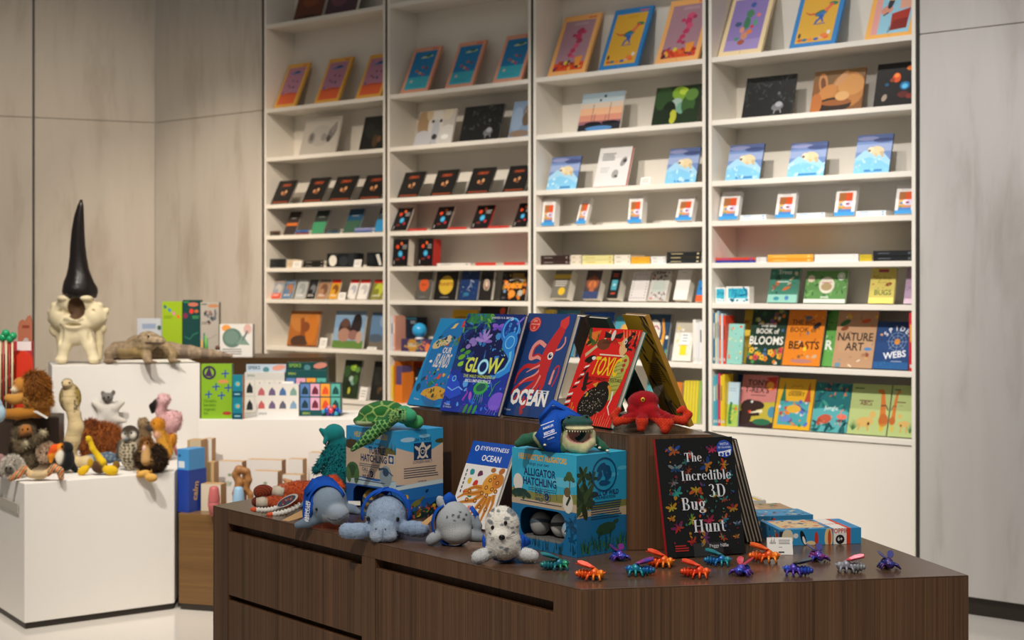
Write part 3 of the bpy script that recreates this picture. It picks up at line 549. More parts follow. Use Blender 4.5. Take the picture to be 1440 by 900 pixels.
# ------------------------------------------------------------------ placing on the shelves
def shelf_u(px, w): return float(col_hit(px, BP + BW * w, BU))
def shelf_top(s): return SHZ[s] + SHT / 2 + .0006
BAYNAME = ('first', 'second', 'third', 'fourth')
def onshelf(s, xl, xr, ytop, lean, T, art, name, label, cat='book', board='2b3440', pages='e6dfd0', hard=True, box=False, w0=None, group=None, roll=0, pmat=None, minw=.0):
    """a face-out book or box on shelf s seen between picture columns xl and xr, its top edge at row ytop"""
    lean = math.radians(lean); z = shelf_top(s); w = .08 if w0 is None else w0
    for _ in range(3):
        ua, ub = shelf_u(xl, w), shelf_u(xr, w); W = ub - ua; p = bk((ua + ub) / 2, w, z); d = p[1]
        hv = .3
        for _ in range(3): hv = ZC - (ytop - HY) / FPX * (d + hv * math.tan(lean) * .77) - z
        zs = sorted(SHZ.values()); up = min([v for v in zs if v > SHZ[s] + .01] or [9]) - SHT / 2 - z - .006
        H = min(hv / math.cos(lean), (up - T * math.sin(lean)) / math.cos(lean))
        room = DEPTH - .004 - H * math.sin(lean) - T * math.cos(lean)
        w = min(room, .055) if w0 is None else min(w0, room)
        bay = max(i for i in range(4) if shelf_u((xl + xr) / 2, 0) > BAYU[i]); lo = BAYU[bay] + .0315; hi = BAYU[bay + 1] - .0315
        for _ in range(60):                      # keep clear of the bay's own side panel
            if shelf_u(xl, w) >= lo or w < .012: break
            w -= .005
    w = max(w, .008); ua, ub = max(shelf_u(xl, w), lo), min(shelf_u(xr, w), hi); W = ub - ua - .003; p = bk((ua + ub) / 2, w, z)
    if box: return carton(name, label, cat, p, BANG, W, T, H, board, art, right=None, lean=lean, group=group, pmat=pmat)
    return book(name, label, cat, p, BANG, W, H, T, lean, art, board, pages, group, hard, pmat=pmat)
def flat(s, xl, xr, n, th, colr, name, label, cat='book', w0=.03, dep=.15, pages=None, group=None, stripe=None):
    """books lying flat, spines out; one thing per book"""
    z = shelf_top(s); ua, ub = shelf_u(xl, w0), shelf_u(xr, w0)
    bay = max(i for i in range(4) if shelf_u((xl + xr) / 2, 0) > BAYU[i]); ua = max(ua, BAYU[bay] + .034); ub = min(ub, BAYU[bay + 1] - .034)
    for i in range(n):
        k = colr[i % len(colr)]
        lb = label if n == 1 else (('lowest ', 'second lowest ', 'third lowest ')[i] if not (n == 2 and i) else 'upper ') + label
        j = R.uniform(-.001, .001)
        t = thing(name, lb, cat, bk((ua + ub) / 2 + j, w0 + R.uniform(0, .005), z + i * (th + .0006)), BANG, group)
        W = ub - ua - .003; b = .0015
        obj('cover', boxes([(-W / 2, W / 2, 0, dep, 0, b), (-W / 2, W / 2, 0, dep, th - b, th), (-W / 2, W / 2, 0, b, b, th - b)]), mat('board_' + k, k, .45), t)
        obj('pages', boxm(-W / 2 + .001, W / 2 - .001, b, dep - .001, b, th - b), M_PAPER, t)
        c = Canvas(W, th, i + 5); c.lines(.12, .42, .5, 1, .1, .16, stripe or '8a847a', .3); c.r(.87, .3, .93, .7, stripe or '8a847a'); put_print(t, c, (-W / 2, 0, 0), (1, 0, 0), (0, 0, 1), None, 'spine_print')
ORD = ('leftmost', 'second from the left', 'third from the left', 'rightmost')

# upper shelf T: the bottoms of two boxes show
onshelf('T', 412, 452, -60, 18, .03, photo('5f2f1c', [(.5, .3, .3, .2, '7a3f1f'), (.5, .02, .4, .06, '3a1c12')]), 'picture_book', 'dark rust brown book on the highest shelf, its top cut off')
onshelf('T', 456, 500, -60, 18, .03, photo('4a3038', [(.4, .3, .3, .25, '6a3f4a')]), 'picture_book', 'dark plum book on the highest shelf, beside the rust brown one', board='2a1c20')
# shelf A: framed jigsaw puzzles
PZ = 'framed jigsaw puzzles on the high shelf'
for k, (a, b, y) in enumerate(((384, 414, 91), (441, 475, 83), (499, 535, 77))):
    onshelf('A', a, b, y, 25, .018, fr('eab04e', 'b98098', art_pinksea), 'puzzle', f'{("leftmost","middle","rightmost")[k]} yellow-framed puzzle with pink sky and orange ground', 'puzzle', 'd8a040', box=True, group=PZ)
for k, (a, b, y) in enumerate(((562, 601, 68), (625, 664, 60), (692, 733, 50))):
    onshelf('A', a, b, y, 25, .018, fr('e8a488', '1f80b8', art_bluesea), 'puzzle', f'{("leftmost","middle","rightmost")[k]} pink-framed puzzle with a blue sea and birds', 'puzzle', 'd89478', box=True, group=PZ)
for k, (a, b, y, f, i, ar, lb) in enumerate(((769, 822, 23, 'eeb069', 'a9838f', art_seahorse, 'orange-framed puzzle with a red seahorse, beside the blue-framed one'), (841, 896, 13, '2f7cba', 'd6a436', art_dino, 'blue-framed yellow puzzle with a dinosaur, between two seahorse puzzles'), (920, 981, 0, 'eeb069', 'a9838f', art_seahorse, 'orange-framed puzzle with a red seahorse, near the shelf divider'),
        (1009, 1070, -8, 'e4cda0', '8a78b4', art_cactus, 'cream-framed purple puzzle with a cactus'), (1109, 1174, -14, '2f7cba', 'd6a436', art_dino, 'blue-framed yellow puzzle with a dinosaur, beside the cactus puzzle'), (1215, 1283, -24, 'e8ac55', '8fc0d4', art_hoopoe, 'orange-framed puzzle with a bird and a red armchair'))):
    onshelf('A', a, b, y, 25, .018, fr(f, i, ar), 'puzzle', lb, 'puzzle', f, box=True, group=PZ)
# shelf B: photograph books
for a, b, y, ar, lb, bd in ((420, 471, 166, P_GREY, 'pale grey picture book with faint animals, on the second shelf', 'b0aaa2'), (504, 548, 164, P_DARK, 'almost black picture book with a dim figure beside the pale grey one', '1a1a18'),
        (581, 634, 156, P_FOXW, 'picture book with a pale fox face and white paws', 'cfc9c0'), (645, 701, 149, p_blackwood, 'black picture book of a night forest, beside the pale fox face', '1a1a1a'), (714, 768, 143, P_DEER, 'blue-grey picture book with an antler, cut by the shelf divider', '8a98a8'),
        (811, 871, 131, p_boats, 'picture book of sailing boats at sunset', 'cfc9c0'), (915, 980, 122, P_GREEN, 'green picture book with blurred leaves, on the second shelf', '2a3424'),
        (1042, 1113, 108, p_blackwood, 'black picture book of a night forest, beside the curled fox', '1a1a1a'), (1138, 1211, 99, P_FOX, 'brown picture book of a curled sleeping fox', '7a5230'), (1227, 1300, 89, P_LANT, 'black picture book with glowing orange and blue lights', '15110f')):
    if lb.startswith('blue-grey'): b = 743
    if lb.startswith('almost'): b = 539
    if lb.startswith('black picture book with glow'): b = 1286
    onshelf('B', a, b, y, 16, .012, ar, 'picture_book', lb, board=bd)
# shelf C
for k, (a, b, y) in enumerate(((380, 406, 255), (424, 452, 251), (461, 492, 249), (503, 535, 247))):
    onshelf('C', a, b, y, 28, .012, p_mush, 'picture_book', f'{ORD[k]} of four dark books with orange lights in the stone-side bay', board='1c1a19', group='dark night-picture books')
for k, (a, b, y) in enumerate(((558, 588, 243), (604, 635, 240), (654, 687, 237), (706, 737, 234))):
    onshelf('C', a, b, y, 26, .012, p_mush, 'picture_book', f'{ORD[k]} of four dark books below the black forest picture', board='1c1a19', group='dark night-picture books')
for k, (a, b, y) in enumerate(((768, 810, 221), (934, 978, 209))):
    onshelf('C', a, b, y, 17, .008, p_bear, 'picture_book', ('blue polar bear book on the shelf below the sunset boats', 'blue polar bear book beside the white book with orange edge')[k], board='26303c', group='polar bear books')
onshelf('C', 834, 880, 207, 18, .02, p_whitebook, 'picture_book', 'white book with small black title and orange edge', board='d8d4d0', pages='e0562c')
for k, (a, b, y) in enumerate(((1019, 1068, 204), (1106, 1158, 201), (1199, 1250, 190))):
    onshelf('C', a, b, y, 17, .01, p_bear, 'picture_book', f'{("leftmost","middle","rightmost")[k]} of three polar bear books in a row', board='26303c', group='polar bear books')
def price(s, xl, xr, h, label, w=.01):
    ua, ub = shelf_u(xl, w), shelf_u(xr, w)
    def f(c): c.bg('e9e6e0'); c.lines(.15, .68, .85, 3, .2, .07, '9a958e')
    carton('price_tag', label, 'price tag', bk((ua + ub) / 2, w, shelf_top(s)), BANG, ub - ua, .002, h, 'e9e6e0', f, group='white price tags', lean=.25)
price('C', 900, 914, .045, 'small white price tag beside the white book with orange edge')
# shelf D
for k, (a, b, y, c1, c2) in enumerate(((398, 414, 299, '3a302e', 'c86a2a'), (436, 454, 297, '2f3632', '3f8a62'), (482, 503, 295, '1f4a66', '3a5a48'), (525, 538, 293, '33424a', '2f86b8'))):
    def f(c, c1=c1, c2=c2): c.bg(c1); c.r(0, .38 if c1 == '3a302e' else 0, 1, .5, c2); c.lines(.3, .7, .75, 1, .05, .02, 'a8a8a8')
    onshelf('D', a, b, y, 24, .014, f, 'notebook', ('dark brown notebook with an orange band', 'charcoal and green notebook', 'dark blue notebook with olive lower half', 'slate notebook with a light blue lower half')[k], board=c1)
for a, b, cs, lb in ((374, 394, ['2a1f1c', '4a2c20'], 'small dark brown notebook lying at the stone-side end'), (415, 434, ['7a2a22', '2a5a9a'], 'small red notebook lying beside the orange-banded notebook'), (456, 478, ['2a4a5c', '33383c'], 'small slate notebook lying beside the green notebook'), (498, 523, ['3f5a92', '8a8fc0'], 'small lilac notebook lying beside the dark blue notebook')):
    flat('D', a, b, 2, .016, cs, 'notebook', lb, group='small notebooks lying flat')
for k, (a, b, y) in enumerate(((549, 571, 294), (606, 629, 292), (661, 686, 290), (720, 740, 287))):
    onshelf('D', a, b, y, 27, .012, p_solar, 'paperback_book', f'{ORD[k]} of four black planet books leaning on the middle shelf', board=('151213', '151213', 'b02820', '151213')[k], pages=('e6dfd0', 'e6dfd0', 'c03026', 'e6dfd0')[k], hard=False, group='black planet books')
for k, (a, b) in enumerate(((572, 600), (629, 656), (686, 716))):
    flat('D', a, b, 1, .016, ['b8342a'], 'paperback_book', f'{("leftmost","middle","rightmost")[k]} red-edged book lying between the black planet books', stripe='c84a3a')
for k, (a, b, y, T) in enumerate(((761, 779, 282, .05), (809, 823, 281, .03), (882, 902, 277, .05), (949, 972, 279, .04))):
    onshelf('D', a, b, y, (8, 22, 8, 18)[k], T, p_tarot, 'card_box', f'{ORD[k]} of four white card boxes below the white book', 'box', 'e4e0da', box=True, group='white card boxes with orange picture')
for k, (a, b, y) in enumerate(((1010, 1037, 272), (1089, 1116, 271), (1172, 1201, 264), (1257, 1285, 263))):
    onshelf('D', a, b, y, 15, .03, p_tarot, 'card_box', f'{ORD[k]} of four white card boxes below the polar bears', 'box', 'e4e0da', box=True, group='white card boxes with orange picture')
for k, (a, b) in enumerate(((1040, 1077), (1119, 1160), (1203, 1246))):
    flat('D', a, b, 2, .014, ['e4e4e2', 'dfe4e8'], 'card_box', f'{("leftmost","middle","rightmost")[k]} white and blue card box lying flat', 'box', stripe='3f95d2')
# shelf E
flat('E', 376, 402, 3, .021, ['15181a', '1a1d1f', '15181a'], 'notebook', 'black notebook of the stack beside the stone wall', stripe='4a4f52')
flat('E', 403, 423, 3, .017, ['d8c4a4', 'cdb898', 'd8c4a4'], 'notebook', 'tan notebook of the stack behind a price tag')
flat('E', 426, 455, 2, .024, ['14120e', '1c1812'], 'notebook', 'black notebook lying next to the tan ones')
def p_cam(c): c.bg('15171a'); c.e(.2, .45, .13, .13, 'd8d4c8'); c.e(.55, .4, .15, .12, '2c3034'); c.e(.8, .55, .1, .2, '26292c'); c.lines(.1, .85, .4, 1, .05, .04, '4a4e50')
def p_pen(c): c.bg('121416'); c.p([(.55, .85), (.75, .9), (.95, .1), (.8, .05)], 'cfccc4'); c.p([(.05, .9), (.4, .8), (.45, .2), (.1, .3)], '1e2124')
onshelf('E', 459, 502, 357, 4, .06, p_cam, 'gift_box', 'black box with a white round lens', 'box', '15171a', box=True, w0=.06)
onshelf('E', 515, 538, 356, 4, .06, p_pen, 'gift_box', 'black box with a white pen picture', 'box', '121416', box=True, w0=.06)
price('E', 411, 423, .045, 'white price tag in front of the tan notebooks'); price('E', 497, 507, .05, 'white price tag beside the black lens box')
onshelf('E', 551, 573, 338, 5, .06, p_solar, 'paperback_book', 'black planet book standing at the front of a white-edged row', board='151213', hard=False, w0=.03)
onshelf('E', 587, 608, 337, 5, .075, p_solar, 'paperback_book', 'black planet book with thick red page edges', board='b02820', pages='c03026', hard=False, w0=.03)
flat('E', 614, 661, 1, .018, ['d8d2cc'], 'paperback_book', 'white-edged book lying beside the red-edged planet book')
flat('E', 668, 697, 1, .02, ['c03a2c'], 'paperback_book', 'red book lying beside the white-edged one', stripe='c84a3a')
flat('E', 708, 738, 1, .02, ['c03a2c'], 'paperback_book', 'red book lying next to the bay divider', stripe='c84a3a')
flat('E', 760, 801, 2, .028, ['3a2420', '33201c'], 'paperback_book', 'dark brown book of the lying pair')
flat('E', 802, 817, 2, .028, ['dccfba', 'd8cab4'], 'paperback_book', 'cream book between brown and pale yellow pairs')
flat('E', 818, 862, 2, .026, ['d8d092', 'd4cc8c'], 'paperback_book', 'pale yellow book of the lying pair', stripe='c0a04a')
flat('E', 863, 886, 2, .026, ['e0d8c8', 'ddd4c4'], 'paperback_book', 'cream book beside the pale yellow pair')
flat('E', 887, 914, 2, .02, ['e0a52c', 'd89c28'], 'paperback_book', 'orange yellow book lying on the third bay shelf', stripe='c8841c')
flat('E', 915, 936, 2, .02, ['dcdad6', 'd8d6d2'], 'paperback_book', 'white book beside the orange yellow pair')
flat('E', 937, 986, 3, .021, ['1c2226', '26221c', '1a1c1e'], 'paperback_book', 'black book of the lying stack of three', stripe='c8b88a')
flat('E', 1001, 1062, 2, .014, ['26348a', 'c8402f'], 'paperback_book', 'thin book lying at the divider of the fourth bay', stripe='4a5ab0')
flat('E', 1063, 1078, 2, .014, ['d8d6d4', 'dcd8d4'], 'paperback_book', 'thin white book beside the blue and red ones')
flat('E', 1079, 1144, 2, .02, ['e0902a', 'e2a83a'], 'paperback_book', 'orange book lying in the fourth bay', stripe='e8cc7a')
flat('E', 1145, 1207, 2, .019, ['e2ded8', 'e4e0da'], 'paperback_book', 'white book lying in the fourth bay', stripe='d8d2ca')
flat('E', 1208, 1226, 2, .017, ['c9b02c', 'c0a828'], 'paperback_book', 'mustard book lying beside the black ones', stripe='a89020')
flat('E', 1227, 1285, 2, .026, ['15171a', '1a1c20'], 'paperback_book', 'black book lying at the grey wall end', stripe='5a6068')
# shelf F
for k, (a, b, ar, lb) in enumerate(((381, 394, p_mag('a09088', '8a94a0', 'b8b0a8', 'd04a34'), 'magazine with a red foot, first of the row'), (396, 410, p_mag('8fa4b8', '5a7a9a', 'a8704a'), 'blue magazine with an orange figure'), (413, 428, p_mag('b8bcbc', 'a8acac', '8f9494'), 'plain grey magazine beside the black one'), (430, 442, p_mag('2a2a2c', '1c1c1e', '6a6c70'), 'black magazine with a pale swoosh'), (444, 459, p_mag('6a5a50', 'a0785a', '6a4a3a'), 'brown magazine between black and red-topped ones'), (461, 474, p_mag('c8281e', 'c8922c', '7a4a1c'), 'red-topped magazine with a golden picture'), (487, 499, p_mag('c8281e', 'd8d4d0', 'a8a8b4'), 'red-topped white magazine beside a price tag'), (501, 515, p_mag('c8281e', 'dcd8d4', 'b8b4b4'), 'red-topped white magazine, second of its kind'), (520, 537, p_mag('c8281e', '7a7a2c', 'b0b83a'), 'red-topped magazine with a green picture'))):
    onshelf('F', a, b, 394, 20, .01, ar, 'magazine', lb, 'magazine', 'c8c4be', hard=False, group='magazines in a row')
price('F', 475, 485, .05, 'white price tag in front of the golden magazine')
for a, b, y, ar, lb, bd, T in ((583, 604, 381, p_circle('57544e', 'c8562a', 'Mars', '8a3a20'), 'grey book with an orange planet disc', '57544e', .02), (609, 640, 381, p_circle('171410', 'c8a634', 'PLANETS', '8a3a20'), 'black book with a golden disc', '171410', .02), (644, 670, 381, p_spaceblue, 'dark blue book with a constellation drawing', '17305e', .02), (673, 690, 381, p_oval, 'black book with a pale oval portrait', '1c1a1a', .03), (702, 738, 380, p_space, 'black book titled in orange space letters', '17130f', .02)):
    onshelf('F', a, b, y, 12, T, ar, 'picture_book', lb, board=bd)
for a, b, y, ar, lb, T in ((773, 797, 381, p_paperback('6f6a60', 'c8a83a', 'd8b02c'), 'thick grey paperback with a yellow spot', .06), (818, 840, 381, p_sunset, 'thick paperback with a glowing sunset', .05), (852, 868, 384, p_frame, 'black paperback with a turquoise window picture', .06), (883, 908, 384, p_dotted, 'pale paperback bordered with dark dots', .02), (910, 936, 384, p_cats, 'grey paperback with patterned ends', .03), (946, 966, 382, p_plainwhite, 'plain white paperback near the bay divider', .05), (977, 989, 396, p_blueorange, 'blue and orange paperback cut by the divider', .02)):
    onshelf('F', a, b, y, 20, T, ar, 'paperback_book', lb, board='cfc9be', hard=False, w0=.05)
onshelf('F', 1006, 1020, 404, 0, .05, p_cyanbox, 'game_box', 'small white box with cyan picture, partly covered', 'box', 'e8e4dc', box=True, w0=.06)
onshelf('F', 1021, 1054, 403, 0, .05, p_cyanbox, 'game_box', 'white box with cyan sea picture', 'box', 'e8e4dc', box=True, w0=.05)
for a, b, y, ar, lb, bd in ((1078, 1120, 376, p_greenkids, 'green book with forest animals and pale foot', '35685a'), (1129, 1188, 382, p_greenwide, 'wide green box with a round cream badge', '4a7a44'), (1220, 1256, 376, p_bugs, 'mustard yellow book about bugs', 'b8a850'), (1270, 1286, 375, p_lilac, 'lilac book cut by the bay edge', '8a7090')):
    onshelf('F', a, b, y, 15, .018, ar, 'picture_book', lb, board=bd)
# shelf G
for a, b, y, ar, lb, bd in ((403, 445, 438, p_baobab, 'brown picture book with a thick tree trunk', '8a5528'), (466, 509, 438, p_monkey, 'picture book with two dark monkeys on grass', 'c8ccc8'), (517, 539, 440, p_mtn, 'blue picture book with hazy hills', '4a6078')):
    onshelf('G', a, b, y, 11, .014, ar, 'picture_book', lb, board=bd)
price('G', 448, 458, .07, 'white price card beside the tree trunk book'); price('G', 516, 529, .02, 'low white price strip in front of the blue hills book')
def upright(s, xs, cols, label, name='picture_book', hpx=None, H=.3, w0=.012, dep=.09):
    """books standing spine out"""
    bay = max(i for i in range(4) if shelf_u(sum(xs) / len(xs), 0) > BAYU[i]); sh = max(0, BAYU[bay] + .0315 - shelf_u(xs[0], w0)) - max(0, shelf_u(xs[-1], w0) - BAYU[bay + 1] + .0315)
    for i in range(len(xs) - 1):
        ua, ub = shelf_u(xs[i], w0) + sh, shelf_u(xs[i + 1], w0) + sh; W = ub - ua - .001; k = cols[i]; h = H * R.uniform(.9, 1.0)
        t = thing(name, label[i], 'book', bk((ua + ub) / 2, w0 + R.uniform(0, .004), shelf_top(s)), BANG, 'books standing spine out')
        b = min(.002, W * .2)
        obj('cover', boxes([(-W / 2, W / 2, 0, b, 0, h), (-W / 2, -W / 2 + b, b, dep, 0, h), (W / 2 - b, W / 2, b, dep, 0, h)]), mat('board_' + k, k, .4), t)
        obj('pages', boxm(-W / 2 + b, W / 2 - b, b, dep - .003, .003, h - .003), M_PAPER, t)
        c = Canvas(W, h, i); c.r(.3, .5, .7, .8, R.choice(['e8e2d4', '33383c', 'd8b23a'])); c.r(.25, .06, .75, .12, 'd8d4cc'); put_print(t, c, (-W / 2, 0, 0), (1, 0, 0), (0, 0, 1), None, 'spine_print')
upright('G', [548, 551, 554], ['c0cade', 'e0a08a'], ['pale blue spine beside the globe box', 'coral spine beside the globe box'], H=.24, dep=.1)
def p_globebox(c): c.bg('18222f'); c.r(.15, .1, .22, .9, '2c3a48'); c.lines(.5, .86, .95, 2, .05, .025, '8a98a4'); c.e(.1, .3, .07, .25, '2f6ab0'); c.r(0, .94, 1, 1, '3a98b0')
onshelf('G', 569, 586, 446, 0, .1, p_globebox, 'globe_box', 'dark navy box standing behind the blue globe', 'box', '18222f', box=True, w0=.12)
def p_purp(c): c.bg('453a5e'); c.sc(30, (.02, .02, .98, .98), ['c85a4a', '3f9a86', 'd8a83a', '6a5a8a', 'e0806a'], .02, .06, 'dot'); c.e(.38, .5, .17, .17, 'b8863a'); c.l([(.1, .4), (.4, .3), (.72, .66)], .03, 'c89a4a'); c.r(.24, .42, .5, .68, 'd8ccb0'); c.t('GLOBE', .37, .5, .08, '5a4a3a', .02); c.e(.9, .3, .1, .12, 'e07a4a')
onshelf('G', 564, 606, 477, 0, .1, p_purp, 'globe_box', 'purple space patterned box in front of the navy box', 'box', '453a5e', box=True, w0=.015)
gp = bk(shelf_u(590, .06), .06, 0); gs = ZC - (478 - HY) / FPX * gp[1]
t = thing('globe', 'small bright blue globe on a white foot, on the purple box', 'globe', (gp[0], gp[1], shelf_top('G') + (ZC - (477 - HY) / FPX * gp[1] - shelf_top('G'))))
obj('sphere', uvs((0, 0, .058), .048, 20, 14), mat('globe_blue', '2f9fd8', .25), t); obj('stand', lathe([(.001, 0), (.03, 0), (.03, .008), (.012, .014)], 16), M_CARD, t)
onshelf('G', 627, 662, 437, 15, .02, photo('cfa41f', [(.5, .5, .3, .2, 'b88a1c'), (.4, .8, .3, .06, '8a6a1c')]), 'picture_book', 'mustard book peeking over the sea island book', board='b8901c')
onshelf('G', 665, 704, 430, 15, .02, photo('211c22', [(.5, .6, .25, .3, 'c8a898'), (.5, .6, .1, .3, 'a8503f'), (.82, .9, .1, .1, 'd8503a')]), 'picture_book', 'black book with a striped balloon behind the foreground books', board='1a161a')
for a, b, y, ar, lb, bd in ((757, 772, 437, p_yellow, 'yellow book peeking above the ocean book', 'c8a83a'), (774, 806, 438, photo('3f86a0', [(.5, .5, .3, .3, '2f6f8a')]), 'teal blue book peeking above the ocean book', '2f6f8a'), (812, 856, 440, photo('22509a', [(.5, .8, .3, .2, '2a5fb0'), (.5, .3, .3, .2, '1c4488')]), 'royal blue book standing behind the red book', '22509a'), (858, 888, 446, photo('4a94a4', [(.5, .7, .2, .2, 'd8a04a'), (.3, .4, .2, .3, '3a7a8c')]), 'teal picture book behind the red and yellow books', '3a7a8c'), (899, 936, 443, p_giraffe, 'navy book with a white bear and giraffe'.replace('giraffe', 'orange neck'), '26405c'), (944, 971, 452, p_whiteyellow, 'white book with a yellow panel, beside white spines', 'd8d4c8')):
    onshelf('G', a, b, y, 14, .02, ar, 'picture_book', lb, board=bd)
upright('G', [974, 978.5, 983, 987.5], ['e6e2dc', 'dfe0e0', 'e4e2e0'], ['white spine nearest the yellow-panelled book', 'white spine in the middle of three', 'white spine against the bay divider'], H=.24)
upright('G', [1001, 1004, 1006.5, 1009, 1012, 1015, 1018.5], ['2f6a8a', 'd8d0a8', '9fc4d8', 'e0702a', 'bcd0dc', 'd8452f'], ['dark blue spine at the divider', 'cream spine in the fourth bay', 'light blue spine in the fourth bay', 'orange spine in the fourth bay', 'pale blue spine beside the orange one', 'red spine beside the mint book'], H=.29)
BIGB = 'large picture books facing out'
for a, b, y, ar, lb, bd, ln in ((1021, 1043, 456, p_teal, 'mint book with scattered drawings beside upright spines', '7ab0a8', 8), (1038, 1062, 436, p_yellow, 'yellow book peeking from behind the dark flower book', 'd8bc4a', 15)):
    onshelf('G', a, b, y, ln, .012, ar, 'picture_book', lb, board=bd, group=BIGB, w0=.1 if ln > 10 else .02)
for a, b, y, ar, lb, bd in ((1048, 1098, 435, p_blooms, 'dark green picture book covered with flowers', '1f3a2c'), (1099, 1152, 436, p_beasts, 'orange picture book of beasts', '2a1c14'), (1154, 1176, 437, p_rgreen, 'green book half hidden by the tan nature book', '3f6a3a'), (1169, 1226, 436, p_nature, 'tan picture book of nature drawings', 'a07c5c'), (1226, 1276, 454, p_spider, 'blue picture book with a spider web', '1a3866')):
    onshelf('G', a, b, y, 17, .016, ar, 'picture_book', lb, board=bd, group=BIGB, w0=.085 if lb.startswith('green book') else .05)
upright('G', [1279.5, 1284.5], ['c8252a'], ['red spine at the grey wall end of the shelf'], H=.31)
# shelf H
for a, b, y, ar, lb, bd in ((478, 502, 507, P_GREEN, 'green leaf picture book on the lowest shelf, behind the toy trays', '26301f'), (519, 538, 509, P_DARK, 'black picture book on the lowest shelf of the stone-side bay', '141412')):
    onshelf('H', a, b, y, 12, .014, ar, 'picture_book', lb, board=bd)
price('H', 504, 514, .09, 'white price card beside the green leaf book')
upright('H', [547, 550], ['e0b82c'], ['yellow spine at the end of the lowest shelf'], H=.27)
def p_mesh(c): c.bg('c8562a'); c.r(.1, .85, .9, .95, 'a8401c'); c.e(.5, .5, .3, .2, 'b04a20')
onshelf('H', 572, 592, 508, 6, .02, p_mesh, 'picture_book', 'rust red book on the lowest shelf, behind the sea island book', board='a8401c', w0=.19)
def p_skel(c): c.bg('17171a'); c.p([(.1, .2), (.5, .35), (.9, .15), (.9, .3), (.4, .5)], 'd8d4cc'); c.p([(.3, .6), (.8, .75), (.95, .6), (.6, .55)], 'dcd8d0'); c.l([(.1, .7), (.3, .5)], .08, 'd8d4cc')
onshelf('H', 576, 600, 518, 16, .02, p_skel, 'picture_book', 'black and white book on the lowest shelf', board='17171a', w0=.04)
def p_hold(c): c.bg('6a4a8a'); c.r(.2, 0, .8, .7, '2f6a9a'); c.sc(8, (.1, .1, .9, .8), ['d8452f', '3f9ab8', 'e0b82c'], .1, .2)
t = thing('magazine_holder', 'orange cardboard magazine holder on the lowest shelf', 'holder', bk(shelf_u(560, .012), .012, shelf_top('H')), BANG)
obj('frame', boxes([(-.035, -.031, 0, .11, 0, .27), (.031, .035, 0, .11, 0, .2), (-.031, .031, 0, .004, 0, .12), (-.031, .031, .106, .11, 0, .27)]), mat('orange_card', 'e07a22', .5), t)
obj('magazine', boxm(-.026, .026, .01, .1, .002, .24), mat('purple_card', '55456e', .6), t)
for a, b, y, ar, lb, bd, w in ((905, 937, 520, photo('4f9aa0', [(.5, .5, .3, .3, '6fb0b0'), (.6, .8, .2, .1, 'b8503a')]), 'teal book on the lowest shelf behind the yellow book', '3f8088', .1), (926, 955, 538, photo('c8762a', [(.4, .7, .14, .1, '5a3a22'), (.5, .35, .3, .25, 'e0a868'), (.6, .15, .3, .15, 'd89048')]), 'orange picture book on the lowest shelf', 'b8681f', .04)):
    onshelf('H', a, b, y, 10, .02, ar, 'picture_book', lb, board=bd, w0=w)
for k in range(6):
    a = 959 + k * 4.2; onshelf('H', a, a + 4.1, 536, 6, .02, None, 'workbook', f'{("first","second","third","fourth","fifth","sixth")[k]} yellow workbook counted from the orange picture book', 'book', 'd8c41f' if k < 5 else '8ab04a', hard=False, group='yellow workbooks', w0=.03)
upright('H', [999.5, 1003, 1006, 1009.5, 1012.5, 1016], ['4aa0b0', '3f94a8', 'c8345a', 'e0c02c', 'd8b824'], ['teal spine against the divider, lowest shelf', 'blue-green spine on the lowest shelf', 'pink spine on the lowest shelf', 'yellow spine beside the pink one', 'golden spine beside the crocodile book'], H=.29)
onshelf('H', 1036, 1050, 527, 3, .01, photo('2f5f9a', [(.3, .5, .08, .3, '2b2420'), (.6, .5, .08, .3, 'd8b04a')]), 'picture_book', 'blue book standing behind the crocodile book', board='24508a', w0=.2)
onshelf('H', 1020, 1037, 538, 6, .01, p_croc, 'picture_book', 'pale blue and green crocodile book', board='a8c0cc', w0=.03)
for a, b, y, ar, lb, bd in ((1034, 1085, 529, p_trex, 'pink book with a large brown dinosaur head', '2a2026'), (1086, 1138, 534, p_desert, 'yellow book with a colourful desert scene', 'c8941c'), (1139, 1190, 540, p_jungle, 'teal book of a jungle with a pink bird', '174a50'), (1190, 1246, 542, p_abc('ABCs'), 'pale green alphabet book with camel and gazelle', '7a8a54'), (1247, 1284, 544, p_abc('\u2022 \u2022'), 'pale green alphabet book beside the grey wall', '7a8a54')):
    onshelf('H', a, b, y, 17, .016, ar, 'picture_book', lb, board=bd, group=BIGB, w0=.05)

# ------------------------------------------------------------------ dark wood display table with drawers and riser
TZ, RZ = .88, 1.193
tC, tR, tL = np.array([.1634, 3.4526]), np.array([1.133, 3.618]), np.array([-.9764, 4.761])
tBR = tR + 1.9 * np.array([-.24, .97]); tBL = tL + .9 * np.array([.53, .848])
tdir = (tC - tL) / np.linalg.norm(tC - tL); tlen = float(np.linalg.norm(tC - tL)); tn = np.array([-tdir[1], tdir[0]])   # tn points into the table
tang = math.atan2(tdir[1], tdir[0])
table = thing('display_table', 'dark walnut display table with drawers, in front of the shelving', 'table', (.1, 4.4, 0))
TO = np.array([.1, 4.4])
def rel(p): return (float(p[0] - TO[0]), float(p[1] - TO[1]))
DG = .045
cu_ = (tR - tC) / np.linalg.norm(tR - tC); bu_ = (tBL - tL) / np.linalg.norm(tBL - tL)
Cin = tC + cu_ * (DG / float(np.dot(cu_, tn))); Lin = tL + bu_ * (DG / float(np.dot(bu_, tn)))
obj('carcass', prism([rel(p) for p in (Cin, tR, tBR, tBL, Lin)], .06, TZ - .003), M_WOOD, table)
obj('plinth', prism([rel(p) for p in (Cin + .03 * cu_, tR - .04 * cu_, tBR, tBL, Lin + .03 * tdir)], 0, .06), M_BASE, table)
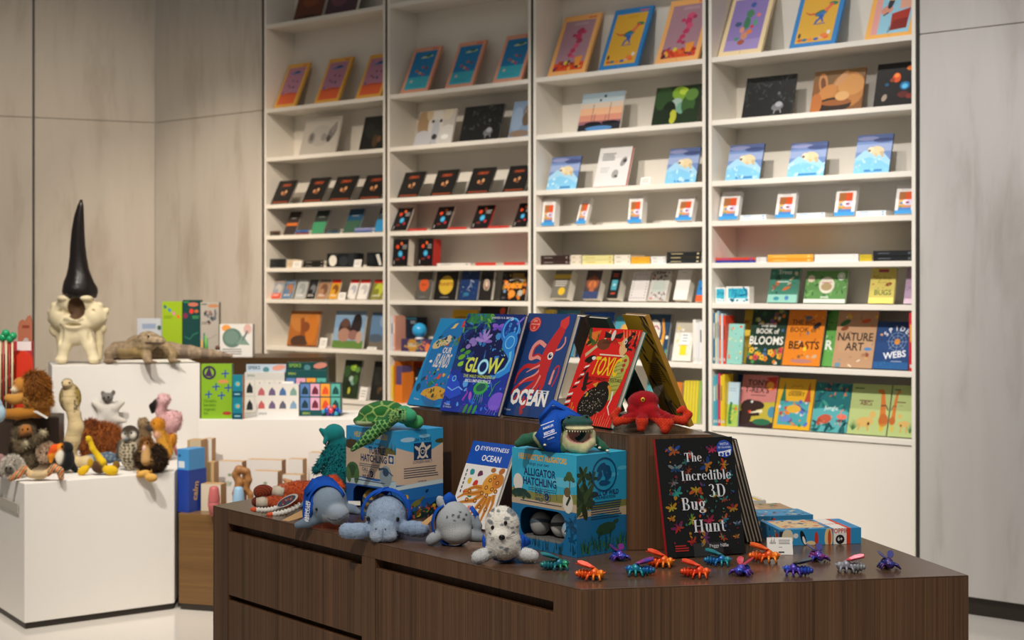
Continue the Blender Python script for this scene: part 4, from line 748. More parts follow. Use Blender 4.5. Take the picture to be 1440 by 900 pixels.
obj('top', prism([rel(p) for p in (tC, tR, tBR, tBL, tL)], TZ - .003, TZ, .0008), M_WOODTOP, table)
fx = lambda px: float(col_hit(px, tL, tdir))
s1, s2, s3, s4 = fx(320), fx(508.5), fx(527), fx(778)
def face(name, x0, x1, z0, z1, y0=0, y1=DG, par=None, bev=.0012):
    return obj(name, boxm(x0, x1, y0, y1, z0, z1, bev), M_WOOD, par or table, loc=(*rel(tL), 0), rot=(0, 0, tang))
obj('stile', prism([rel(p) for p in (tL, tL + tdir * s1, tL + tdir * s1 + tn * DG, Lin)], .06, TZ - .003, .001), M_WOOD, table); face('stile', s2, s3, .06, .834); obj('stile', prism([rel(p) for p in (tL + tdir * s4, tC, Cin, tL + tdir * s4 + tn * DG)], .06, TZ - .003, .001), M_WOOD, table); face('rail', s1, s4, .834, TZ - .003)
for a, b in ((s1, s2), (s3, s4)):
    for z0, z1 in ((.604, .807), (.375, .587), (.09, .358)):
        face('drawer', a + .0015, b - .0015, z0, z1, .002, .022)
riser = thing('table_riser', 'dark walnut block standing on the display table, carrying books', 'display block', (.1, 4.4, TZ))
rK, rR, rL = np.array([.3166, 3.957]), np.array([.545, 3.976]), np.array([-.343, 4.85])
rBR = rR + 1.35 * np.array([-.24, .97]); rBL = rL + .35 * np.array([.8, .6])
obj('body', prism([rel(p) for p in (rK, rR, rBR, rBL, rL)], .0005, RZ - TZ - .003, .001), M_WOOD, riser)
obj('top', prism([rel(p) for p in (rK, rR, rBR, rBL, rL)], RZ - TZ - .003, RZ - TZ, .0008), M_WOODTOP, riser)

# ------------------------------------------------------------------ serif lettering with thick stems and thin hairlines
def serif(c, s, x, y, size, col):
    """x = left edge, y = baseline (fractions), size = cap height as a fraction of W"""
    th, hl = .17, .045; pen = 0.0; out = []
    def v(a, y0, y1, w=th): out.append([(pen + a - w / 2, y0), (pen + a + w / 2, y0), (pen + a + w / 2, y1), (pen + a - w / 2, y1)])
    def h(a0, a1, yy, w=hl): out.append([(pen + a0, yy - w / 2), (pen + a1, yy - w / 2), (pen + a1, yy + w / 2), (pen + a0, yy + w / 2)])
    def arc(cx, cy, rx, ry, a0, a1, t=th, n=12):
        A, B = [], []
        for k in range(n + 1):
            a = a0 + (a1 - a0) * k / n; w = hl + (t - hl) * abs(math.cos(a)) ** 1.3
            A.append((pen + cx + rx * math.cos(a), cy + ry * math.sin(a))); B.append((pen + cx + (rx - w) * math.cos(a), cy + (ry - hl) * math.sin(a)))
        for k in range(n): out.append([A[k], A[k + 1], B[k + 1], B[k]])
    P = math.pi
    def ft(a, y, w=.17): h(a - w, a + w, y + (hl / 2 if y < .3 else -hl / 2))
    for ch in s:
        if ch == 'T': v(.38, 0, 1); ft(.38, 0); h(.02, .74, .97, .06); v(.04, .72, 1, .05); v(.72, .72, 1, .05); w = .8
        elif ch == 'I': v(.2, 0, 1); ft(.2, 0); ft(.2, 1); w = .44
        elif ch == 'H': v(.2, 0, 1); v(.74, 0, 1); [ft(a, b) for a in (.2, .74) for b in (0, 1)]; h(.2, .74, .5); w = .98
        elif ch == 'B': v(.2, 0, 1); h(.03, .4, .03); h(.03, .4, .97); h(.2, .42, .53); arc(.38, .76, .27, .24, -P / 2, P / 2); arc(.4, .26, .31, .27, -P / 2, P / 2); w = .78
        elif ch == 'D': v(.2, 0, 1); h(.03, .4, .03); h(.03, .4, .97); arc(.36, .5, .42, .5, -P / 2, P / 2); w = .86
        elif ch == '3': arc(.3, .77, .25, .23, -P / 2, P * .85); arc(.3, .27, .29, .27, -P * .85, P / 2); w = .68
        elif ch == 'n': v(.17, 0, .66); v(.5, 0, .5); ft(.17, 0, .14); ft(.5, 0, .14); h(.03, .2, .64); arc(.36, .45, .225, .21, 0, P); w = .68
        elif ch == 'u': v(.17, .18, .66); v(.5, 0, .66); h(.02, .2, .64); h(.36, .52, .64); h(.5, .64, .02); arc(.3, .22, .22, .22, P, 2 * P); w = .68
        elif ch == 'h': v(.17, 0, 1); v(.5, 0, .5); ft(.17, 0, .14); ft(.5, 0, .14); h(.02, .2, .98); arc(.36, .45, .225, .21, 0, P); w = .68
        elif ch == 'r': v(.17, 0, .66); ft(.17, 0, .14); h(.03, .2, .64); arc(.38, .48, .17, .18, P * .1, P); out.append([(pen + .38, .46), (pen + .52, .46), (pen + .52, .6), (pen + .38, .6)]); w = .54
        elif ch == 'c': arc(.3, .33, .28, .35, P * .2, P * 1.8); w = .55
        elif ch == 'e': arc(.3, .33, .28, .35, 0, P * 1.8); h(.05, .57, .36); w = .6
        elif ch == 'd': v(.48, 0, 1); h(.33, .5, .98); h(.48, .62, .02); arc(.32, .33, .29, .35, P * .25, P * 1.75); w = .66
        elif ch == 'b': v(.17, 0, 1); h(.02, .2, .98); arc(.32, .33, .3, .35, -P * .75, P * .75); w = .66
        elif ch == 'i': v(.17, 0, .66); ft(.17, 0, .14); h(.03, .2, .64); arc(.17, .85, .1, .1, 0, 2 * P, .1); w = .36
        elif ch == 'l': v(.17, 0, 1); ft(.17, 0, .14); h(.03, .2, .98); w = .36
        elif ch == 't': v(.2, .1, .85, .15); h(.04, .4, .64); arc(.32, .16, .19, .17, P, P * 1.75); w = .46
        elif ch == 'g': arc(.3, .43, .25, .24, 0, 2 * P); arc(.3, -.12, .3, .16, 0, 2 * P); h(.12, .45, .12, .1); h(.5, .62, .62, .08); w = .62
        else: w = .3
        pen += w + .02
    c.L += 1
    for q in out: c.poly([(x * c.W + a * size * c.W, y * c.H + b * size * c.W) for a, b in q], col, True)
    return c

# ------------------------------------------------------------------ covers of the books on the table
def a_islands(c):
    c.bg('1f8fcc'); c.e(.5, .5, .46, .62, '1c77bd', 0, 24); c.e(.72, .78, .17, .2, '1a67ae'); c.r(.5, .9, .84, .975, 'd8362c'); c.t('ON LAND', .67, .925, .06, 'f3d9c8', .01)
    c.e(.62, .78, .11, .06, '6a6a2a', .3); c.p([(.55, .76), (.7, .9), (.74, .8), (.68, .73)], '8a7a34'); c.e(.66, .9, .035, .025, 'e0a04a'); c.p([(.3, .88), (.36, .94), (.42, .95), (.38, .89)], 'e6c86a')
    for x, y, k in ((.16, .7, 'd8c08a'), (.3, .74, 'e0c89a'), (.78, .66, 'd98f3c'), (.86, .6, 'e0a850')): c.e(x, y, .11, .07, k, .4, 12, False, .3)
    c.sc(22, (.12, .66, .9, .76), ['2f6a4a', '1b2f3a', 'e8d8b0', '4a8a5a', 'b8582f'], .015, .04, 'mix'); c.sc(22, (.1, .68, .5, .82), ['1a4a5c', '16384a', '2a6f7a', '8aa05a'], .02, .045, 'mix')
    c.t('OUR', .4, .6, .12, 'f1e6d4', .015, .7); c.t('ISLANDS', .37, .44, .27, 'f1e6d4', .01, .3, .1)
    c.sc(50, (.15, .24, .85, .42), ['2f7a5a', '1b5a6a', 'd8502f', 'e0b040', '3f9a6a', '123a5c', 'c8407a'], .018, .05, 'mix'); c.e(.48, .15, .27, .09, 'd9a43c', 0, 18, False, .25); c.sc(22, (.28, .1, .7, .19), ['b8762c', 'e8c870', '8a6a2c', '3a4a34'], .015, .04, 'mix')
    c.e(.14, .3, .05, .025, '12506a', .6); c.e(.86, .2, .05, .025, '123f5a', .4); c.e(.78, .34, .04, .06, 'd8452f', .3); c.e(.1, .2, .04, .06, '14486a', .3); c.e(.9, .48, .03, .02, 'd8e8e0'); c.e(.15, .5, .03, .02, 'e0ecea'); c.t('Thames', .1, .06, .035, 'd8e8f0', 0, 1, 0, 0, 'l')
def a_glow(c):
    c.bg('14286e'); c.r(0, 0, 1, .42, '1f36a0'); c.e(.5, .62, .45, .3, '10194f', 0, 24); c.r(0, .42, .3, .6, '1a3a7a')
    c.e(.2, .96, .3, .08, '2f7a4a', 0, 16, False, .2); c.sc(36, (0, .8, .5, 1), ['3f8a4a', '235f6a', '6aa83a', '1a3f7a', '2a6f9a'], .02, .06, 'leaf')
    c.sc(60, (.02, .55, .98, .95), ['1f4f9a', '2a70b8', '183a80', '3f8ad0', '245a5f'], .015, .05, 'mix'); c.sc(34, (.3, .5, .95, .85), ['7fd03a', 'c8e05a', '5ab8e8'], .006, .014, 'dot')
    for x, y, s in ((.22, .72, .05), (.27, .69, .045), (.18, .66, .04), (.3, .74, .035)): c.e(x, y, s, s * .7, '8f78c8', .3)
    for k in range(6): c.e(.42 + .07 * math.cos(k * .6), .72 + .06 * math.sin(k * .6), .08, .02, R.choice(['a889d8', '8a6ac8']), k * .6)
    for dx in (-1, 1): c.e(.6 + dx * .05, .875, .055, .028, '8a5ad0', dx * .3); c.e(.6 + dx * .04, .85, .04, .02, '6a4ac0', -dx * .3)
    for x, y, s in ((.12, .55, .06), (.2, .6, .05), (.14, .48, .055), (.25, .53, .045), (.1, .62, .04)): c.e(x, y, s, s * .5, R.choice(['6fae2e', '8fc83c', '4a9a3a']), .3)
    c.l([(.9, .66), (.98, .58), (.97, .46), (.85, .4), (.7, .37)], .16, '2f8ae0', .05); c.l([(.92, .64), (.95, .55), (.9, .46), (.8, .41)], .04, '6ac0f0', .02); c.e(.82, .84, .15, .15, '1f6fd0'); c.e(.83, .85, .105, .105, '123a8a'); c.ring(.83, .85, .125, .015, '58b4f0'); c.sc(8, (.76, .8, .9, .9), ['4a9ae8', '2f6fd0'], .03, .045, 'dot'); c.l([(.9, .9), (1, .97)], .03, '7a6ad8')
    c.e(.87, .72, .12, .12, '2a84d8'); c.ring(.87, .72, .07, .012, '7acaf4')
    c.sc(60, (.02, .02, .98, .4), ['2a4fd8', '3f7af0', '1a2f90', '58a8f0', '5a3ac0', '2f6fd8', '123080'], .02, .06, 'mix')
    c.p([(0, .38), (.2, .3), (.3, .18), (.12, .12), (0, .16)], '2a50d0'); c.l([(.02, .24), (.12, .21), (.22, .25), (.3, .22)], .015, '7ab0f8'); c.ring(.1, .33, .03, .01, '7ad0f8')
    c.e(.6, .26, .12, .08, '3fa84a', .2); c.e(.6, .26, .08, .045, '235f5a', .2)
    for k in range(5): c.l([(.54 + k * .03, .22), (.52 + k * .04, .1)], .012, '3fa86a', .004)
    c.e(.92, .14, .13, .1, '7a5ad8', .3); 
    for k in range(4): c.l([(.86 + k * .03, .1), (.8 + k * .05, .01)], .014, '8a6ae0', .004)
    for x in (.44, .6, .52): c.e(x, .04, .025, .06, '3f9a4a', -.3)
    c.l([(.35, .12), (.4, .2), (.36, .24)], .03, 'a04ac8', .008); c.e(.46, .17, .025, .05, 'b05ac8', .3); c.l([(.78, .18), (.83, .3), (.9, .34)], .018, '3f9a5a', .006); c.l([(.8, .24), (.75, .32)], .014, '3f9a5a', .006)
    c.r(.18, .39, .78, .53, '10205c'); c.t('GL', .34, .41, .23, 'd7df5a', .03, .8, .1); c.ring(.54, .463, .075, .035, '7ad0f4'); c.ring(.54, .463, .075, .012, 'd8f4fc'); c.t('W', .72, .41, .24, 'd7df5a', .03, .9, .1)
    c.t('THE WILD WONDERS of', .52, .35, .05, 'c8d64a', .012); c.t('BIOLUMINESCENCE', .52, .305, .05, 'e6eaf4', .01); c.t('JENNIFER N. R. SMITH', .62, .95, .035, 'e0e6f0', .006); c.l([(.8, .97), (.82, .945), (.79, .935)], .012, 'e0e6f0'); c.t('Thames', .05, .06, .035, 'c8d8f0', 0, 1, 0, 0, 'l'); c.t('& Hudson', .05, .035, .035, 'c8d8f0', 0, 1, 0, 0, 'l')
def a_squid(c):
    c.bg('24427c'); RED = 'c02a2c'; PK = 'e28f86'
    def arm(pts, w, w1, k=RED):
        P = []
        for i in range(len(pts) - 1):
            for j in range(4):
                t = j / 4; p0 = pts[max(i - 1, 0)]; p1 = pts[i]; p2 = pts[i + 1]; p3 = pts[min(i + 2, len(pts) - 1)]
                P.append(tuple(.5 * (2 * p1[q] + (p2[q] - p0[q]) * t + (2 * p0[q] - 5 * p1[q] + 4 * p2[q] - p3[q]) * t * t + (3 * p1[q] - p0[q] - 3 * p2[q] + p3[q]) * t ** 3) for q in (0, 1)))
        P.append(pts[-1]); c.l(P, w, k, w1)
    arm([(.55, .56), (.44, .58), (.3, .56), (.3, .66), (.4, .72), (.55, .68)], .07, .06, PK); arm([(.55, .57), (.44, .6), (.34, .58), (.34, .66), (.42, .7)], .03, .02, RED)
    arm([(.72, .64), (.85, .66), (.92, .72), (.9, .78)], .03, .02, PK)
    for e in ([(.6, .48), (.5, .38), (.3, .34), (.16, .26), (.1, .2)], [(.62, .46), (.55, .34), (.4, .26), (.26, .2), (.2, .14)], [(.64, .44), (.62, .32), (.5, .2), (.46, .1), (.42, .08)], [(.68, .44), (.7, .32), (.66, .22), (.6, .16)], [(.58, .52), (.44, .48), (.26, .48), (.14, .4), (.12, .3)]): arm(e, .1, .02)
    for e in ([(.58, .46), (.48, .4), (.34, .36), (.22, .3)], [(.62, .42), (.56, .3), (.46, .22)], [(.56, .5), (.42, .46), (.3, .42)]): arm(e, .035, .01, PK)
    arm([(.42, .16), (.4, .08), (.44, .02)], .05, .06); arm([(.9, .3), (.95, .42), (.93, .5), (.86, .46), (.84, .34)], .018, .03); arm([(.86, .46), (.84, .32)], .03, .05, PK)
    c.p([(.56, .42), (.52, .58), (.58, .7), (.66, .8), (.76, .9), (.84, .9), (.86, .82), (.8, .7), (.76, .58), (.74, .44), (.66, .38)], RED); c.p([(.73, .88), (.72, .93), (.86, .985), (.9, .9), (.86, .85)], 'd43a36')
    c.e(.7, .59, .055, .055, 'ece6dc'); c.e(.7, .59, .034, .034, '1a2a4a'); c.e(.71, .6, .012, .012, 'e8e8e8')
    c.e(.2, .89, .12, .11, 'd03a34', .2); c.ring(.2, .89, .095, .008, 'e89a8a'); c.t('ON', .19, .915, .05, 'f0c8b8', .01); c.t('LAND & SEA', .2, .885, .035, 'f0c8b8', .01); c.t('25', .2, .845, .05, 'f0c8b8', .01)
    c.t('OCEAN', .5, .115, .3, 'eceae6', .045, .72); c.e(.4, .16, .02, .05, RED); c.e(.47, .14, .015, .06, RED); c.lines(.66, .25, .9, 2, .022, .008, 'c8d0dc'); c.t('Thames', .06, .045, .045, 'c8d0dc', 0, 1, 0, 0, 'l')
def a_toxic(c):
    c.bg('d8201c')
    for i in range(7): c.p([(.04 + .02 * i, .34 + .045 * i), (.12 + .02 * i, .36 + .045 * i), (.13 + .022 * i, .385 + .045 * i), (.05 + .022 * i, .365 + .045 * i)], 'ece6dc' if i % 2 else '1c1614')
    for i in range(6): c.p([(.0, .06 + .04 * i), (.09, .08 + .04 * i), (.09, .105 + .04 * i), (0, .085 + .04 * i)], 'e8e4dc' if i % 2 else '1c1614')
    c.e(.2, .67, .1, .035, '1c1614', .3); c.e(.27, .68, .04, .02, 'e8e4dc')
    c.l([(.08, .7), (.2, .78), (.34, .86), (.42, .98)], .045, 'c9b48a', .03); c.p([(0, .84), (.06, .95), (.24, .98), (.2, .86), (.08, .8)], 'e0702a'); c.sc(12, (0, .8, .24, 1), ['3f5f2a', '2f4a24', 'e07a2c', '241c18'], .04, .08, 'leaf')
    c.e(.36, .83, .13, .06, '6a3a22', -.1); 
    for k in range(5): c.l([(.34 + k * .03, .84), (.4 + k * .04, .89), (.46 + k * .045, .84)], .015, '4a2818', .006)
    for dx in (-1, 1): c.p([(.5, .93), (.5 + dx * .18, .97), (.5 + dx * .16, .9), (.5 + dx * .05, .9)], '241a18')
    c.e(.5, .93, .035, .06, 'd8d0c8'); 
    for k in range(6): c.l([(.72 + k * .05, .9), (.66 + k * .06, .99)], .022, 'd88a4a', .01)
    c.l([(.79, .9), (.8, .7), (.78, .56)], .09, '4a4444', .07); c.e(.77, .82, .08, .1, 'e0b07a', .2); c.e(.82, .87, .05, .07, '1f1a1a'); c.e(.77, .87, .025, .03, 'd8d4cc'); c.e(.77, .87, .012, .014, '1a1614'); c.p([(.72, .82), (.62, .86), (.7, .87)], 'e08a3c')
    c.sc(16, (.84, .76, .99, .97), ['1f1815', '2a1f1a', 'c8302a'], .03, .07, 'leaf')
    c.e(.82, .5, .12, .26, 'a8aa4c', -.15, 16); c.e(.86, .64, .1, .1, 'b4b25a'); 
    for k in range(8): c.l([(.72, .36 + k * .04), (.9, .38 + k * .045)], .008, '7a7a2c')
    for k in range(3): c.e(.88, .58 + k * .05, .03, .02, 'b0392a')
    c.e(.26, .44, .04, .1, '241816', .2); c.e(.28, .36, .05, .03, '241816'); c.l([(.3, .4), (.4, .44)], .025, '241816', .008); c.l([(.2, .5), (.18, .56), (.24, .58)], .02, '241816', .01)
    c.t('TOXIC', .55, .515, .28, 'efc31f', .02, .58, .12); c.r(.36, .715, .84, .73, 'e9c8b0'); c.t('THE WORLD\'S DEADLIEST CREATURES', .52, .455, .05, '3a1210', .006, .95, .12)
    c.e(.52, .23, .26, .17, '16120f', .35, 26); c.e(.62, .34, .16, .12, '16120f', .2); c.p([(.42, .41), (.52, .44), (.5, .38)], 'd8902a'); c.p([(.72, .42), (.8, .4), (.78, .24), (.7, .16)], 'd8902a'); c.e(.66, .27, .14, .15, '16120f', .1); c.sc(110, (.32, .12, .72, .36), ['d8d0b8', 'b8ae90', '8a8268'], .006, .011, 'dot'); c.e(.38, .3, .02, .02, 'd8a030')
    c.l([(.84, .36), (.86, .28), (.84, .2), (.92, .12)], .03, 'e8d8cc', .012); c.l([(.15, .2), (.17, .1)], .02, 'e08a2c', .01); c.l([(.2, .16), (.2, .09)], .02, 'e0a02c', .01)
    for k in range(9): c.l([(.62 + k * .04, .0), (.6 + k * .045, .08 + .03 * (k % 3))], .014, 'e8785a', .006)
    c.e(.5, .05, .035, .035, '241a14')
def a_witness(c):
    c.bg('e9e6e2'); c.r(0, .72, 1, 1, '1c50b4'); c.t('EYEWITNESS', .57, .9, .095, 'eef0f4', .004, 1.25, .1); c.e(.15, .915, .05, .05, 'dfe6f2'); c.e(.15, .915, .025, .035, '1c50b4'); c.t('OCEAN', .56, .775, .14, 'f2f2f2', .015, .95)
    for x, y, k in ((.22, .63, '2f8a94'), (.42, .62, '6a3050'), (.22, .52, 'd8b43a'), (.38, .5, 'c8382f'), (.2, .38, 'c8442f'), (.34, .36, '2f7a5a'), (.2, .2, 'd8c02c'), (.42, .2, 'd88a80')): c.e(x, y, .06, .05, k, .4, 10, False, .5)
    c.lines(.07, .62, .1, 6, .05, .035, '3a3a3a', .1)
    OR = 'd08a34'
    for e in ([(.62, .42), (.4, .38), (.2, .36), (.06, .3)], [(.64, .4), (.45, .3), (.25, .27), (.08, .24)], [(.7, .36), (.55, .2), (.4, .06)], [(.75, .36), (.68, .18), (.6, .02)], [(.82, .38), (.8, .2), (.75, .02)], [(.88, .4), (.92, .3), (.88, .12)], [(.6, .46), (.4, .46), (.18, .4)]): c.l(e, .1, OR, .03); c.l(e, .03, 'b0682a', .01)
    c.e(.74, .52, .2, .17, 'dd9a3a', .6); c.e(.88, .56, .13, .12, 'c47a30', .5); c.e(.9, .68, .07, .05, 'b06a34', .4); c.e(.7, .68, .06, .04, 'a86a3a'); c.g = None
    for x, y in ((.7, .56), (.8, .46), (.66, .47), (.78, .6), (.88, .54), (.6, .4), (.72, .38), (.9, .44), (.5, .3), (.64, .24), (.8, .22), (.45, .14), (.3, .3), (.3, .4)): c.e(x, y, .042, .035, '7a3f22'); c.e(x, y, .024, .02, 'd8a04a')
def a_bughunt(c):
    c.bg('101214')
    def bug(x, y, s, k1, k2, rot=0):
        s *= .68; cs, sn = math.cos(rot), math.sin(rot)
        def q(a, b): return (x + (a * cs - b * sn) * s, y + (a * sn + b * cs) * s / c.q)
        for d in (-1, 1):
            p = q(d * .6, .25); c.e(p[0], p[1], s * .6, s * .24, k1, rot + d * .5, 10); p = q(d * .45, -.2); c.e(p[0], p[1], s * .42, s * .18, k2, rot - d * .5, 10)
            c.l([q(0, .4), q(d * .3, .9)], s * .06, k2, .002)
        c.e(x, y, s * .16, s * .6, k2, rot); p = q(0, .5); c.e(p[0], p[1], s * .15, s * .15, k1)
    def mute(k): return '#%02x%02x%02x' % tuple(int(int(k[i:i + 2], 16) * .72) for i in (0, 2, 4))
    for a in ((.22, .89, .13, '2a5ab8', 'd0662a', .2), (.72, .89, .1, 'b02a5a', 'd83a6a', .1), (.22, .74, .12, '8a9aa0', '22508a', 0), (.37, .8, .08, '3f8a6a', '2f6a8a', .8), (.63, .76, .13, '1f4a9a', 'd88a2c', .9), (.85, .76, .1, 'd8402a', 'e0a02c', 1.4), (.9, .66, .09, '1f6a9a', '2aa0a8', .7), (.18, .62, .09, '4a4a50', '8a8a90', .4), (.45, .55, .12, 'e06a24', 'd8b02c', 3.1), (.2, .53, .12, '2a9aa4', '3fb8a8', .5), (.12, .41, .1, 'e0a01f', 'd8c03a', .3), (.9, .38, .1, 'd8601f', 'c89a3a', .2), (.5, .46, .08, 'c8302a', 'd8502a', .9), (.8, .46, .08, '2a8a8a', 'b8502a', .2), (.58, .29, .1, 'b0204a', 'd0305a', .4), (.36, .3, .09, '7ab03a', 'd8b83a', 1.2), (.77, .29, .1, 'e0702a', '2f8ab0', .6), (.93, .25, .07, '8aa0b8', '3a5a78', .1), (.17, .24, .12, '8a2a6a', 'c8302a', .5), (.5, .15, .14, 'd8a02c', '7a3a7a', 1.5), (.33, .12, .08, 'd83a2a', 'c82a24', .3), (.72, .14, .08, 'b8402a', 'd8702a', -.8), (.9, .14, .06, 'd89a3a', 'c8502a', .2), (.42, .85, .07, 'c02a2a', 'e0502a', 1.2), (.38, .72, .08, '6a2a1c', 'b0502a', .9), (.1, .32, .07, 'd8a02c', 'c86a1f', .2), (.68, .5, .06, '3a8a6a', 'd8b02c', .4)): bug(*a[:3], mute(a[3]), mute(a[4]), a[5])
    c.sc(110, (.08, .08, .94, .92), ['2a5a4e', '6a202c', '1f4474', '96681f', '387868', '502c50', 'a83a1f'], .01, .03, 'mix')
    W_ = 'd4d6de'; serif(c, 'The', .345, .795, .105, W_); serif(c, 'Incredible', .275, .635, .115, W_); serif(c, '3D', .6, .487, .15, W_); serif(c, 'Bug', .24, .385, .145, W_); serif(c, 'Hunt', .36, .195, .145, W_)
    c.e(.875, .895, .105, .105, '23459c'); c.t('WITH', .875, .925, .045, 'c8d4ec', .008); c.t('3D GLASSES', .875, .9, .032, 'c8d4ec', .008); c.l([(.79, .865), (.87, .87), (.96, .885)], .012, 'e8ecf4'); c.p([(.79, .865), (.79, .835), (.85, .83), (.86, .862)], 'e8ecf4'); c.p([(.88, .862), (.885, .83), (.945, .84), (.955, .88)], 'e8ecf4'); c.e(.825, .847, .022, .02, '23459c'); c.e(.915, .85, .022, .02, '23459c')
    c.t('Peggy Nille', .66, .065, .055, 'd0d0d0', .01); c.r(.1, .045, .27, .055, 'a8261f'); c.r(.1, .065, .27, .075, 'a8261f'); c.r(.1, .085, .24, .095, 'a8261f')
def a_tiger(c):
    c.bg('b8921e'); g = c.rng
    for i in range(34):
        x, y, l_, a = g.random(), g.random(), .05 + .14 * g.random(), 1.9 + g.random() * .8
        if .25 < y < .5 and .3 < x < .8: continue
        c.e(x, y, l_, .018 + .03 * g.random(), g.choice(['3a2c1f', '4a3c34', '2a2018']), a, 9, False, .3)
    c.sc(8, (.6, .0, 1, .3), ['6a5a54', '8a7a70', '4a3c38'], .06, .12, 'leaf'); c.lines(.3, .55, .8, 8, .022, .008, '6a5216', .1)
def a_green(c): c.bg('17372f'); c.r(.1, .8, .9, .9, '20493e'); c.sc(14, (0, 0, 1, .5), ['0f2721', '20493e'], .05, .16, 'leaf'); c.lines(.25, .7, .8, 6, .022, .008, '4a7a6a')
def a_speck(c): c.bg('3a2a1e'); c.sc(160, (0, 0, 1, 1), ['6a4a2c', '22180f', '8a6a40', '2f4a44'], .01, .02, 'dot'); c.r(.2, .2, .6, .55, '3f5f58')

# ------------------------------------------------------------------ placing books on the table
def leaning(name, label, BLp, zp, TLp, T, art, board, dirv=None, BRp=None, W=None, pages='e6dfd0', back=None, group=None, side=None, hard=True, spine='l'):
    p0 = np.array(pix(*BLp, zp)[:2])
    if BRp is not None and dirv is None:
        p1 = np.array(pix(*BRp, zp)[:2]); W = float(np.linalg.norm(p1 - p0)); dv = (p1 - p0) / W
    else:
        dv = np.array(dirv, float); dv /= np.linalg.norm(dv)
        if W is None: W = float(col_hit(BRp[0], p0, dv))
    n = np.array([-dv[1], dv[0]]); k = (TLp[0] - 720) / FPX
    s = (k * p0[1] - p0[0]) / (n[0] - k * n[1]); d = p0[1] + n[1] * s; h = ZC - (TLp[1] - HY) / FPX * d - zp
    lean = math.atan2(s, h); H = math.hypot(s, h); c0 = p0 + dv * W / 2
    t = book(name, label, 'book', (c0[0], c0[1], zp), math.atan2(dv[1], dv[0]), W, H, T, lean, art, board, pages, group, hard, side=side, pmat=M_PRINTG, spine_side=spine)
    if back: c = Canvas(W, H, hash_(label)); back(c); put_print(t, c, (W / 2, T, 0), (-1, 0, 0), (0, 0, 1), M_PRINTM, 'back_print')
    t['dim'] = (W, H, T, lean); return t
def stand(t, label, W=.09, h=.02, back=.2):
    """clear acrylic easel holding book t"""
    Wb, H, T, lean = t['dim']; s = thing('acrylic_stand', label, 'book stand', tuple(t.location), tuple(t.rotation_euler), 'clear acrylic book stands')
    e = .0022
    obj('lip', boxes([(-W / 2, W / 2, -.012 - e, -.012, -.003, h)]), M_ACRYL, s); obj('ledge', boxes([(-W / 2, W / 2, -.012, T + .004, -.0055, -.003)]), M_ACRYL, s)
    obj('back_plate', boxes([(-W / 2, W / 2, T + .002, T + .002 + e, -.003, back)]), M_ACRYL, s)
    g = bpy.data.objects.new('strut', boxes([(-W / 2, W / 2, 0, e, 0, back * .86)])); COL.objects.link(g); g.data.materials.append(M_ACRYL); g.parent = s; g.location = (0, T + .003, back); g.rotation_euler = (-(math.pi - lean * 2), 0, 0)
    return s
D3 = (.65, -.76)
isl = leaning('picture_book', 'bright blue book of islands leaning on the riser, beside the glowing sea book', (572, 571), RZ, (620, 450), .012, a_islands, '1a78b8', D3, W=.262)
glo = leaning('picture_book', 'dark blue book of glowing sea creatures between two ocean books', (618, 579.5), RZ, (658, 443), .014, a_glow, '16204a', D3, (699, 587))
ocn = leaning('picture_book', 'navy book with a large red squid', (703, 586), RZ, (744, 444), .02, a_squid, '1d3668', D3, (770, 595))
tox = leaning('picture_book', 'red book with a black spotted animal and yellow title', (786, 594), RZ, (831, 464), .016, a_toxic, '2a6a64', None, (857, 605.5))
for q, b, T in ((isl, .15, 0), (glo, .16, 0), (ocn, .17, 0), (tox, .15, 0)):
    pass
eye = leaning('picture_book', 'white and blue ocean book with an orange octopus, leaning on the riser side', (628, 737), TZ, (666, 622), .012, a_witness, 'dcdad6', (.67, -.74), (686, 746))
def red_spine(c): c.bg('b81f24')
bug = leaning('picture_book', 'black book of bright insects with white serif title, at the front of its stack', (939, 787), TZ, (921, 620), .014, a_bughunt, '111518', None, (1049, 780), pages='d8d2c6', side=red_spine)
Wb, Hb, Tb, lb_ = bug['dim']; ba = bug.rotation_euler.z; bx = np.array([math.cos(ba), math.sin(ba)]); by = np.array([-math.sin(ba), math.cos(ba)])
RS_ = (-.22, .975)
stk = leaning('picture_book', 'outermost black insect book of the stack leaning on the riser end', (1074, 764), TZ, (1036, 619), .0095, None, '16191b', RS_, W=.225, pages='c8bca8', group='black insect books leaning on the riser end', spine='r')
Wb, Hb, Tb, lb_ = stk['dim']; ba = stk.rotation_euler.z; by = np.array([-math.sin(ba), math.cos(ba)])
for i in range(1, 5):
    p = np.array(stk.location[:2]) + by * (.0100 * i)
    book('picture_book', ('second', 'third', 'fourth', 'innermost')[i - 1] + ' black insect book of the stack leaning on the riser end', 'book', (p[0], p[1], TZ), ba, Wb, Hb, Tb, lb_, None, ('2a2320', '16191b', '3a2a20', '16191b')[i - 1], 'c8bca8', 'black insect books leaning on the riser end', spine_side='r')
tig = leaning('picture_book', 'yellow book with dark tiger stripes seen from behind, tilted towards the red book', (976, 601), RZ, (913, 445), .014, None, 'a0762a', RS_, W=.222, back=a_tiger)
grn = leaning('picture_book', 'dark green book seen from behind, between the red and yellow books', (925, 590.3), RZ, (858, 449), .014, None, '14302a', RS_, W=.22, back=a_green)
spk = leaning('picture_book', 'brown speckled book seen from behind, next to the squid book', (879, 581), RZ, (829, 446), .02, None, '33241a', RS_, W=.25, back=a_speck)
stand(bug, 'clear acrylic stand under the black insect book', .085, .032, .1)
stand(tig, 'tall clear acrylic stand behind the red octopus, holding the yellow book', .07, .02, .13)
stand(ocn, 'clear acrylic stand holding the squid book', .06, .03, .12)
stand(glo, 'clear acrylic stand holding the glowing sea book', .06, .02, .12)
stand(isl, 'clear acrylic stand holding the island book', .06, .03, .12)
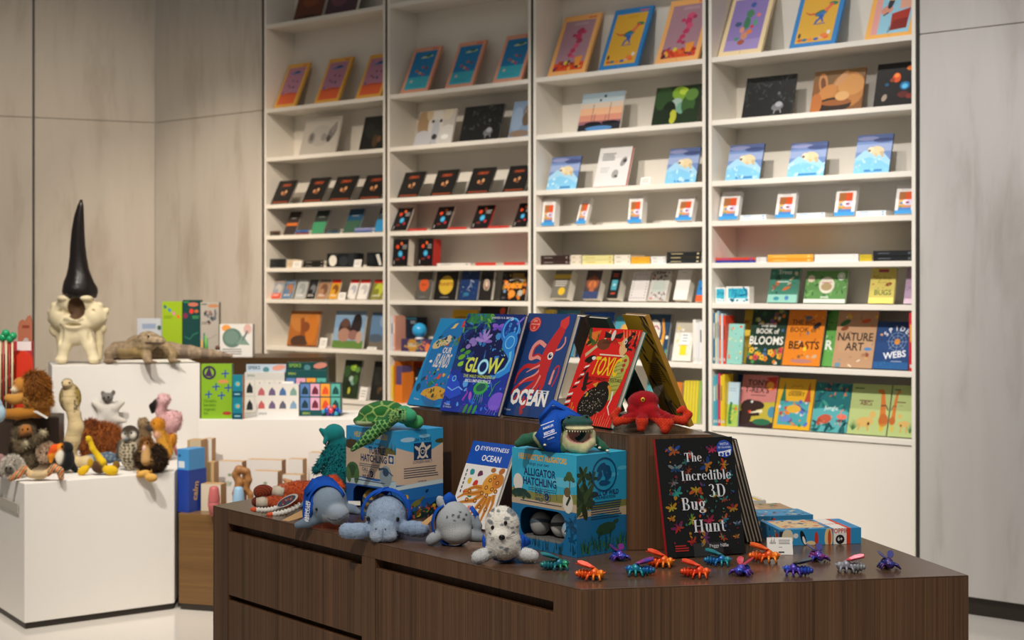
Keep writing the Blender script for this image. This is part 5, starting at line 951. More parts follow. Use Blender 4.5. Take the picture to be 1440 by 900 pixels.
stand(tox, 'clear acrylic stand holding the red book', .06, .02, .12)

for t in (isl, glo, ocn, tox, eye, bug, stk, tig, grn, spk): del t['dim']

# ------------------------------------------------------------------ two adoption boxes with windows
def rounded(x0, x1, y0, y1, r, n=5, bottom=True):
    P = []
    for cx, cy, a0 in ((x1 - r, y1 - r, 0), (x0 + r, y1 - r, 90), (x0 + r, y0 + r, 180), (x1 - r, y0 + r, 270)):
        for k in range(n + 1): a = math.radians(a0 + 90 * k / n); P.append((cx + r * math.cos(a), cy + r * math.sin(a)))
    return P
def window_box(label, corner, leftp, rightp, ht, win, front, right, bodycol, topcol):
    """open-window carton; corner, leftp and rightp are ground points of the two visible faces"""
    C0, Lp, Rp = (np.array(p) for p in (corner, leftp, rightp)); W = float(np.linalg.norm(C0 - Lp)); D = float(np.linalg.norm(Rp - C0))
    a = math.atan2(C0[1] - Lp[1], C0[0] - Lp[0]); mid = (C0 + Lp) / 2
    t = thing('adoption_box', label, 'box', (mid[0], mid[1], TZ + .0006), a, 'cardboard adoption boxes'); e = .002
    from mathutils.geometry import tessellate_polygon
    out = [(-W / 2, 0), (W / 2, 0), (W / 2, ht), (-W / 2, ht)]; inn = rounded(-W / 2 + win[0] * W, -W / 2 + win[1] * W, win[2] * ht, win[3] * ht, win[4])
    tri = tessellate_polygon([[Vector((x, z, 0)) for x, z in out], [Vector((x, z, 0)) for x, z in inn]]); pts = out + inn; n = len(pts)
    V = [(x, 0, z) for x, z in pts] + [(x, e, z) for x, z in pts]; F = [tuple(f) for f in tri] + [tuple(i + n for i in reversed(f)) for f in tri]
    for lo, hi in ((0, 4), (4, n)):
        for i in range(lo, hi): j = lo + (i - lo + 1) % (hi - lo); F.append((i, j, j + n, i + n))
    obj('front_panel', mk(V, F), mat('box_' + bodycol, bodycol, .4), t)
    for nm, bb in (('side_panel', (W / 2 - e, W / 2, e, D, 0, ht)), ('side_panel', (-W / 2, -W / 2 + e, e, D, 0, ht)), ('back_panel', (-W / 2 + e, W / 2 - e, D - e, D, 0, ht)), ('bottom_panel', (-W / 2 + e, W / 2 - e, e, D - e, 0, e))): obj(nm, boxm(*bb), mat('box_' + bodycol, bodycol, .4), t)
    obj('lid', boxm(-W / 2, W / 2, 0, D, ht, ht + e, .0005), mat('box_' + topcol, topcol, .4), t)
    c = Canvas(W, ht, 11); front(c); put_print(t, c, (-W / 2, 0, 0), (1, 0, 0), (0, 0, 1), M_PRINTG, 'front_print')
    c = Canvas(D, ht, 12); right(c); put_print(t, c, (W / 2, 0, 0), (0, 1, 0), (0, 0, 1), M_PRINTG, 'side_print'); return t, W, D
def logo_wild(c, x, y, s, col, disc=True):
    c.t('CALL', x, y + .9 * s / c.q, s * .62, col, .02, .9, 0, 0, 'l'); c.t('OF THE', x + .25 * s, y + .62 * s / c.q, s * .26, col, .01, 1, 0, 0, 'l'); c.t('WILD', x, y, s * .62, col, .02, .9, 0, 0, 'l'); disc_wild(c, x + 2.05 * s, y + .62 * s / c.q, s * .62, col)
def disc_wild(c, x, y, r, col, bgc=None):
    c.ring(x, y, r, r * .12, col)
    for dx, dy, rx, ry, a in ((-.3, .45, .45, .2, .5), (.25, .35, .3, .22, -.7), (-.4, -.05, .35, .18, 1.2), (.35, -.1, .4, .2, .8), (0, -.5, .5, .18, 0), (.05, .1, .15, .3, .2)): c.e(x + dx * r, y + dy * r / c.q, rx * r, ry * r, col, a, 9, False, .35)
INK = '1c3566'
def turtle_front(c):
    c.r(0, .44, 1, 1, 'd8c0a6'); c.p([(0, .76), (.25, .8), (.5, .76), (.75, .82), (1, .74), (1, 1), (0, 1)], '2f9ed6'); c.e(.12, .8, .16, .06, '4a3a28'); c.sc(20, (.0, .8, .25, .84), ['3a3a1f', '5a5a2a'], .02, .04, 'grass'); c.e(.82, .76, .18, .05, '6a6238'); c.sc(30, (.66, .76, 1, .79), ['4a5a26', '3a4a20', '7a7a34'], .03, .06, 'grass')
    c.p([(0, .4), (.3, .43), (.6, .41), (1, .44), (1, .36), (0, .34)], 'bcd8e4'); c.t('HELP SAVE SEA TURTLES!', .5, .895, .085, 'e8c23a', .03, .7); c.t('Adopt your own', .5, .82, .06, INK, .004, .85); c.t('TURTLE', .62, .72, .115, INK, .03, .8); c.t('HATCHLING', .56, .625, .115, INK, .03, .8); c.lines(.27, .585, .75, 2, .022, .008, '4a5670')
    c.e(.13, .5, .13, .1, '3f6a3f', .2, 14); c.e(.12, .5, .09, .07, '2f5230', .2); c.e(.05, .44, .05, .1, '4a7a4a', .3); c.e(.22, .44, .05, .1, '4a7a4a', -.2); c.e(.8, .48, .12, .13, '8fa4b0'); c.e(.8, .53, .06, .05, '2f4a6a'); c.l([(.66, .55), (.78, .57), (.94, .5)], .03, '34506a', .015)
    logo_wild(c, .33, .43, .095, INK); c.r(.84, .62, .97, .74, 'e0d0bc'); c.r(.855, .635, .955, .725, '2a4f86'); c.e(.905, .68, .03, .03, 'd8d0c0'); c.lines(.2, .395, .85, 1, .03, .01, '1c3f78')
def turtle_side(c):
    c.r(0, 0, 1, 1, '1e5fae'); c.r(0, .22, 1, .4, '2a72bc'); c.p([(0, .4), (.5, .38), (1, .42), (1, 1), (0, 1)], 'd4bca4'); c.p([(0, .82), (.3, .76), (.6, .72), (1, .84), (1, 1), (0, 1)], '2f9ed6'); c.e(.25, .9, .16, .04, 'a8d0e4'); c.e(.6, .93, .12, .03, '8ac4e2'); c.e(.95, .86, .12, .04, '4a4a2a'); c.p([(0, .38), (.4, .4), (1, .42), (1, .37), (0, .34)], 'c8dde4')
    c.r(.37, .66, .75, .855, '1d3a62'); c.e(.56, .755, .09, .12, 'd8cfc0'); c.e(.56, .755, .06, .085, '1d3a62'); c.ring(.56, .755, .035, .012, 'd8cfc0'); c.e(.56, .83, .035, .045, 'd8cfc0')
    for dx in (-1, 1): c.e(.56 + dx * .11, .79, .075, .025, 'd8cfc0', dx * .6); c.e(.56 + dx * .08, .7, .05, .02, 'd8cfc0', -dx * .8)
    c.t('SEA TURTLE', .56, .872, .075, INK, .008, .9); c.t('CONSERVANCY', .56, .622, .068, INK, .008, .85); c.lines(.16, .57, .9, 5, .026, .011, '4a4a5a', .12); c.t('conserve', .55, .41, .05, INK, .006)
    c.e(.2, .25, .06, .05, 'd8b03a', .3); c.e(.2, .25, .02, .05, '22303a', .3); c.e(.65, .3, .04, .025, '16385a', .5); c.e(.42, .17, .12, .05, '7a7a3a', .4); c.l([(.5, .2), (.6, .24)], .05, '6a6a34', .02); c.l([(.36, .16), (.28, .1)], .04, '6a6a34', .01)
    c.p([(.1, 0), (.2, .07), (.5, .1), (.7, .13), (.9, .2), (1, .18), (1, 0)], '1f3038'); c.sc(60, (.15, .0, 1, .15), ['2a4a3a', '3a5a34', '8a3a34', 'c8b02c', 'd8702a', '4a3a5a', '24503f', 'b05a4a'], .025, .06, 'mix')
def gator_front(c):
    c.r(0, .47, 1, 1, '38b2d8'); c.p([(0, .47), (0, .6), (.5, .57), (1, .62), (1, .47)], '8a8a4a'); c.sc(40, (0, .53, 1, .6), ['6a7a34', '4a6a2c', 'a89a5a', '3a5a2a'], .03, .06, 'grass'); c.p([(0, .44), (0, .5), (.4, .5), (1, .52), (1, .44)], 'c8b498'); c.e(.8, .72, .2, .05, '62c2e0')
    c.t('HELP PROTECT ALLIGATORS', .48, .905, .08, 'f0b52c', .03, .72); c.t('Adopt your own', .42, .85, .055, INK, .004, .9); c.t('ALLIGATOR', .44, .745, .108, INK, .03, .85); c.t('HATCHLING', .44, .65, .108, INK, .03, .85); c.lines(.26, .618, .68, 2, .02, .007, '2a5a80')
    c.e(.1, .66, .075, .09, 'e6e2d8'); c.e(.12, .555, .13, .045, '22402f', .1); c.e(.25, .54, .06, .03, '22402f', -.3); c.l([(.08, .55), (.05, .5)], .05, '2a4a34', .03); c.l([(.2, .54), (.18, .49)], .05, '2a4a34', .03)
    c.l([(.89, .56), (.9, .76)], .02, '6a5a44', .012); c.e(.89, .79, .05, .05, '46603a'); c.e(.85, .77, .05, .025, '3f5a34', .6); c.e(.93, .77, .05, .025, '3f5a34', -.6)
    c.e(.87, .53, .075, .11, 'e0dcd0', .1); c.l([(.86, .64), (.9, .58), (.85, .5)], .04, '26402e', .03); c.e(.86, .63, .05, .05, '6a5a3a'); logo_wild(c, .37, .495, .09, INK); c.lines(.14, .475, .86, 1, .03, .009, '3a3a4a')
    c.sc(24, (.82, .15, 1, .38), ['0f4a70', '12507a'], .03, .05, 'leaf'); c.sc(40, (.02, .0, 1, .05), ['0f3a4a', '174a4a', '10404f'], .04, .07, 'grass')
def gator_side(c):
    c.bg('2a9cc6'); c.p([(0, 0), (0, .4), (1, .36), (1, 0)], '1b6ea0'); c.p([(0, .38), (0, .44), (.5, .45), (1, .46), (1, .36), (.5, .4)], 'c4b08e'); c.p([(0, .46), (0, .52), (.4, .5), (1, .52), (1, .45), (.5, .45)], '7a7f44'); c.e(.7, .78, .14, .03, '4ab4d6'); c.e(.92, .84, .1, .03, '52b8d8')
    for x, y, s in ((.12, .8, .15), (.3, .76, .12), (.05, .62, .2), (.22, .6, .2), (.12, .52, .24)): c.l([(x, .46), (x, y)], .03, '3a3a26', .02); [c.e(x + math.cos(k) * s * .5, y + math.sin(k) * s * .5 / c.q, s * .55, s * .22, ('2c4428', '3a5430', '22361f')[k % 3], k, 9) for k in range(6)]
    disc_wild(c, .55, .79, .24, '14507a'); c.t('CALL OF WILD', .57, .585, .1, INK, .025, .8); c.t('FOUNDATION', .57, .55, .06, INK, .006); c.lines(.28, .515, .9, 8, .023, .01, '23465e', .1)
    c.e(.58, .25, .2, .09, '2a4a34', .15, 14, False, .15); c.e(.78, .31, .06, .03, '2a4a34', .3); c.l([(.5, .22), (.42, .16)], .06, '24402c', .02); c.l([(.68, .24), (.66, .16)], .05, '24402c', .02)
    c.sc(90, (.1, .0, 1, .12), ['24503a', '2f6a3a', '1a4a44', '3f7a34', '123f4a'], .05, .11, 'grass'); c.l([(.05, .4), (.15, .42), (.2, .4)], .015, '33302a')
TB = [(-.353, 4.441), (-.527, 4.634), (-.216, 4.564)]
GB = [(.1706, 3.844), (0.0, 4.046), (.313, 3.959)]
def shave(P):   # pull the back corners slightly off the riser
    return P
tb, tW, tD = window_box('blue and sand coloured turtle adoption box under the green turtle', TB[0], TB[1], TB[2], .272, (.14, .86, .03, .33, .03), turtle_front, turtle_side, '1d66b8', '3aa4dc')
gb, gW, gD = window_box('turquoise alligator adoption box under the green alligator', GB[0], GB[1], GB[2], .268, (.13, .84, .1, .42, .035), gator_front, gator_side, '1a72a8', '3ab4d8')
def egg(box, x, y, z, r, cols, label, name='toy_egg'):
    m = Matrix.Translation(box.location) @ Matrix.Rotation(box.rotation_euler.z, 4, 'Z') @ Vector((x, y, z))
    t = thing(name, label, 'toy egg', m, (R.uniform(-.3, .3), R.uniform(-.3, .3), box.rotation_euler.z), 'toy eggs inside the boxes')
    obj('shell', uvs((0, 0, r * 1.1), (r, r, r * 1.1), 20, 14), mat('egg_' + cols[0], cols[0], .45), t)
    obj('band', lathe([(r * 1.005, r * .95), (r * 1.012, r * 1.1), (r * 1.005, r * 1.3)], 24), mat('egg_' + cols[1], cols[1], .5), t)
for b_, xs, cs in ((gb, (-.064, -.0, .064), (('a8a8a6', '4a5a66'), ('d4d2ce', '3a3f44'), ('9fc4dc', 'd8d6d0'))), (tb, (-.064, 0.0, .064), (('c8a860', '3a5a7a'), ('d8c088', 'e0e0dc'), ('4a86b8', 'c8b070')))):
    for k, (x, cc) in enumerate(zip(xs, cs)):
        egg(b_, x, .045 + .02 * (k % 2), .012 if b_ is tb else .03, .03, cc, f'{("grey","white","shiny blue")[k] if b_ is gb else ("tan","cream","blue")[k]} toy egg showing in the {"alligator" if b_ is gb else "turtle"} box window')
# a shelf inside each box for the eggs to rest on
for b_, W_, D_, z in ((gb, gW, gD, .028), (tb, tW, tD, .01)): obj('tray', boxm(-W_ / 2 + .003, W_ / 2 - .003, .004, D_ - .004, z - .002, z), mat('grey_card', '6a6a68', .7), b_)

# ------------------------------------------------------------------ flat game boxes, tent card
def animals(c): c.sc(26, (.02, .1, .98, .9), ['d8b890', 'c8452f', '1c2c3c', 'e0d0b0', '8a4a34', '2a5f8a', 'e08a5a'], .03, .07, 'blob')
def box_p1(c):
    c.bg('2f8fc6'); c.r(.66, 0, .82, 1, 'ece9e4'); c.r(.82, 0, .87, 1, 'd8402c'); c.t('POPPIK', .74, .7, .075, 'd8452c', .02, .9); c.e(.74, .3, .055, .055, '1c1c1e'); c.t('6+', .74, .22, .06, 'f0f0f0', .02); c.r(.0, .3, .1, .9, '2a2f34'); c.e(.1, .5, .07, .1, 'd8ccb0'); c.e(.29, .45, .03, .09, '17202a', .3); c.e(.3, .3, .015, .05, 'e8e8e8', .3); c.e(.2, .6, .03, .03, 'd8d8d4'); c.e(.45, .35, .025, .09, 'c0392c'); c.e(.6, .4, .05, .13, 'e0c48a'); c.e(.61, .4, .02, .1, 'c8502c'); c.e(.38, .1, .06, .03, 'dcc89a')
def box_t1(c): c.bg('2f8fc6'); c.r(.06, .15, .6, .9, 'd9bc8e'); c.sc(40, (.04, .05, .62, .95), ['d8b890', 'c8452f', '1c2c3c', 'e0d0b0', '8a4a34', '2a5f8a', 'e08a5a'], .02, .05, 'blob'); c.r(.66, 0, .82, 1, 'ece9e4'); c.r(.82, 0, .87, 1, 'd8402c'); c.t('POPPIK', .74, .4, .08, 'd8452c', .02, .9)
def side_mix(bgc): 
    def f(c): c.bg(bgc); c.sc(10, (.05, .1, .95, .9), ['c8452f', 'e0d0b0', '1c4a6a', 'd8a87a'], .03, .06, 'blob')
    return f
def game_box(label, fl, fr_, h, dep, body, front, top, left):
    p0, p1 = np.array(pix(*fl, TZ)[:2]), np.array(pix(*fr_, TZ)[:2]); W = float(np.linalg.norm(p1 - p0)); a = math.atan2(p1[1] - p0[1], p1[0] - p0[0]); m = (p0 + p1) / 2
    return carton('game_box', label, 'box', (m[0], m[1], TZ + .0006), a, W, dep, h, body, front, side_mix(body), top, left, group='flat game boxes on the table', bev=.001)
game_box('large blue flat game box nearest the white card, on the table', (1096, 768), (1211, 764.5), .044, .16, '2f8fc6', box_p1, box_t1, side_mix('2f8fc6'))
def box_t2(c): c.bg('3f94c4'); c.sc(30, (.04, .05, .96, .95), ['c8452f', 'e0d0b0', '1c4a6a', '6ab0d4'], .03, .05, 'blob')
game_box('blue flat game box directly behind the large blue one', (1058, 746), (1143.5, 743), .04, .12, '3a86b4', side_mix('3a86b4'), box_t2, side_mix('3a86b4'))
def box_t3(c): c.bg('b89a7a'); c.sc(24, (.04, .05, .96, .95), ['a8382c', '2a5a4a', 'd8b890', '6a8a5a'], .04, .08, 'blob')
def box_f3(c):
    c.bg('c8a080')
    for k in range(7): c.p([(k / 7, 0), ((k + 1) / 7, 0), (k / 7, 1)], ('24584a', 'a8382c', '2a5a4a')[k % 3])
game_box('green and red patterned flat game box in the middle of the row', (1050, 735), (1115.5, 733), .038, .115, '8a7a5a', box_f3, box_t3, side_mix('8a7a5a'))
def box_f4(c): c.bg('dcd8d0'); c.ring(.3, .4, .1, .03, '2a2a2a'); c.lines(.5, .7, .8, 4, .14, .04, '8a8680')
def box_t4(c): c.bg('e0dcd4'); c.r(.7, 0, .85, 1, 'e0b43a'); c.sc(8, (.1, .1, .6, .9), ['e08a3a', 'c8c0b0'], .06, .1, 'blob')
game_box('white flat game box with an orange picture', (1036, 724), (1077, 722.5), .042, .1, 'dcd8d0', box_f4, box_t4, None)
game_box('small pale box at the far end of the game boxes', (1022, 711.5), (1048, 710.5), .04, .1, 'c8b0a0', box_f4, box_t4, None)
p = pix(1097.5, 780.5, TZ); t = thing('price_card', 'white folded price card standing in front of the blue game box', 'price card', (p[0], p[1], TZ + .0006), (0, 0, .02))
def p_card(c):
    c.bg('ecebe8'); [c.l([(.12 + k * .035, .62), (.12 + k * .035, .62 + .12 + .1 * (k % 3))], .018, '2a2a2c') for k in range(7)]; c.lines(.46, .82, .92, 3, .1, .035, '3a3a3c'); c.lines(.46, .42, .6, 1, .1, .035, '6a6a6c'); c.r(.44, .1, .66, .19, '3a3a3c')
o1 = obj('front_leaf', boxm(-.034, .034, 0, .0008, 0, .046), M_CARD, t, rot=(-.3, 0, 0)); c = Canvas(.068, .046, 3); p_card(c); put_print(o1, c, (-.034, 0, 0), (1, 0, 0), (0, 0, 1))
obj('back_leaf', boxm(-.034, .034, 0, .0008, 0, .046), M_CARD, t, loc=(0, .0265, 0), rot=(.3, 0, 0))

# ------------------------------------------------------------------ soft bodies: one continuous surface grown round a skeleton
def surface_nets(f, h, o):
    """f: 3D field (negative inside), h: cell size, o: origin -> verts, quads"""
    nx, ny, nz = f.shape; s = f < 0
    idx = -np.ones((nx - 1, ny - 1, nz - 1), int); cor = [(i, j, k) for i in (0, 1) for j in (0, 1) for k in (0, 1)]
    cnt = sum(s[i:nx - 1 + i, j:ny - 1 + j, k:nz - 1 + k].astype(int) for i, j, k in cor); act = (cnt > 0) & (cnt < 8)
    ci = np.argwhere(act); idx[act] = np.arange(len(ci)); acc = np.zeros((len(ci), 3)); n = np.zeros(len(ci))
    for a in cor:
        for ax in range(3):
            if a[ax]: continue
            b = list(a); b[ax] = 1
            va = f[ci[:, 0] + a[0], ci[:, 1] + a[1], ci[:, 2] + a[2]]; vb = f[ci[:, 0] + b[0], ci[:, 1] + b[1], ci[:, 2] + b[2]]
            m = (va < 0) != (vb < 0); t = np.where(m, va / np.where(m, va - vb, 1), 0)
            p = np.tile(np.array(a, float), (len(ci), 1)); p[:, ax] += t; acc[m] += p[m]; n[m] += 1
    V = (ci + acc / n[:, None]) * h + o; F = []
    for ax in range(3):
        u, w = (ax + 1) % 3, (ax + 2) % 3; sl = [slice(None)] * 3; sl2 = [slice(None)] * 3
        sl[ax] = slice(0, -1); sl2[ax] = slice(1, None); ch = np.argwhere(s[tuple(sl)] != s[tuple(sl2)])
        ch = ch[(ch[:, u] > 0) & (ch[:, w] > 0) & (ch[:, u] < f.shape[u] - 1) & (ch[:, w] < f.shape[w] - 1)]
        q = []
        for du, dw in ((1, 1), (0, 1), (0, 0), (1, 0)):
            c = ch.copy(); c[:, u] -= du; c[:, w] -= dw; q.append(idx[c[:, 0], c[:, 1], c[:, 2]])
        q = np.stack(q, 1); fl = ~s[ch[:, 0], ch[:, 1], ch[:, 2]]; q[fl] = q[fl][:, ::-1]; F.append(q)
    return V, np.concatenate(F)

class Soft:
    """body drawn in picture units around a base point: x right, y down the picture, depth away from the viewer"""
    def __init__(b, base, z=None, d=None):
        b.loc = pix(*base, z) if d is None else at(*base, d); b.s = b.loc[1] / FPX; b.base = base; b.P = []; b.K = []
    def w(b, p):
        return np.array([(p[0] - b.base[0]) * b.s, (p[2] if len(p) > 2 else 0) * b.s, (b.base[1] - p[1]) * b.s])
    def e(b, p, r, col, rot=0, yaw=0):
        """ellipsoid; r = (x, height, depth) in picture units; rot tilts in the picture plane (positive = anticlockwise)"""
        r = r if isinstance(r, (tuple, list)) else (r, r, r); r = (r[0], r[1], r[2] if len(r) > 2 else r[0])
        b.P.append(('e', b.w(p), np.array([r[0], r[2], r[1]]) * b.s, rot, yaw, lin(col))); return b
    def cut(b, p, r): b.K.append(('e', b.w(p), np.array([r[0], r[2], r[1]]) * b.s, 0, 0, None)); return b
    def c(b, p, q, r0, r1, col): b.P.append(('c', b.w(p), b.w(q), r0 * b.s, r1 * b.s, lin(col))); return b
    def ch(b, pts, r, col, cols=None):
        n = len(pts); r = [r[0] + (r[1] - r[0]) * i / (n - 1) for i in range(n)] if isinstance(r, tuple) else r
        for i in range(n - 1): b.c(pts[i], pts[i + 1], r[i], r[i + 1], cols[i] if cols else col)
        return b
    def _d(b, p, X):
        if p[0] == 'e':
            q = X - p[1]; a = p[3]; cs, sn = math.cos(a), math.sin(a)
            x = q[..., 0] * cs + q[..., 2] * sn; zz = -q[..., 0] * sn + q[..., 2] * cs; y = q[..., 1]
            if p[4]: cy, sy = math.cos(p[4]), math.sin(p[4]); x, y = x * cy + y * sy, -x * sy + y * cy
            r = p[2]; k0 = np.sqrt((x / r[0]) ** 2 + (y / r[1]) ** 2 + (zz / r[2]) ** 2) + 1e-9
            k1 = np.sqrt((x / r[0] ** 2) ** 2 + (y / r[1] ** 2) ** 2 + (zz / r[2] ** 2) ** 2) + 1e-9; return k0 * (k0 - 1) / k1
        A, B, ra, rb = p[1:5]; q = X - A; ab = B - A; t = np.clip((q @ ab) / max(float(ab @ ab), 1e-12), 0, 1)
        return np.linalg.norm(q - t[..., None] * ab, axis=-1) - (ra + (rb - ra) * t)
    def build(b, name, label, cat='plush toy', k=3, n=58, mat_=None, colfn=None, group=None, fuzz=0, blend=.35, part='body', root=None, sink=True):
        lo = np.min([p[1] - np.max(p[2]) if p[0] == 'e' else np.minimum(p[1], p[2]) - max(p[3], p[4]) for p in b.P], 0); hi = np.max([p[1] + np.max(p[2]) if p[0] == 'e' else np.maximum(p[1], p[2]) + max(p[3], p[4]) for p in b.P], 0)
        h = float(np.max(hi - lo)) / n; o = lo - 2.5 * h; dim = np.ceil((hi - lo) / h).astype(int) + 6
        G = np.stack(np.meshgrid(*[o[i] + h * np.arange(dim[i]) for i in range(3)], indexing='ij'), -1); kk = k * b.s; f = None
        for p in b.P:
            d = b._d(p, G)
            if f is None: f = d
            else: q = np.clip(.5 + .5 * (f - d) / kk, 0, 1); f = f * (1 - q) + d * q - kk * q * (1 - q)
        for p in b.K: f = np.maximum(f, -b._d(p, G))
        V, F = surface_nets(f, h, o)
        D = np.stack([b._d(p, V) for p in b.P], 1); Wt = np.exp(-(D - D.min(1, keepdims=True)) / (blend * kk + 1e-9)); Wt /= Wt.sum(1, keepdims=True)
        C = Wt @ np.array([p[5] for p in b.P])
        if colfn:
            PX = np.stack([V[:, 0] / b.s + b.base[0], b.base[1] - V[:, 2] / b.s, V[:, 1] / b.s], 1); C = colfn(PX, C)
        if fuzz: V = V + np.random.RandomState(3).normal(0, fuzz * b.s, V.shape)
        b.V, b.F, b.C = V, F, C
        if root is None:
            zmin = float(V[:, 2].min()); b.loc = (b.loc[0], b.loc[1], b.loc[2] - (zmin if sink else 0) + .0006)
            root = thing(name, label, cat, b.loc, 0, group)
        b.root = root; b.body = obj(part, mk(V, F, C, True), mat_ or M_PLUSH, root); return root
    # small parts
    def ball(b, name, p, r, mat_, seg=12): return obj(name, uvs(tuple(b.w(p)), tuple(np.array([r, r, r] if not isinstance(r, tuple) else [r[0], r[2], r[1]]) * b.s), seg, 8), mat_, b.root)
    def eyes(b, pts, r=2, mat_=None, name='eye'):
        for p in pts: b.ball(name, p, r, mat_ or M_BLACKG)
    def fur(b, n, ln, width=1.0, comb=(0, 0, -.4), vary=.25, seed=1, where=None, name='fur'):
        """short tapering tufts rooted in the surface"""
        g = np.random.RandomState(seed); V, F, C = b.V, b.F, b.C; fi = g.randint(0, len(F), n * (3 if where else 1)); q = F[fi]
        p = V[q].mean(1); nr = np.cross(V[q[:, 2]] - V[q[:, 0]], V[q[:, 3]] - V[q[:, 1]]); nr /= np.linalg.norm(nr, axis=1, keepdims=True) + 1e-12; c = C[q].mean(1)
        if where is not None:
            PX = np.stack([p[:, 0] / b.s + b.base[0], b.base[1] - p[:, 2] / b.s, p[:, 1] / b.s], 1); m = where(PX); p, nr, c = p[m][:n], nr[m][:n], c[m][:n]
        m = len(p); dr = nr + np.array(comb) + g.normal(0, .35, (m, 3)); dr /= np.linalg.norm(dr, axis=1, keepdims=True)
        sd = np.cross(dr, g.normal(0, 1, (m, 3))); sd /= np.linalg.norm(sd, axis=1, keepdims=True) + 1e-9; L = ln * b.s * g.uniform(.5, 1.2, (m, 1)); w = width * b.s * .5
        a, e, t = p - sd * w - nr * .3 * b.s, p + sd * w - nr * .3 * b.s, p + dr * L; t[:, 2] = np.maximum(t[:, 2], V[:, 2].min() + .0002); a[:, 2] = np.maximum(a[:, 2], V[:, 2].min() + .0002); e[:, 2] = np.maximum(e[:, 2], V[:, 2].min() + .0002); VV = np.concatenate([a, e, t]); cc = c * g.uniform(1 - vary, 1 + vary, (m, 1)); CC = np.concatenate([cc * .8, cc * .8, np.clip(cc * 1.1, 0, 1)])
        fo = obj(name, mk(VV, np.stack([np.arange(m), np.arange(m) + m, np.arange(m) + 2 * m], 1), CC, True), M_FUR, b.root); tag(fo, kind='stuff'); return fo
    def sheet(b, name, pts, mat_, th=.9, cols=None):
        """thin cloth or card piece: polygon in picture units with its own depth per point"""
        P = [Vector(b.w(p)) for p in pts]; nrm = (P[1] - P[0]).cross(P[2] - P[0])
        if nrm.length < 1e-9: nrm = Vector((0, -1, 0))
        nrm = nrm.normalized() * (th * b.s / 2); n = len(P); V = [p + nrm for p in P] + [p - nrm for p in P]
        F = [tuple(range(n)), tuple(range(2 * n - 1, n - 1, -1))] + [(i, n + i, n + (i + 1) % n, (i + 1) % n) for i in range(n)]
        return obj(name, mk(V, F), mat_, b.root)
    def strip(b, name, rows, mat_, smooth=True, th=.8):
        """cloth: rows of points (picture units), joined into a surface with thickness"""
        m = len(rows[0]); V = [b.w(p) for r_ in rows for p in r_]; F = [(i * m + j, i * m + j + 1, (i + 1) * m + j + 1, (i + 1) * m + j) for i in range(len(rows) - 1) for j in range(m - 1)]
        me = mk(V, F, smooth=smooth); o = obj(name, me, mat_, b.root); md = o.modifiers.new('thickness', 'SOLIDIFY'); md.thickness = th * b.s; md.offset = 0; return o
    def label_print(b, name, center, w_, h_, art, rot=0, yaw=0, pitch=0, mat_=None, lift=.0):
        c = Canvas(w_ * b.s, h_ * b.s, 5); art(c); o = obj(name, c.mesh(), mat_ or M_PRINT, b.root); ct = Vector(b.w(center))
        o.matrix_local = Matrix.Translation(ct) @ Matrix.Rotation(yaw, 4, 'Z') @ Matrix.Rotation(-rot, 4, 'Y') @ Matrix.Rotation(math.pi / 2 + pitch, 4, 'X') @ Matrix.Translation((-w_ * b.s / 2, -h_ * b.s / 2, 0)); return o
def arcp(cx, cy, rx, ry, a0, a1, n, dep=0, d1=None):
    return [(cx + rx * math.cos(math.radians(a0 + (a1 - a0) * i / n)), cy - ry * math.sin(math.radians(a0 + (a1 - a0) * i / n)), dep if d1 is None else dep + (d1 - dep) * i / n) for i in range(n + 1)]
def noise(PX, sc, seed=0):
    """smooth repeatable scalar noise on points"""
    q = PX / sc + seed * 7.3; return (np.sin(q[:, 0] * 1.7 + 1.3 * np.sin(q[:, 1] * 1.1)) + np.sin(q[:, 1] * 2.3 + 1.7 * np.sin(q[:, 2] * 1.3)) + np.sin(q[:, 2] * 1.9 + 1.1 * np.sin(q[:, 0] * 2.1))) / 3
def mixc(C, m, col, a=1.0): C = C.copy(); C[m] = C[m] * (1 - a) + np.array(lin(col)) * a; return C
BLU = M_FELT

# --- dolphin in a blue cape
GR, LG = '7d8ea0', 'a3adb8'
b = Soft((462, 742), TZ)
b.e((462, 703, 0), (24, 27, 26), GR, -.35).e((476, 716, -13), (17, 15, 17), LG, -.5).e((478, 713, -24), (13, 10, 10), '93a0ae', -.45)
b.c((462, 700, 12), (458, 712, 60), 24, 10, GR).ch([(447, 723, -2), (434, 728, -6), (420, 732, -8)], (9, 5), '6e7f92').ch([(486, 711, 6), (494, 712, 6), (503, 716, 4)], (8, 4.5), '6e7f92').ch([(452, 690, 8), (446, 684, 14), (438, 672, 16)], (9, 3), '6e7f92').c((430, 700, 10), (422, 708, 6), 4, 2.5, '6e7f92')
def dol(PX, C):
    m = (PX[:, 1] > 718 + .25 * (PX[:, 0] - 470)) & (PX[:, 2] < 2); C = mixc(C, m & (PX[:, 0] > 455), 'b3bbc4', .8)
    l = np.abs(PX[:, 1] - (717 + 5 * np.sin((PX[:, 0] - 458) / 9))) < .9; return mixc(C, l & (PX[:, 2] < -6) & (PX[:, 0] > 464), '55626f')
b.build('plush_dolphin', 'grey plush dolphin wearing a blue cape, beside the orange plush', k=5, n=64, colfn=dol)
b.eyes([(448, 708, -21)], 2.2); b.strip('cape', [arcp(461, 704, 25.5, 28, 25, 195, 12, -12), arcp(459, 704, 29, 31, 25, 200, 12, 0), arcp(452, 700, 27, 33, 20, 200, 12, 22)], BLU)
b.strip('cape_flap', [[(428, 684, -2), (438, 669, 4), (447, 676, 2), (452, 688, -8)], [(424, 735, 2), (434, 712, -10), (441, 704, -16), (446, 694, -15)], [(423, 733, 3), (429, 734, -2), (436, 730, -8), (438, 722, -12)]], BLU)
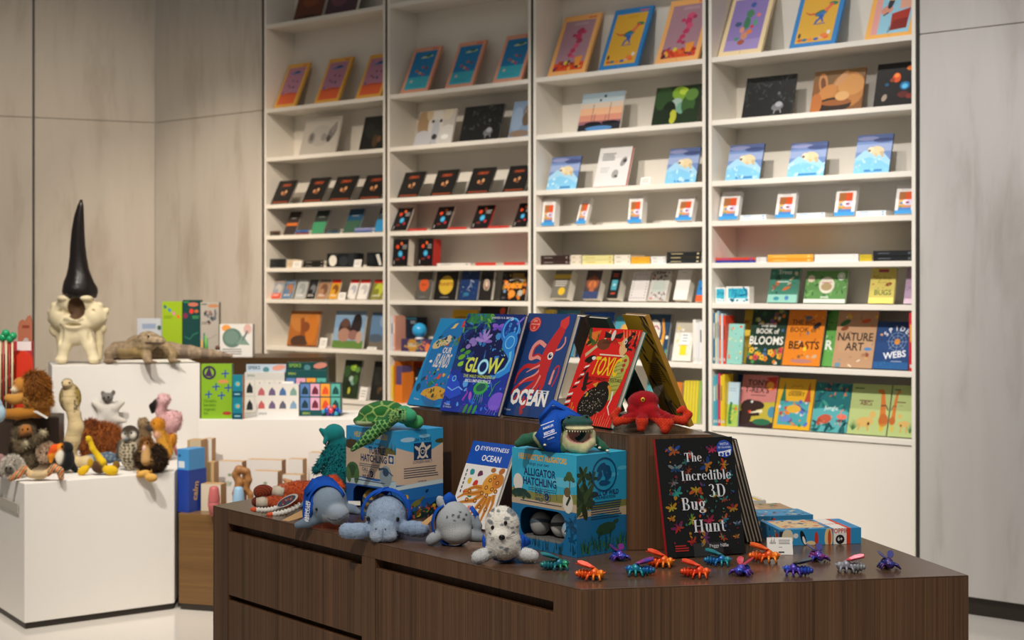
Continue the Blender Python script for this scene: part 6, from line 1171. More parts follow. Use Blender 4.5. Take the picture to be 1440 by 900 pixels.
b.strip('hood', [[(427, 685, 0), (438, 669, 8), (452, 672, 16)], [(432, 690, -8), (446, 678, -4), (462, 680, 6)]], BLU)
def p_rescue(c): c.t('MARINE LIFE', .5, .55, .16, 'e8ecf4', .03); c.t('RESCUED', .5, .12, .2, 'e8ecf4', .03)
b.label_print('cape_lettering', (434.5, 712, -15), 34, 9, p_rescue, rot=1.45, yaw=-.5); b.sheet('care_tag', [(489, 700, 5), (506, 701, 8), (506, 707, 8), (489, 706, 5)], M_CARD, .5)
b.sheet('paper_tag', [(396, 727, 0), (424, 713, 6), (426, 722, -2), (408, 727, -6)], mat('kraft_card', 'b08a5c', .8), .5)
# --- manatee
MG = '8fa3bd'
b = Soft((543, 758), TZ)
b.e((543, 725, 4), (29, 29, 30), MG).e((541, 742, -22), (18, 14, 15), '97a9bf').e((533, 748, -28), (10, 8, 8), 'a4b2c4').e((550, 748, -28), (10, 8, 8), 'a4b2c4').e((541, 736, -26), (12, 8, 9), '8ea0b8').c((543, 728, 20), (552, 740, 75), 27, 12, MG)
b.ch([(520, 742, -8), (506, 743, -16), (490, 742, -20)], (9, 11), MG).ch([(566, 740, -8), (580, 740, -14), (594, 741, -16)], (9, 11), '8499b5')
def man(PX, C):
    C = C * (1 + .08 * noise(PX, 3)[:, None]); m = np.abs(PX[:, 0] - 541.5) < .7
    return mixc(C, m & (PX[:, 2] < -34) & (PX[:, 1] > 737), '6a7d98', .7)
b.build('plush_manatee', 'light blue-grey plush manatee with a blue cape, flippers spread', k=5, n=66, colfn=man, fuzz=.25)
b.eyes([(519.5, 726, -17.5), (560.5, 726, -19.5)], (2.9, 3.6, 2.2)); b.eyes([(532, 737, -34.5), (545, 737, -36)], 1.5, mat('soft_grey_thread', '56677e', .9), 'nostril')
b.strip('cape', [arcp(543, 722, 32, 34, -14, 194, 16, -8), arcp(543, 722, 36, 37, -12, 192, 16, 2), arcp(543, 726, 35, 34, -10, 190, 16, 18)], BLU)
b.strip('hood_point', [[(524, 697, -10), (534, 692, 0), (543, 696, 6)], [(536, 690, -10), (540, 684, -2), (549, 690, 6)], [(540, 686, -4), (546, 684, 2), (552, 700, 4)]], BLU)
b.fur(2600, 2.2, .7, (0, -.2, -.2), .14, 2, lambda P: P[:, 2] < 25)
# --- grey spotted whale calf
b = Soft((638, 766), TZ)
b.e((638, 732, 2), (26, 29, 28), 'a3a9ae', .15).e((642, 745, -10), (21, 17, 18), 'b6babd').c((636, 735, 14), (628, 742, 66), 25, 9, '949ba1').ch([(627, 712, 4), (621, 704, 0), (618, 699, -2)], [8, 7, 4], 'a3a9ae').ch([(668, 728, 4), (672, 738, 0), (671, 746, -2)], (6, 5), '7b838c')
b.ch([(618, 750, -6), (610, 754, -8), (606, 757, -8)], (8, 7), '9aa1a8').ch([(664, 752, -2), (672, 752, -4), (677, 754, -4)], (8, 6), '868d95')
def whl(PX, C):
    C = C * (1 + .04 * np.sin(PX[:, 0] * 1.9)[:, None] * (PX[:, 1:2] > 730))
    for x, y, r in ((630, 722, 1.8), (638, 719, 2), (646, 721, 2.2), (653, 726, 2), (648, 716, 1.6), (640, 726, 1.5), (656, 720, 1.6)): C = mixc(C, ((PX[:, 0] - x) ** 2 + (PX[:, 1] - y) ** 2 < r * r) & (PX[:, 2] < 0), '4a5056')
    return mixc(C, (PX[:, 1] > 762) & (PX[:, 2] < -16), '33383e', .8)
b.build('plush_whale', 'grey plush whale calf with dark spots and blue cape, beside the white seal', k=4, n=66, colfn=whl)
b.strip('cape', [arcp(638, 734, 28, 30, 118, 330, 16, -12), arcp(638, 734, 31.5, 32, 118, 330, 16, -2), arcp(637, 734, 30, 31, 118, 330, 16, 16)], BLU)
b.strip('cape_top', [[(627, 708, -8), (634, 703, -2), (644, 708, 2)], [(623, 697, -6), (630, 691, 0), (640, 697, 4)], [(626, 694, 4), (634, 692, 8), (641, 702, 10)]], BLU); b.strip('cape_edge', [[(660, 712, -4), (668, 724, -2), (669, 740, -2)], [(664, 710, 6), (673, 722, 6), (673, 738, 6)]], BLU)
b.sheet('paper_tag', [(592, 734, 0), (611, 720, 4), (614, 723, 0), (600, 736, -6)], mat('kraft_card', 'b08a5c', .8), .5)
# --- spotted seal pup
b = Soft((708, 791), TZ)
b.e((706, 741, 2), (24, 28, 24), 'ddd9d0').e((708, 765, -3), (25, 24, 24), 'd3d0c9').e((704, 752, -18), (14, 11, 11), 'e6e2da').c((708, 765, 10), (716, 780, 60), 22, 9, 'c9c7c2').ch([(688, 777, -8), (678, 781, -10), (672, 783, -10)], (9, 8.5), 'c3c6c8').ch([(731, 778, -4), (742, 781, -6), (749, 782, -6)], (9, 8.5), 'c6c8c9')
def sea(PX, C):
    g = random.Random(5)
    for i in range(40):
        x, y, r = 684 + g.random() * 46, 714 + g.random() * 74, 1.0 + g.random() * 1.9
        if (x - 703) ** 2 + (y - 748) ** 2 < 150: continue
        C = mixc(C, ((PX[:, 0] - x) ** 2 / 2.2 + (PX[:, 1] - y) ** 2 < r * r) & (PX[:, 2] < 8), g.choice(['6d757b', '8b9297', '5a6268']), .85)
    return C
b.build('plush_seal', 'white plush seal pup with grey spots and black nose', k=5, n=72, colfn=sea, fuzz=.2)
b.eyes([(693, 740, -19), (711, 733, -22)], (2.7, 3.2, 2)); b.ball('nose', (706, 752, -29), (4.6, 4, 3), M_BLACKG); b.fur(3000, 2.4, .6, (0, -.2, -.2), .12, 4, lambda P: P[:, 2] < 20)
for k, (x, y) in enumerate(((690, 757), (688, 753), (723, 745), (725, 750))): obj('whisker', tube([b.w((706 + (-6 if x < 706 else 6), 753, -28)), b.w((x, y, -24))], .25 * b.s, 4), M_BLACKG, b.root)
b.strip('cape', [arcp(708, 764, 26, 25, 165, 375, 14, -12), arcp(708, 762, 30, 27, 160, 380, 14, -2), arcp(708, 762, 30, 26, 158, 382, 14, 14)], BLU); b.strip('cape_flap', [[(728, 750, 0), (742, 758, 4), (747, 764, 6)], [(730, 772, -6), (738, 770, -2), (744, 768, 2)]], BLU)
# --- sea turtle on its box
b = Soft((560, 604), .88 + .275)
G1, G2 = '2f7a3f', '1f5a32'
b.e((535, 582, 14), (33, 17, 24), G1, .12).e((533, 592, 10), (35, 8, 25), 'a7b78a', .12).e((569, 583, -6), (13, 13, 12), '3f9566').e((578, 584, -12), (9, 9, 9), '3f9f74').ch([(552, 588, -12), (540, 597, -24), (522, 612, -26), (498, 630, -24)], [9, 9, 8, 3], G2).ch([(575, 594, 6), (586, 594, 2), (588, 594, -2)], [8, 9, 7], '45a05a').ch([(508, 590, 8), (500, 592, 6)], (6, 4), G2)
def tur(PX, C):
    x, y, d = PX.T; top = (y < 591 - .12 * (x - 535)) & (x < 562) & (d > -14) & (y < 592)
    C = mixc(C, top, '2c6b33'); ct = np.array([(508, 590, 4), (517, 580, 6), (529, 571, 12), (543, 570, 14), (556, 576, 8), (523, 589, -4), (537, 581, 0), (550, 586, -6), (514, 594, -2), (536, 592, -10), (560, 584, 4), (530, 572, 26), (546, 572, 28), (518, 580, 24)]); Dc = np.sort(np.linalg.norm((PX[:, None, :] - ct[None]) * np.array([1, 1.25, .8]), axis=2), axis=1); bd = Dc[:, 1] - Dc[:, 0]
    C = mixc(C, top & (Dc[:, 0] < 6), '3f8040', .6); C = mixc(C, top & (Dc[:, 0] < 3.2), '1f5230', .7); C = mixc(C, top & (bd < 1.6), '9ab568', .8)
    fl = (d < -14) & (x < 552) & (y > 588); u = (x * .8 - y * .6) / 6.2; v = (x * .6 + y * .8) / 6.2 + .5 * (np.floor(u) % 2); e = (np.abs(u % 1 - .5) > .38) | (np.abs(v % 1 - .5) > .38); C = mixc(C, fl, '1d5a2e'); C = mixc(C, fl & e, '8cc070', .8)
    nk = (x > 548) & (x < 572) & (d < 0) & (y < 592) & (y > 574); C = mixc(C, nk & (noise(PX, 1.3) > .1), '1c3f24', .75); return mixc(C, nk & (noise(PX, 1.3) <= .1), '9cc06a', .5)
b.build('plush_turtle', 'green plush sea turtle lying on top of the turtle box', k=4, n=80, colfn=tur, sink=False)
b.eyes([(564, 578, -17)], 2.2)
# --- alligator in blue hood on its box
b = Soft((800, 634), .88 + .271)
AG, AB = '1f4a45', '8f9a6e'
b.e((802, 606, 16), (24, 19, 24), '20433c').e((812, 593, -14), (21, 8.5, 22), AG).e((801, 588, -16), (6, 5, 7), AG).e((823, 587, -16), (6, 5, 7), AG).e((814, 600, -22), (20, 3.6, 20), 'cfc69c').ch([(796, 617, -8), (806, 624, -22), (817, 629, -30)], [11, 10, 7], 'b5b68a').ch([(832, 608, -14), (829, 620, -24), (820, 628, -32)], [5, 7, 6], 'c8c398').c((770, 622, 20), (744, 622, 30), 13, 9, '2b5a4a').ch([(752, 618, 14), (738, 620, 8), (728, 625, 4)], [9, 8, 5], '2c5c48').ch([(776, 622, -4), (784, 627, -16), (791, 630, -20)], [8, 7, 5], '2c5c48').ch([(836, 620, -2), (846, 627, -8), (852, 630, -10)], [8, 6, 4], '2c5c48').ch([(757, 618, 4), (764, 626, -6), (768, 630, -8)], [6, 6, 4], '2f6048').e((757, 616, -4), (7, 10, 6), 'a3ad84', .6)
b.cut((812, 611, -30), (17, 9, 26))
def gat(PX, C):
    C = C * (1 + .12 * noise(PX, 2.5)[:, None]); return mixc(C, (np.abs(PX[:, 0] - 813) < 19) & (PX[:, 1] > 602) & (PX[:, 1] < 622) & (((PX[:, 0] - 812) / 18.5) ** 2 + ((PX[:, 1] - 611) / 10) ** 2 + ((PX[:, 2] + 30) / 27.5) ** 2 < 1), 'd39c92', .95)
b.build('plush_alligator', 'dark green plush alligator with open pink mouth and blue hood', k=3, n=86, colfn=gat, sink=False)
b.eyes([(799, 585, -22.5), (824, 584, -22.5)], 1.8)
for i in range(10): obj('tooth', lathe([(.0001, -2.4 * b.s), (1.2 * b.s, 0), (.0001, .5 * b.s)], 6), mat('cream_felt', 'e2dabb', .8), b.root, loc=b.w((796 + i * 3.7, 602.5, -22 - 17 * math.sqrt(max(0, 1 - ((i - 4.5) / 5.5) ** 2)))))
b.strip('hood', [[(764, 624, 4), (758, 592, 14), (772, 574, 20), (792, 572, 22), (818, 586, 20)], [(778, 630, -14), (776, 604, -8), (784, 588, 0), (800, 581, 4), (824, 590, 6)], [(784, 632, -16), (783, 606, -12), (790, 590, -4), (804, 584, 0), (826, 593, 2)]], BLU)
b.strip('hood_peak', [[(757, 588, 10), (778, 563, 16), (822, 588, 18)], [(758, 592, 6), (777, 570, 8), (816, 588, 10)]], BLU); b.strip('bandana', [[(752, 612, -8), (766, 588, -14), (782, 578, -12)], [(768, 633, -20), (777, 612, -24), (788, 592, -16)], [(788, 634, -24), (786, 622, -26), (789, 604, -20)]], BLU)
def p_mlr(c): c.r(0, .93, 1, .97, 'e8ecf6'); c.t('MARINE LIFE', .5, .68, .2, 'e8ecf6', .03, .7); c.t('RESCUED', .5, .36, .27, 'e8ecf6', .04, .72); c.r(0, .26, 1, .3, 'e8ecf6'); c.t('COLUMBUS', .5, .06, .13, 'c8d4ee', .01, .8)
b.label_print('bandana_lettering', (771.5, 604, -26), 22, 26, p_mlr, rot=.36, yaw=-.5, pitch=-.2)
for x, y in ((766, 624), (776, 627), (783, 631), (836, 624), (842, 628), (853, 632)): b.ball('claw', (x, y, -18), (2.4, 1.7, 2.4), mat('cream_felt', 'e2dabb', .8))
# --- red octopus on the riser
b = Soft((913, 622), RZ); b.loc = (b.loc[0], 4.03, RZ); b.s = 4.03 / FPX; b.loc = ((913 - 720) / FPX * 4.03, 4.03, RZ); b.base = (913, 608)
RD, OR_ = '96101a', 'd5401f'
b.e((905, 578, 6), (22, 15, 18), RD, .1).e((911, 589, -2), (16, 12, 14), 'ac1820').e((890, 590, 0), (9, 9, 9), RD)
for pts, r in (([(900, 594, -4), (880, 602, -10), (866, 606, -8), (863, 597, -4), (869, 589, -4)], [7, 6, 5, 4.5, 4]), ([(904, 596, -8), (901, 604, -18), (900, 612, -20)], [8, 8, 6]), ([(917, 596, -8), (927, 604, -18), (933, 614, -24), (938, 606, -24), (936, 598, -20)], [8, 6, 6, 6, 6]), ([(925, 594, -2), (944, 602, -8), (960, 604, -6), (968, 596, -2), (960, 588, 0), (954, 591, 0)], [7, 6, 6, 5, 4, 3.5]), ([(896, 596, 6), (880, 600, 14)], (6, 4)), ([(926, 594, 8), (940, 598, 16)], (6, 4))): b.ch(pts, r, RD)
def octo(PX, C):
    arm = (PX[:, 1] > 599) | (PX[:, 0] > 948) | (PX[:, 0] < 876); C = mixc(C, arm & (PX[:, 2] < 2), OR_, .85); sp = (np.sin(PX[:, 0] * 1.5) * np.sin(PX[:, 1] * 1.5) > .35); return mixc(C, arm & sp & (PX[:, 2] < 2), 'a81818', .8)
b.build('plush_octopus', 'red plush octopus with orange spotted arms on the riser', k=3, n=90, colfn=octo)
b.ball('eye', (903, 574, -12), (3, 3.4, 1.6), mat('eye_yellow', 'e0b21f', .3)); b.ball('pupil', (903, 574, -13.2), (1.5, 1.5, 1), M_BLACKG); b.fur(2500, 1.8, .7, (0, 0, -.2), .2, 6)
# --- orange plush with ribbed white legs, lying behind the dolphin
b = Soft((420, 712), TZ); b.loc = pix(416, 722, TZ); b.s = b.loc[1] / FPX; b.base = (416, 722)
O1 = 'c25a34'
b.e((434, 695, 26), (42, 19, 22), O1, .06).e((416, 690, 18), (22, 15, 16), 'c4572f').ch([(400, 702, 10), (386, 702, 6), (374, 701, 4)], (9, 7), O1).ch([(398, 686, 16), (388, 688, 12)], (8, 7), 'cd7352').ch([(452, 677, 24), (466, 675, 22), (474, 680, 20), (480, 683, 16)], [6, 7, 5, 3], 'd8552c').c((462, 690, 24), (474, 702, 22), 12, 9, O1)
b.build('plush_bird', 'orange shaggy plush lying on its side with white ribbed legs', k=4, n=80, fuzz=.3)
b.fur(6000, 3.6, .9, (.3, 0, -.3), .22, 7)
for nm, c0, r0, r1, cl in (('head', (369, 687, 8), 14, 9, '7a3420'), ('curl', (366, 700, 8), 10, 8, '6b2c1c')):
    q = Soft(b.base, d=b.loc[1]); q.e(c0, (r0, r1, 10), cl).e((c0[0] - 6, c0[1] + 2, c0[2] - 4), (7, 7, 7), cl); q.root = b.root
    q.build(nm, '', n=40, k=2, root=b.root, part=nm, mat_=M_PLUSH, colfn=lambda P, C: C * (1 + .35 * np.sin(np.hypot(P[:, 0] - 366, (P[:, 1] - 690) * 1.3) * 1.6)[:, None]))
for nm, pts, r in (('cuff', [(382, 687, 10), (398, 690, 10)], 7.5), ('cuff', [(360, 702, 2), (376, 702, 4)], 7.5)):
    obj(nm, tube([b.w(p) for p in (pts[0], tuple((x + y) / 2 for x, y in zip(*pts)), pts[1])], [r * b.s * .9, r * b.s * 1.1, r * b.s], 12), mat('cream_knit', 'cfc4b2', .95, bump=.6, bscale=300), b.root)
for pts in ([(398, 706, -4), (380, 710, -8), (362, 711, -10)], [(424, 704, -8), (408, 710, -16), (386, 716, -18)]):
    P = [b.w(pts[0]) + (b.w(pts[-1]) - b.w(pts[0])) * t + np.array([0, 0, -3.0 * b.s * math.sin(math.pi * t)]) for t in np.linspace(0, 1, 33)]
    obj('leg', tube(P, [(3.6 + .9 * math.sin(i * 1.57)) * b.s for i in range(33)], 10), mat('white_knit', 'd8d4cc', .95), b.root); e0 = P[-1]; dv = (P[-1] - P[-4]); dv /= np.linalg.norm(dv)
    obj('foot', tube([e0, e0 + dv * 5 * b.s, e0 + dv * 8 * b.s], [3.6 * b.s, 3.2 * b.s, 1.4 * b.s], 10), mat('orange_felt', 'd8542c', .9), b.root)
def p_oval(c): c.e(.5, .5, .48, .17, 'd8d4cc', 0, 24); c.e(.46, .52, .42, .14, '46566a', 0, 24); c.sc(20, (.15, .3, .8, .75), ['b8462c', '8a3a4a', '3a6a8a', 'c8a07a'], .03, .06, 'blob')
b.root.location.z += .006; b.label_print('oval_tag', (407, 697, -18), 36, 13, p_oval, rot=.5, yaw=-.2)
# --- teal shaggy plush
b = Soft((476, 682), TZ); b.loc = pix(476, 706, TZ); b.s = b.loc[1] / FPX; b.base = (478, 708)
b.e((472, 626, 0), (15, 14, 14), '1f8a8c').c((459, 625, -4), (454, 620, -6), 5, 3, '1f8a8c').c((462, 632, -8), (460, 637, -12), 4, 3, '1f8a8c').c((478, 642, 2), (482, 680, 4), 14, 24, '157a80').ch([(468, 645, -4), (456, 664, -8), (448, 676, -10)], (6, 5), '157a80').c((480, 684, 0), (478, 702, 0), 24, 20, '157a80')
b.build('plush_bear', 'teal plush with a round head and shaggy looped coat, behind the turtle box', k=3, n=60)
b.fur(2600, 5, 2.6, (0, -.2, -.8), .35, 8, lambda P: P[:, 1] > 638, 'looped_coat')

# ------------------------------------------------------------------ printed jointed insects on the table
def bee_meshes():
    q = Soft((0, 0), d=FPX); q.loc = (0, 0, 0); q.s = .001; q.base = (0, 0)                # millimetres
    for i, (x, r) in enumerate(((-33, 6), (-27, 9.5), (-20, 11.5), (-13, 11), (-6, 9))): q.e((x, -11, 0), (4.3, r, r * 1.05), '888')
    q.e((4, -14, 0), (10, 11, 11), '888').e((18, -12, 0), (8, 9, 9.5), '888').e((20, -14, -6), (4, 5, 4), '888').e((20, -14, 6), (4, 5, 4), '888').ch([(22, -13, -4), (28, -16, -6)], (1.8, 1), '888').ch([(22, -13, 4), (28, -16, 6)], (1.8, 1), '888')
    q.root = thing('insect_source', '', ''); q.build('x', '', k=1.2, n=60, root=q.root, mat_=M_CLAY); body = q.body.data; bpy.data.objects.remove(q.body); bpy.data.objects.remove(q.root)
    legs = []
    for i, x in enumerate((-1, 5, 11)):
        for s in (-1, 1): legs.append(tube([(x * .001, s * .007, .010), ((x + (i - 1) * 6) * .001, s * .017, .012), ((x + (i - 1) * 9) * .001, s * .023, .0022)], [.0034, .003, .0022], 6))
    def wing(s):
        P = [(6, 3), (-2, 11), (-13, 17), (-26, 18), (-34, 14), (-33, 8), (-22, 4), (-8, 1)]; V = [(x * .001, s * y * .001, .021 + .0009 * abs(x) / 4 + .0004 * y + z) for z in (0, .0018) for x, y in P]; n = len(P)
        return mk(V, [tuple(range(n - 1, -1, -1)), tuple(range(n, 2 * n))] + [(i, (i + 1) % n, n + (i + 1) % n, n + i) for i in range(n)])
    return body, legs, [wing(-1), wing(1)]
BEE = bee_meshes()
def silk(name, a, b_, sc=45):
    m = mat(name, a, .3, spec=.6); nt = m.node_tree; bs = nt.nodes['Principled BSDF']; tc = nt.nodes.new('ShaderNodeTexCoord'); n = nt.nodes.new('ShaderNodeTexNoise'); n.inputs['Scale'].default_value = sc
    nt.links.new(tc.outputs['Object'], n.inputs['Vector']); r = nt.nodes.new('ShaderNodeValToRGB'); nt.links.new(n.outputs[0], r.inputs[0]); e = r.color_ramp.elements; e[0].position = .38; e[1].position = .62; e[0].color = (*lin(a), 1); e[1].color = (*lin(b_), 1)
    nt.links.new(r.outputs[0], bs.inputs['Base Color']); bs.inputs['Metallic'].default_value = .25; return m
BC = dict(teal=silk('silk_teal', '1a6f8a', '1f8a5a'), orange=silk('silk_orange', 'e8501a', 'f08a1c'), red=silk('silk_red', 'e03a18', 'f0601c'), blue=silk('silk_blue', '1a4fc0', '5a2f9a'), cyan=silk('silk_cyan', '1560b0', '1a8a8a'), violet=silk('silk_violet', '8a2a7a', '2a3aa0'), grey=silk('silk_grey', 'a0a4ac', '8a8a98'), pink=silk('silk_pink', 'd8405a', 'e06a7a'), black=silk('silk_black', '14161c', '1f2a3a'), navy=silk('silk_navy', '20388a', '4a2a6a'))
for px, py, ang, sc, body, wings, lb in ((783, 803, 8, 1.0, 'teal', 'teal', 'teal and blue printed insect beside the seal'), (833, 817, -12, 1.0, 'orange', 'red', 'orange printed insect nearest the table corner'), (871, 790, -75, .9, 'blue', 'violet', 'blue and violet printed insect beside the alligator box'), (897, 811, 176, 1.0, 'cyan', 'violet', 'blue printed insect with violet wings between two orange ones'), (931, 799, -14, 1.0, 'orange', 'red', 'orange printed insect in front of the red book spine'), (981, 814, -10, 1.0, 'red', 'red', 'red orange printed insect at the front edge'), (1012, 797, -10, .95, 'cyan', 'teal', 'blue-green printed insect in front of the insect book'), (1043, 811, -120, .95, 'blue', 'pink', 'blue printed insect with pink wings'), (1078, 792, -12, 1.1, 'orange', 'orange', 'bright orange printed insect beside the price card'), (1119, 811, 168, 1.0, 'blue', 'black', 'blue printed insect with black wings'), (1150, 791, -80, .95, 'violet', 'navy', 'violet printed insect behind the front row'), (1193, 806, 172, 1.0, 'grey', 'pink', 'grey printed insect with pink wings'), (1249, 802, -88, .95, 'navy', 'navy', 'navy printed insect closest to the table end')):
    p = pix(px, py - 2, TZ); t = thing('toy_insect', lb, 'toy insect', (p[0], p[1], TZ + .0006), math.radians(ang), 'printed jointed insects'); t.scale = (sc * 1.16,) * 3
    def part(nm, me, m): o = bpy.data.objects.new(nm, me); COL.objects.link(o); o.parent = t; (me.materials.append(m) if not me.materials else None); o.material_slots[0].link = 'OBJECT'; o.material_slots[0].material = m
    part('body', BEE[0], BC[body]); [part('leg', l_, BC[body]) for l_ in BEE[1]]; [part('wing', w_, BC[wings]) for w_ in BEE[2]]

# ------------------------------------------------------------------ white plinths and toys beside the stone wall
n1 = np.array([-.572, .82]); Z1, Z2, Z3, Z0, Z4 = .678, 1.163, .8975, .474, 1.165
q1, q2 = np.array([-2.264, 6.77]), np.array([-1.667, 7.2]); e1, e2 = np.array([-2.493, 7.9]), np.array([-1.749, 8.17])
def plinth(name, label, pts, z, m, base=.03, inset=.015, bev=.002):
    o_ = np.mean(pts, 0); t = thing(name, label, 'plinth', (o_[0], o_[1], 0)); P = [tuple(np.array(p) - o_) for p in pts]
    obj('body', prism(P, base, z, bev), m, t); obj('base', prism([tuple(np.array(p) * (1 - inset)) for p in P], 0, base), M_BASE, t); return t, o_
p1, o1_ = plinth('white_plinth', 'low white plinth covered with animal toys', [q1, q2, e2 + (-.03, -.03), e1 + (-.006, -.02), q1 + n1 * .9], Z1, M_PLINTH)
la = math.atan2(n1[1], n1[0]); lp = q1 + n1 * .06 - o1_
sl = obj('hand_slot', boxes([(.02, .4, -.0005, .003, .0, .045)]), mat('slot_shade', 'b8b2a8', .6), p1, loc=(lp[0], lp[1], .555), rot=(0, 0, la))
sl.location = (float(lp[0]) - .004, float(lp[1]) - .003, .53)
e3, e4 = e2 + np.array([-.17, .47]), e1 + np.array([-.17, .47])
plinth('white_plinth', 'tall white plinth carrying the horned skull and the lizard', [e1, e2, e3, e4], Z2, M_PLINTH)
f1 = np.array([-1.64, 7.62]); plinth('white_plinth', 'white plinth carrying the small magnet toy boxes', [f1, f1 + (1.25, .05), f1 + (1.25, .56), f1 + (.0, .56)], Z3, M_PLINTH)
plinth('bronze_plinth', 'low brushed bronze plinth under the wooden toys', [(-1.645, 7.195), (-.66, 6.9), (-.5, 7.55), (-1.63, 7.585)], Z0, M_BRONZE)
plinth('bronze_plinth', 'tall bronze plinth behind the magnet toy boxes', [(-2.4, 8.76), (-1.123, 8.76), (-1.123, 9.3), (-2.4, 9.3)], Z4, mat('dark_bronze', '4a3620', .35, metal=.4))
br = thing('brown_box', 'dark brown display box under the plush lion', 'display box', (-2.50, 7.42, Z1 + .0006), .2); obj('body', boxm(-.2, .2, -.13, .13, 0, .255, .002), M_DARKBOX, br); obj('lining', boxm(-.19, .19, -.12, .12, .255, .258), mat('brown_lining', '4a3a2c', .6), br)
ZB = Z1 + .26

# --- skull with horn
BN = 'e3d6b3'
b = Soft((106, 512), Z2)
b.e((106, 428, 4), (27, 14, 18), BN).e((84, 446, 6), (17, 19, 16), BN, .4).e((130, 446, 6), (17, 19, 16), BN, -.4).e((107, 456, 2), (26, 14, 18), BN).e((107, 472, 4), (20, 16, 14), BN).ch([(96, 468, 0), (91, 488, -2), (88, 505, -4)], [11, 9, 7], BN).ch([(118, 468, 0), (126, 488, -2), (134, 505, -4)], [11, 9, 7], BN).ch([(80, 460, 12), (82, 490, 12), (84, 506, 10)], [8, 5, 5], 'd9caa4').ch([(136, 458, 12), (137, 485, 12), (136, 505, 10)], [8, 5, 5], 'd9caa4').e((72, 466, 8), (5, 9, 5), 'd9caa4', .5).e((70, 450, 6), (5, 5, 6), BN).e((145, 448, 6), (4, 6, 6), BN).e((92, 420, -6), (10, 5, 10), BN).e((122, 420, -6), (10, 5, 10), BN).e((107, 448, -12), (14, 4, 6), BN).e((88, 506, -6), (9, 5, 8), BN).e((134, 506, -6), (8, 5, 8), BN)
b.e((68, 440, 8), (4, 6, 5), BN).e((148, 438, 8), (3.5, 5, 5), BN).e((76, 430, 4), (6, 5, 6), BN).e((138, 430, 4), (6, 5, 6), BN).e((143, 462, 10), (4, 7, 5), 'd9caa4')
b.cut((110, 434, -15), (13, 16, 15)).cut((107, 457, -17), (13, 3, 8)).cut((86, 437, -12), (3.4, 3.2, 9)).cut((133, 437, -12), (3, 3, 9)).cut((112, 506, 0), (14, 24, 16)).cut((88, 470, -10), (5, 14, 6)).cut((130, 470, -10), (5, 12, 6))
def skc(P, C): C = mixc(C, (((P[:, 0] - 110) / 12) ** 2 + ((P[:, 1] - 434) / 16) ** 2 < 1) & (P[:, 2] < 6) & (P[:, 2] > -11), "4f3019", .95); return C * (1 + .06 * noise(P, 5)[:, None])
b.build('rhino_skull', 'cream animal skull with a tall black horn', 'skull', k=3, n=80, mat_=M_CLAY, colfn=skc)
HP = [(110, 419, 23, 19), (110, 411, 25, 21), (110, 405, 24, 20), (110, 397, 21, 18), (110, 388, 17.5, 15), (109, 378, 14.5, 13), (108.5, 362, 12, 11), (108, 345, 10.5, 10), (108.5, 325, 9, 8.5), (110, 305, 7, 6.5), (112, 290, 4.5, 4), (113, 281, 1.8, 1.6)]
V, F = [], []
for i, (x, y, rx, ry) in enumerate(HP):
    for k in range(20):
        a = 2 * math.pi * k / 20; w_ = 1 + (.06 * math.sin(a * 3 + 1) if i < 3 else .02 * math.sin(a * 5 + i)); c0 = b.w((x, y, 4)); V.append((c0[0] + rx * w_ * math.cos(a) * b.s, c0[1] + ry * w_ * math.sin(a) * b.s, c0[2] + (1.5 * math.sin(a * 2) * b.s if i < 3 else 0)))
    if i: F += [((i - 1) * 20 + k, (i - 1) * 20 + (k + 1) % 20, i * 20 + (k + 1) % 20, i * 20 + k) for k in range(20)]
F += [tuple(range(19, -1, -1)), tuple(range((len(HP) - 1) * 20, len(HP) * 20))]
obj('horn', mk(V, F, smooth=True), mat('black_horn', '1b1513', .3, bump=.3, bscale=60), b.root)
# --- monitor lizard
b = Soft((195, 512), Z2); LZ = '8d7a62'
b.e((184, 494, 4), (26, 13, 16), LZ, .2).e((168, 494, 8), (14, 11, 13), LZ).c((190, 488, 2), (208, 482, -10), 13, 11, '9a8568').e((212, 480, -14), (16, 12, 12), 'a08c6e', -.05).e((225, 481, -17), (12, 7.5, 8), 'ab9679', -.12).e((209, 489, -13), (13, 7, 10), 'b39d78').e((200, 497, -4), (14, 9, 12), 'a9905e').ch([(208, 497, -12), (211, 504, -18), (213, 509, -20)], [8, 6, 4.5], '9c876a').c((213, 510, -20), (226, 511, -24), 3.5, 1.4, '8a7660').c((213, 510, -20), (220, 511, -28), 3, 1.3, '8a7660').ch([(164, 492, -4), (157, 500, -10), (156, 508, -12)], [9, 7, 4.5], '8d7a62').c((156, 510, -12), (169, 511, -18), 3.5, 1.4, '7d6a55').c((156, 510, -12), (150, 511, -18), 3, 1.3, '7d6a55').ch([(230, 496, 14), (240, 503, 8), (240, 509, 6)], [11, 7, 4], '97825f').c((240, 510, 6), (254, 511, 0), 3.2, 1.4, '8a7660').c((203, 494, 10), (234, 496, 22), 13, 11, LZ).ch([(234, 496, 22), (262, 499, 26), (290, 502, 30), (318, 505, 34)], [11, 9, 6.5, 3], '93806a')
def liz(P, C):
    C = C * (1 + .3 * noise(P, 2.0)[:, None]); C = mixc(C, (P[:, 1] < 484) & (noise(P, 3, 2) > .2), '6a5a48', .6); C = mixc(C, (P[:, 1] > 492) & (P[:, 0] < 208) & (P[:, 0] > 168) & (P[:, 2] < 2), 'a98f5c', .6); return mixc(C, (P[:, 0] > 236) & (np.sin(P[:, 0] / 4.4) > .3), '6f6055', .7)
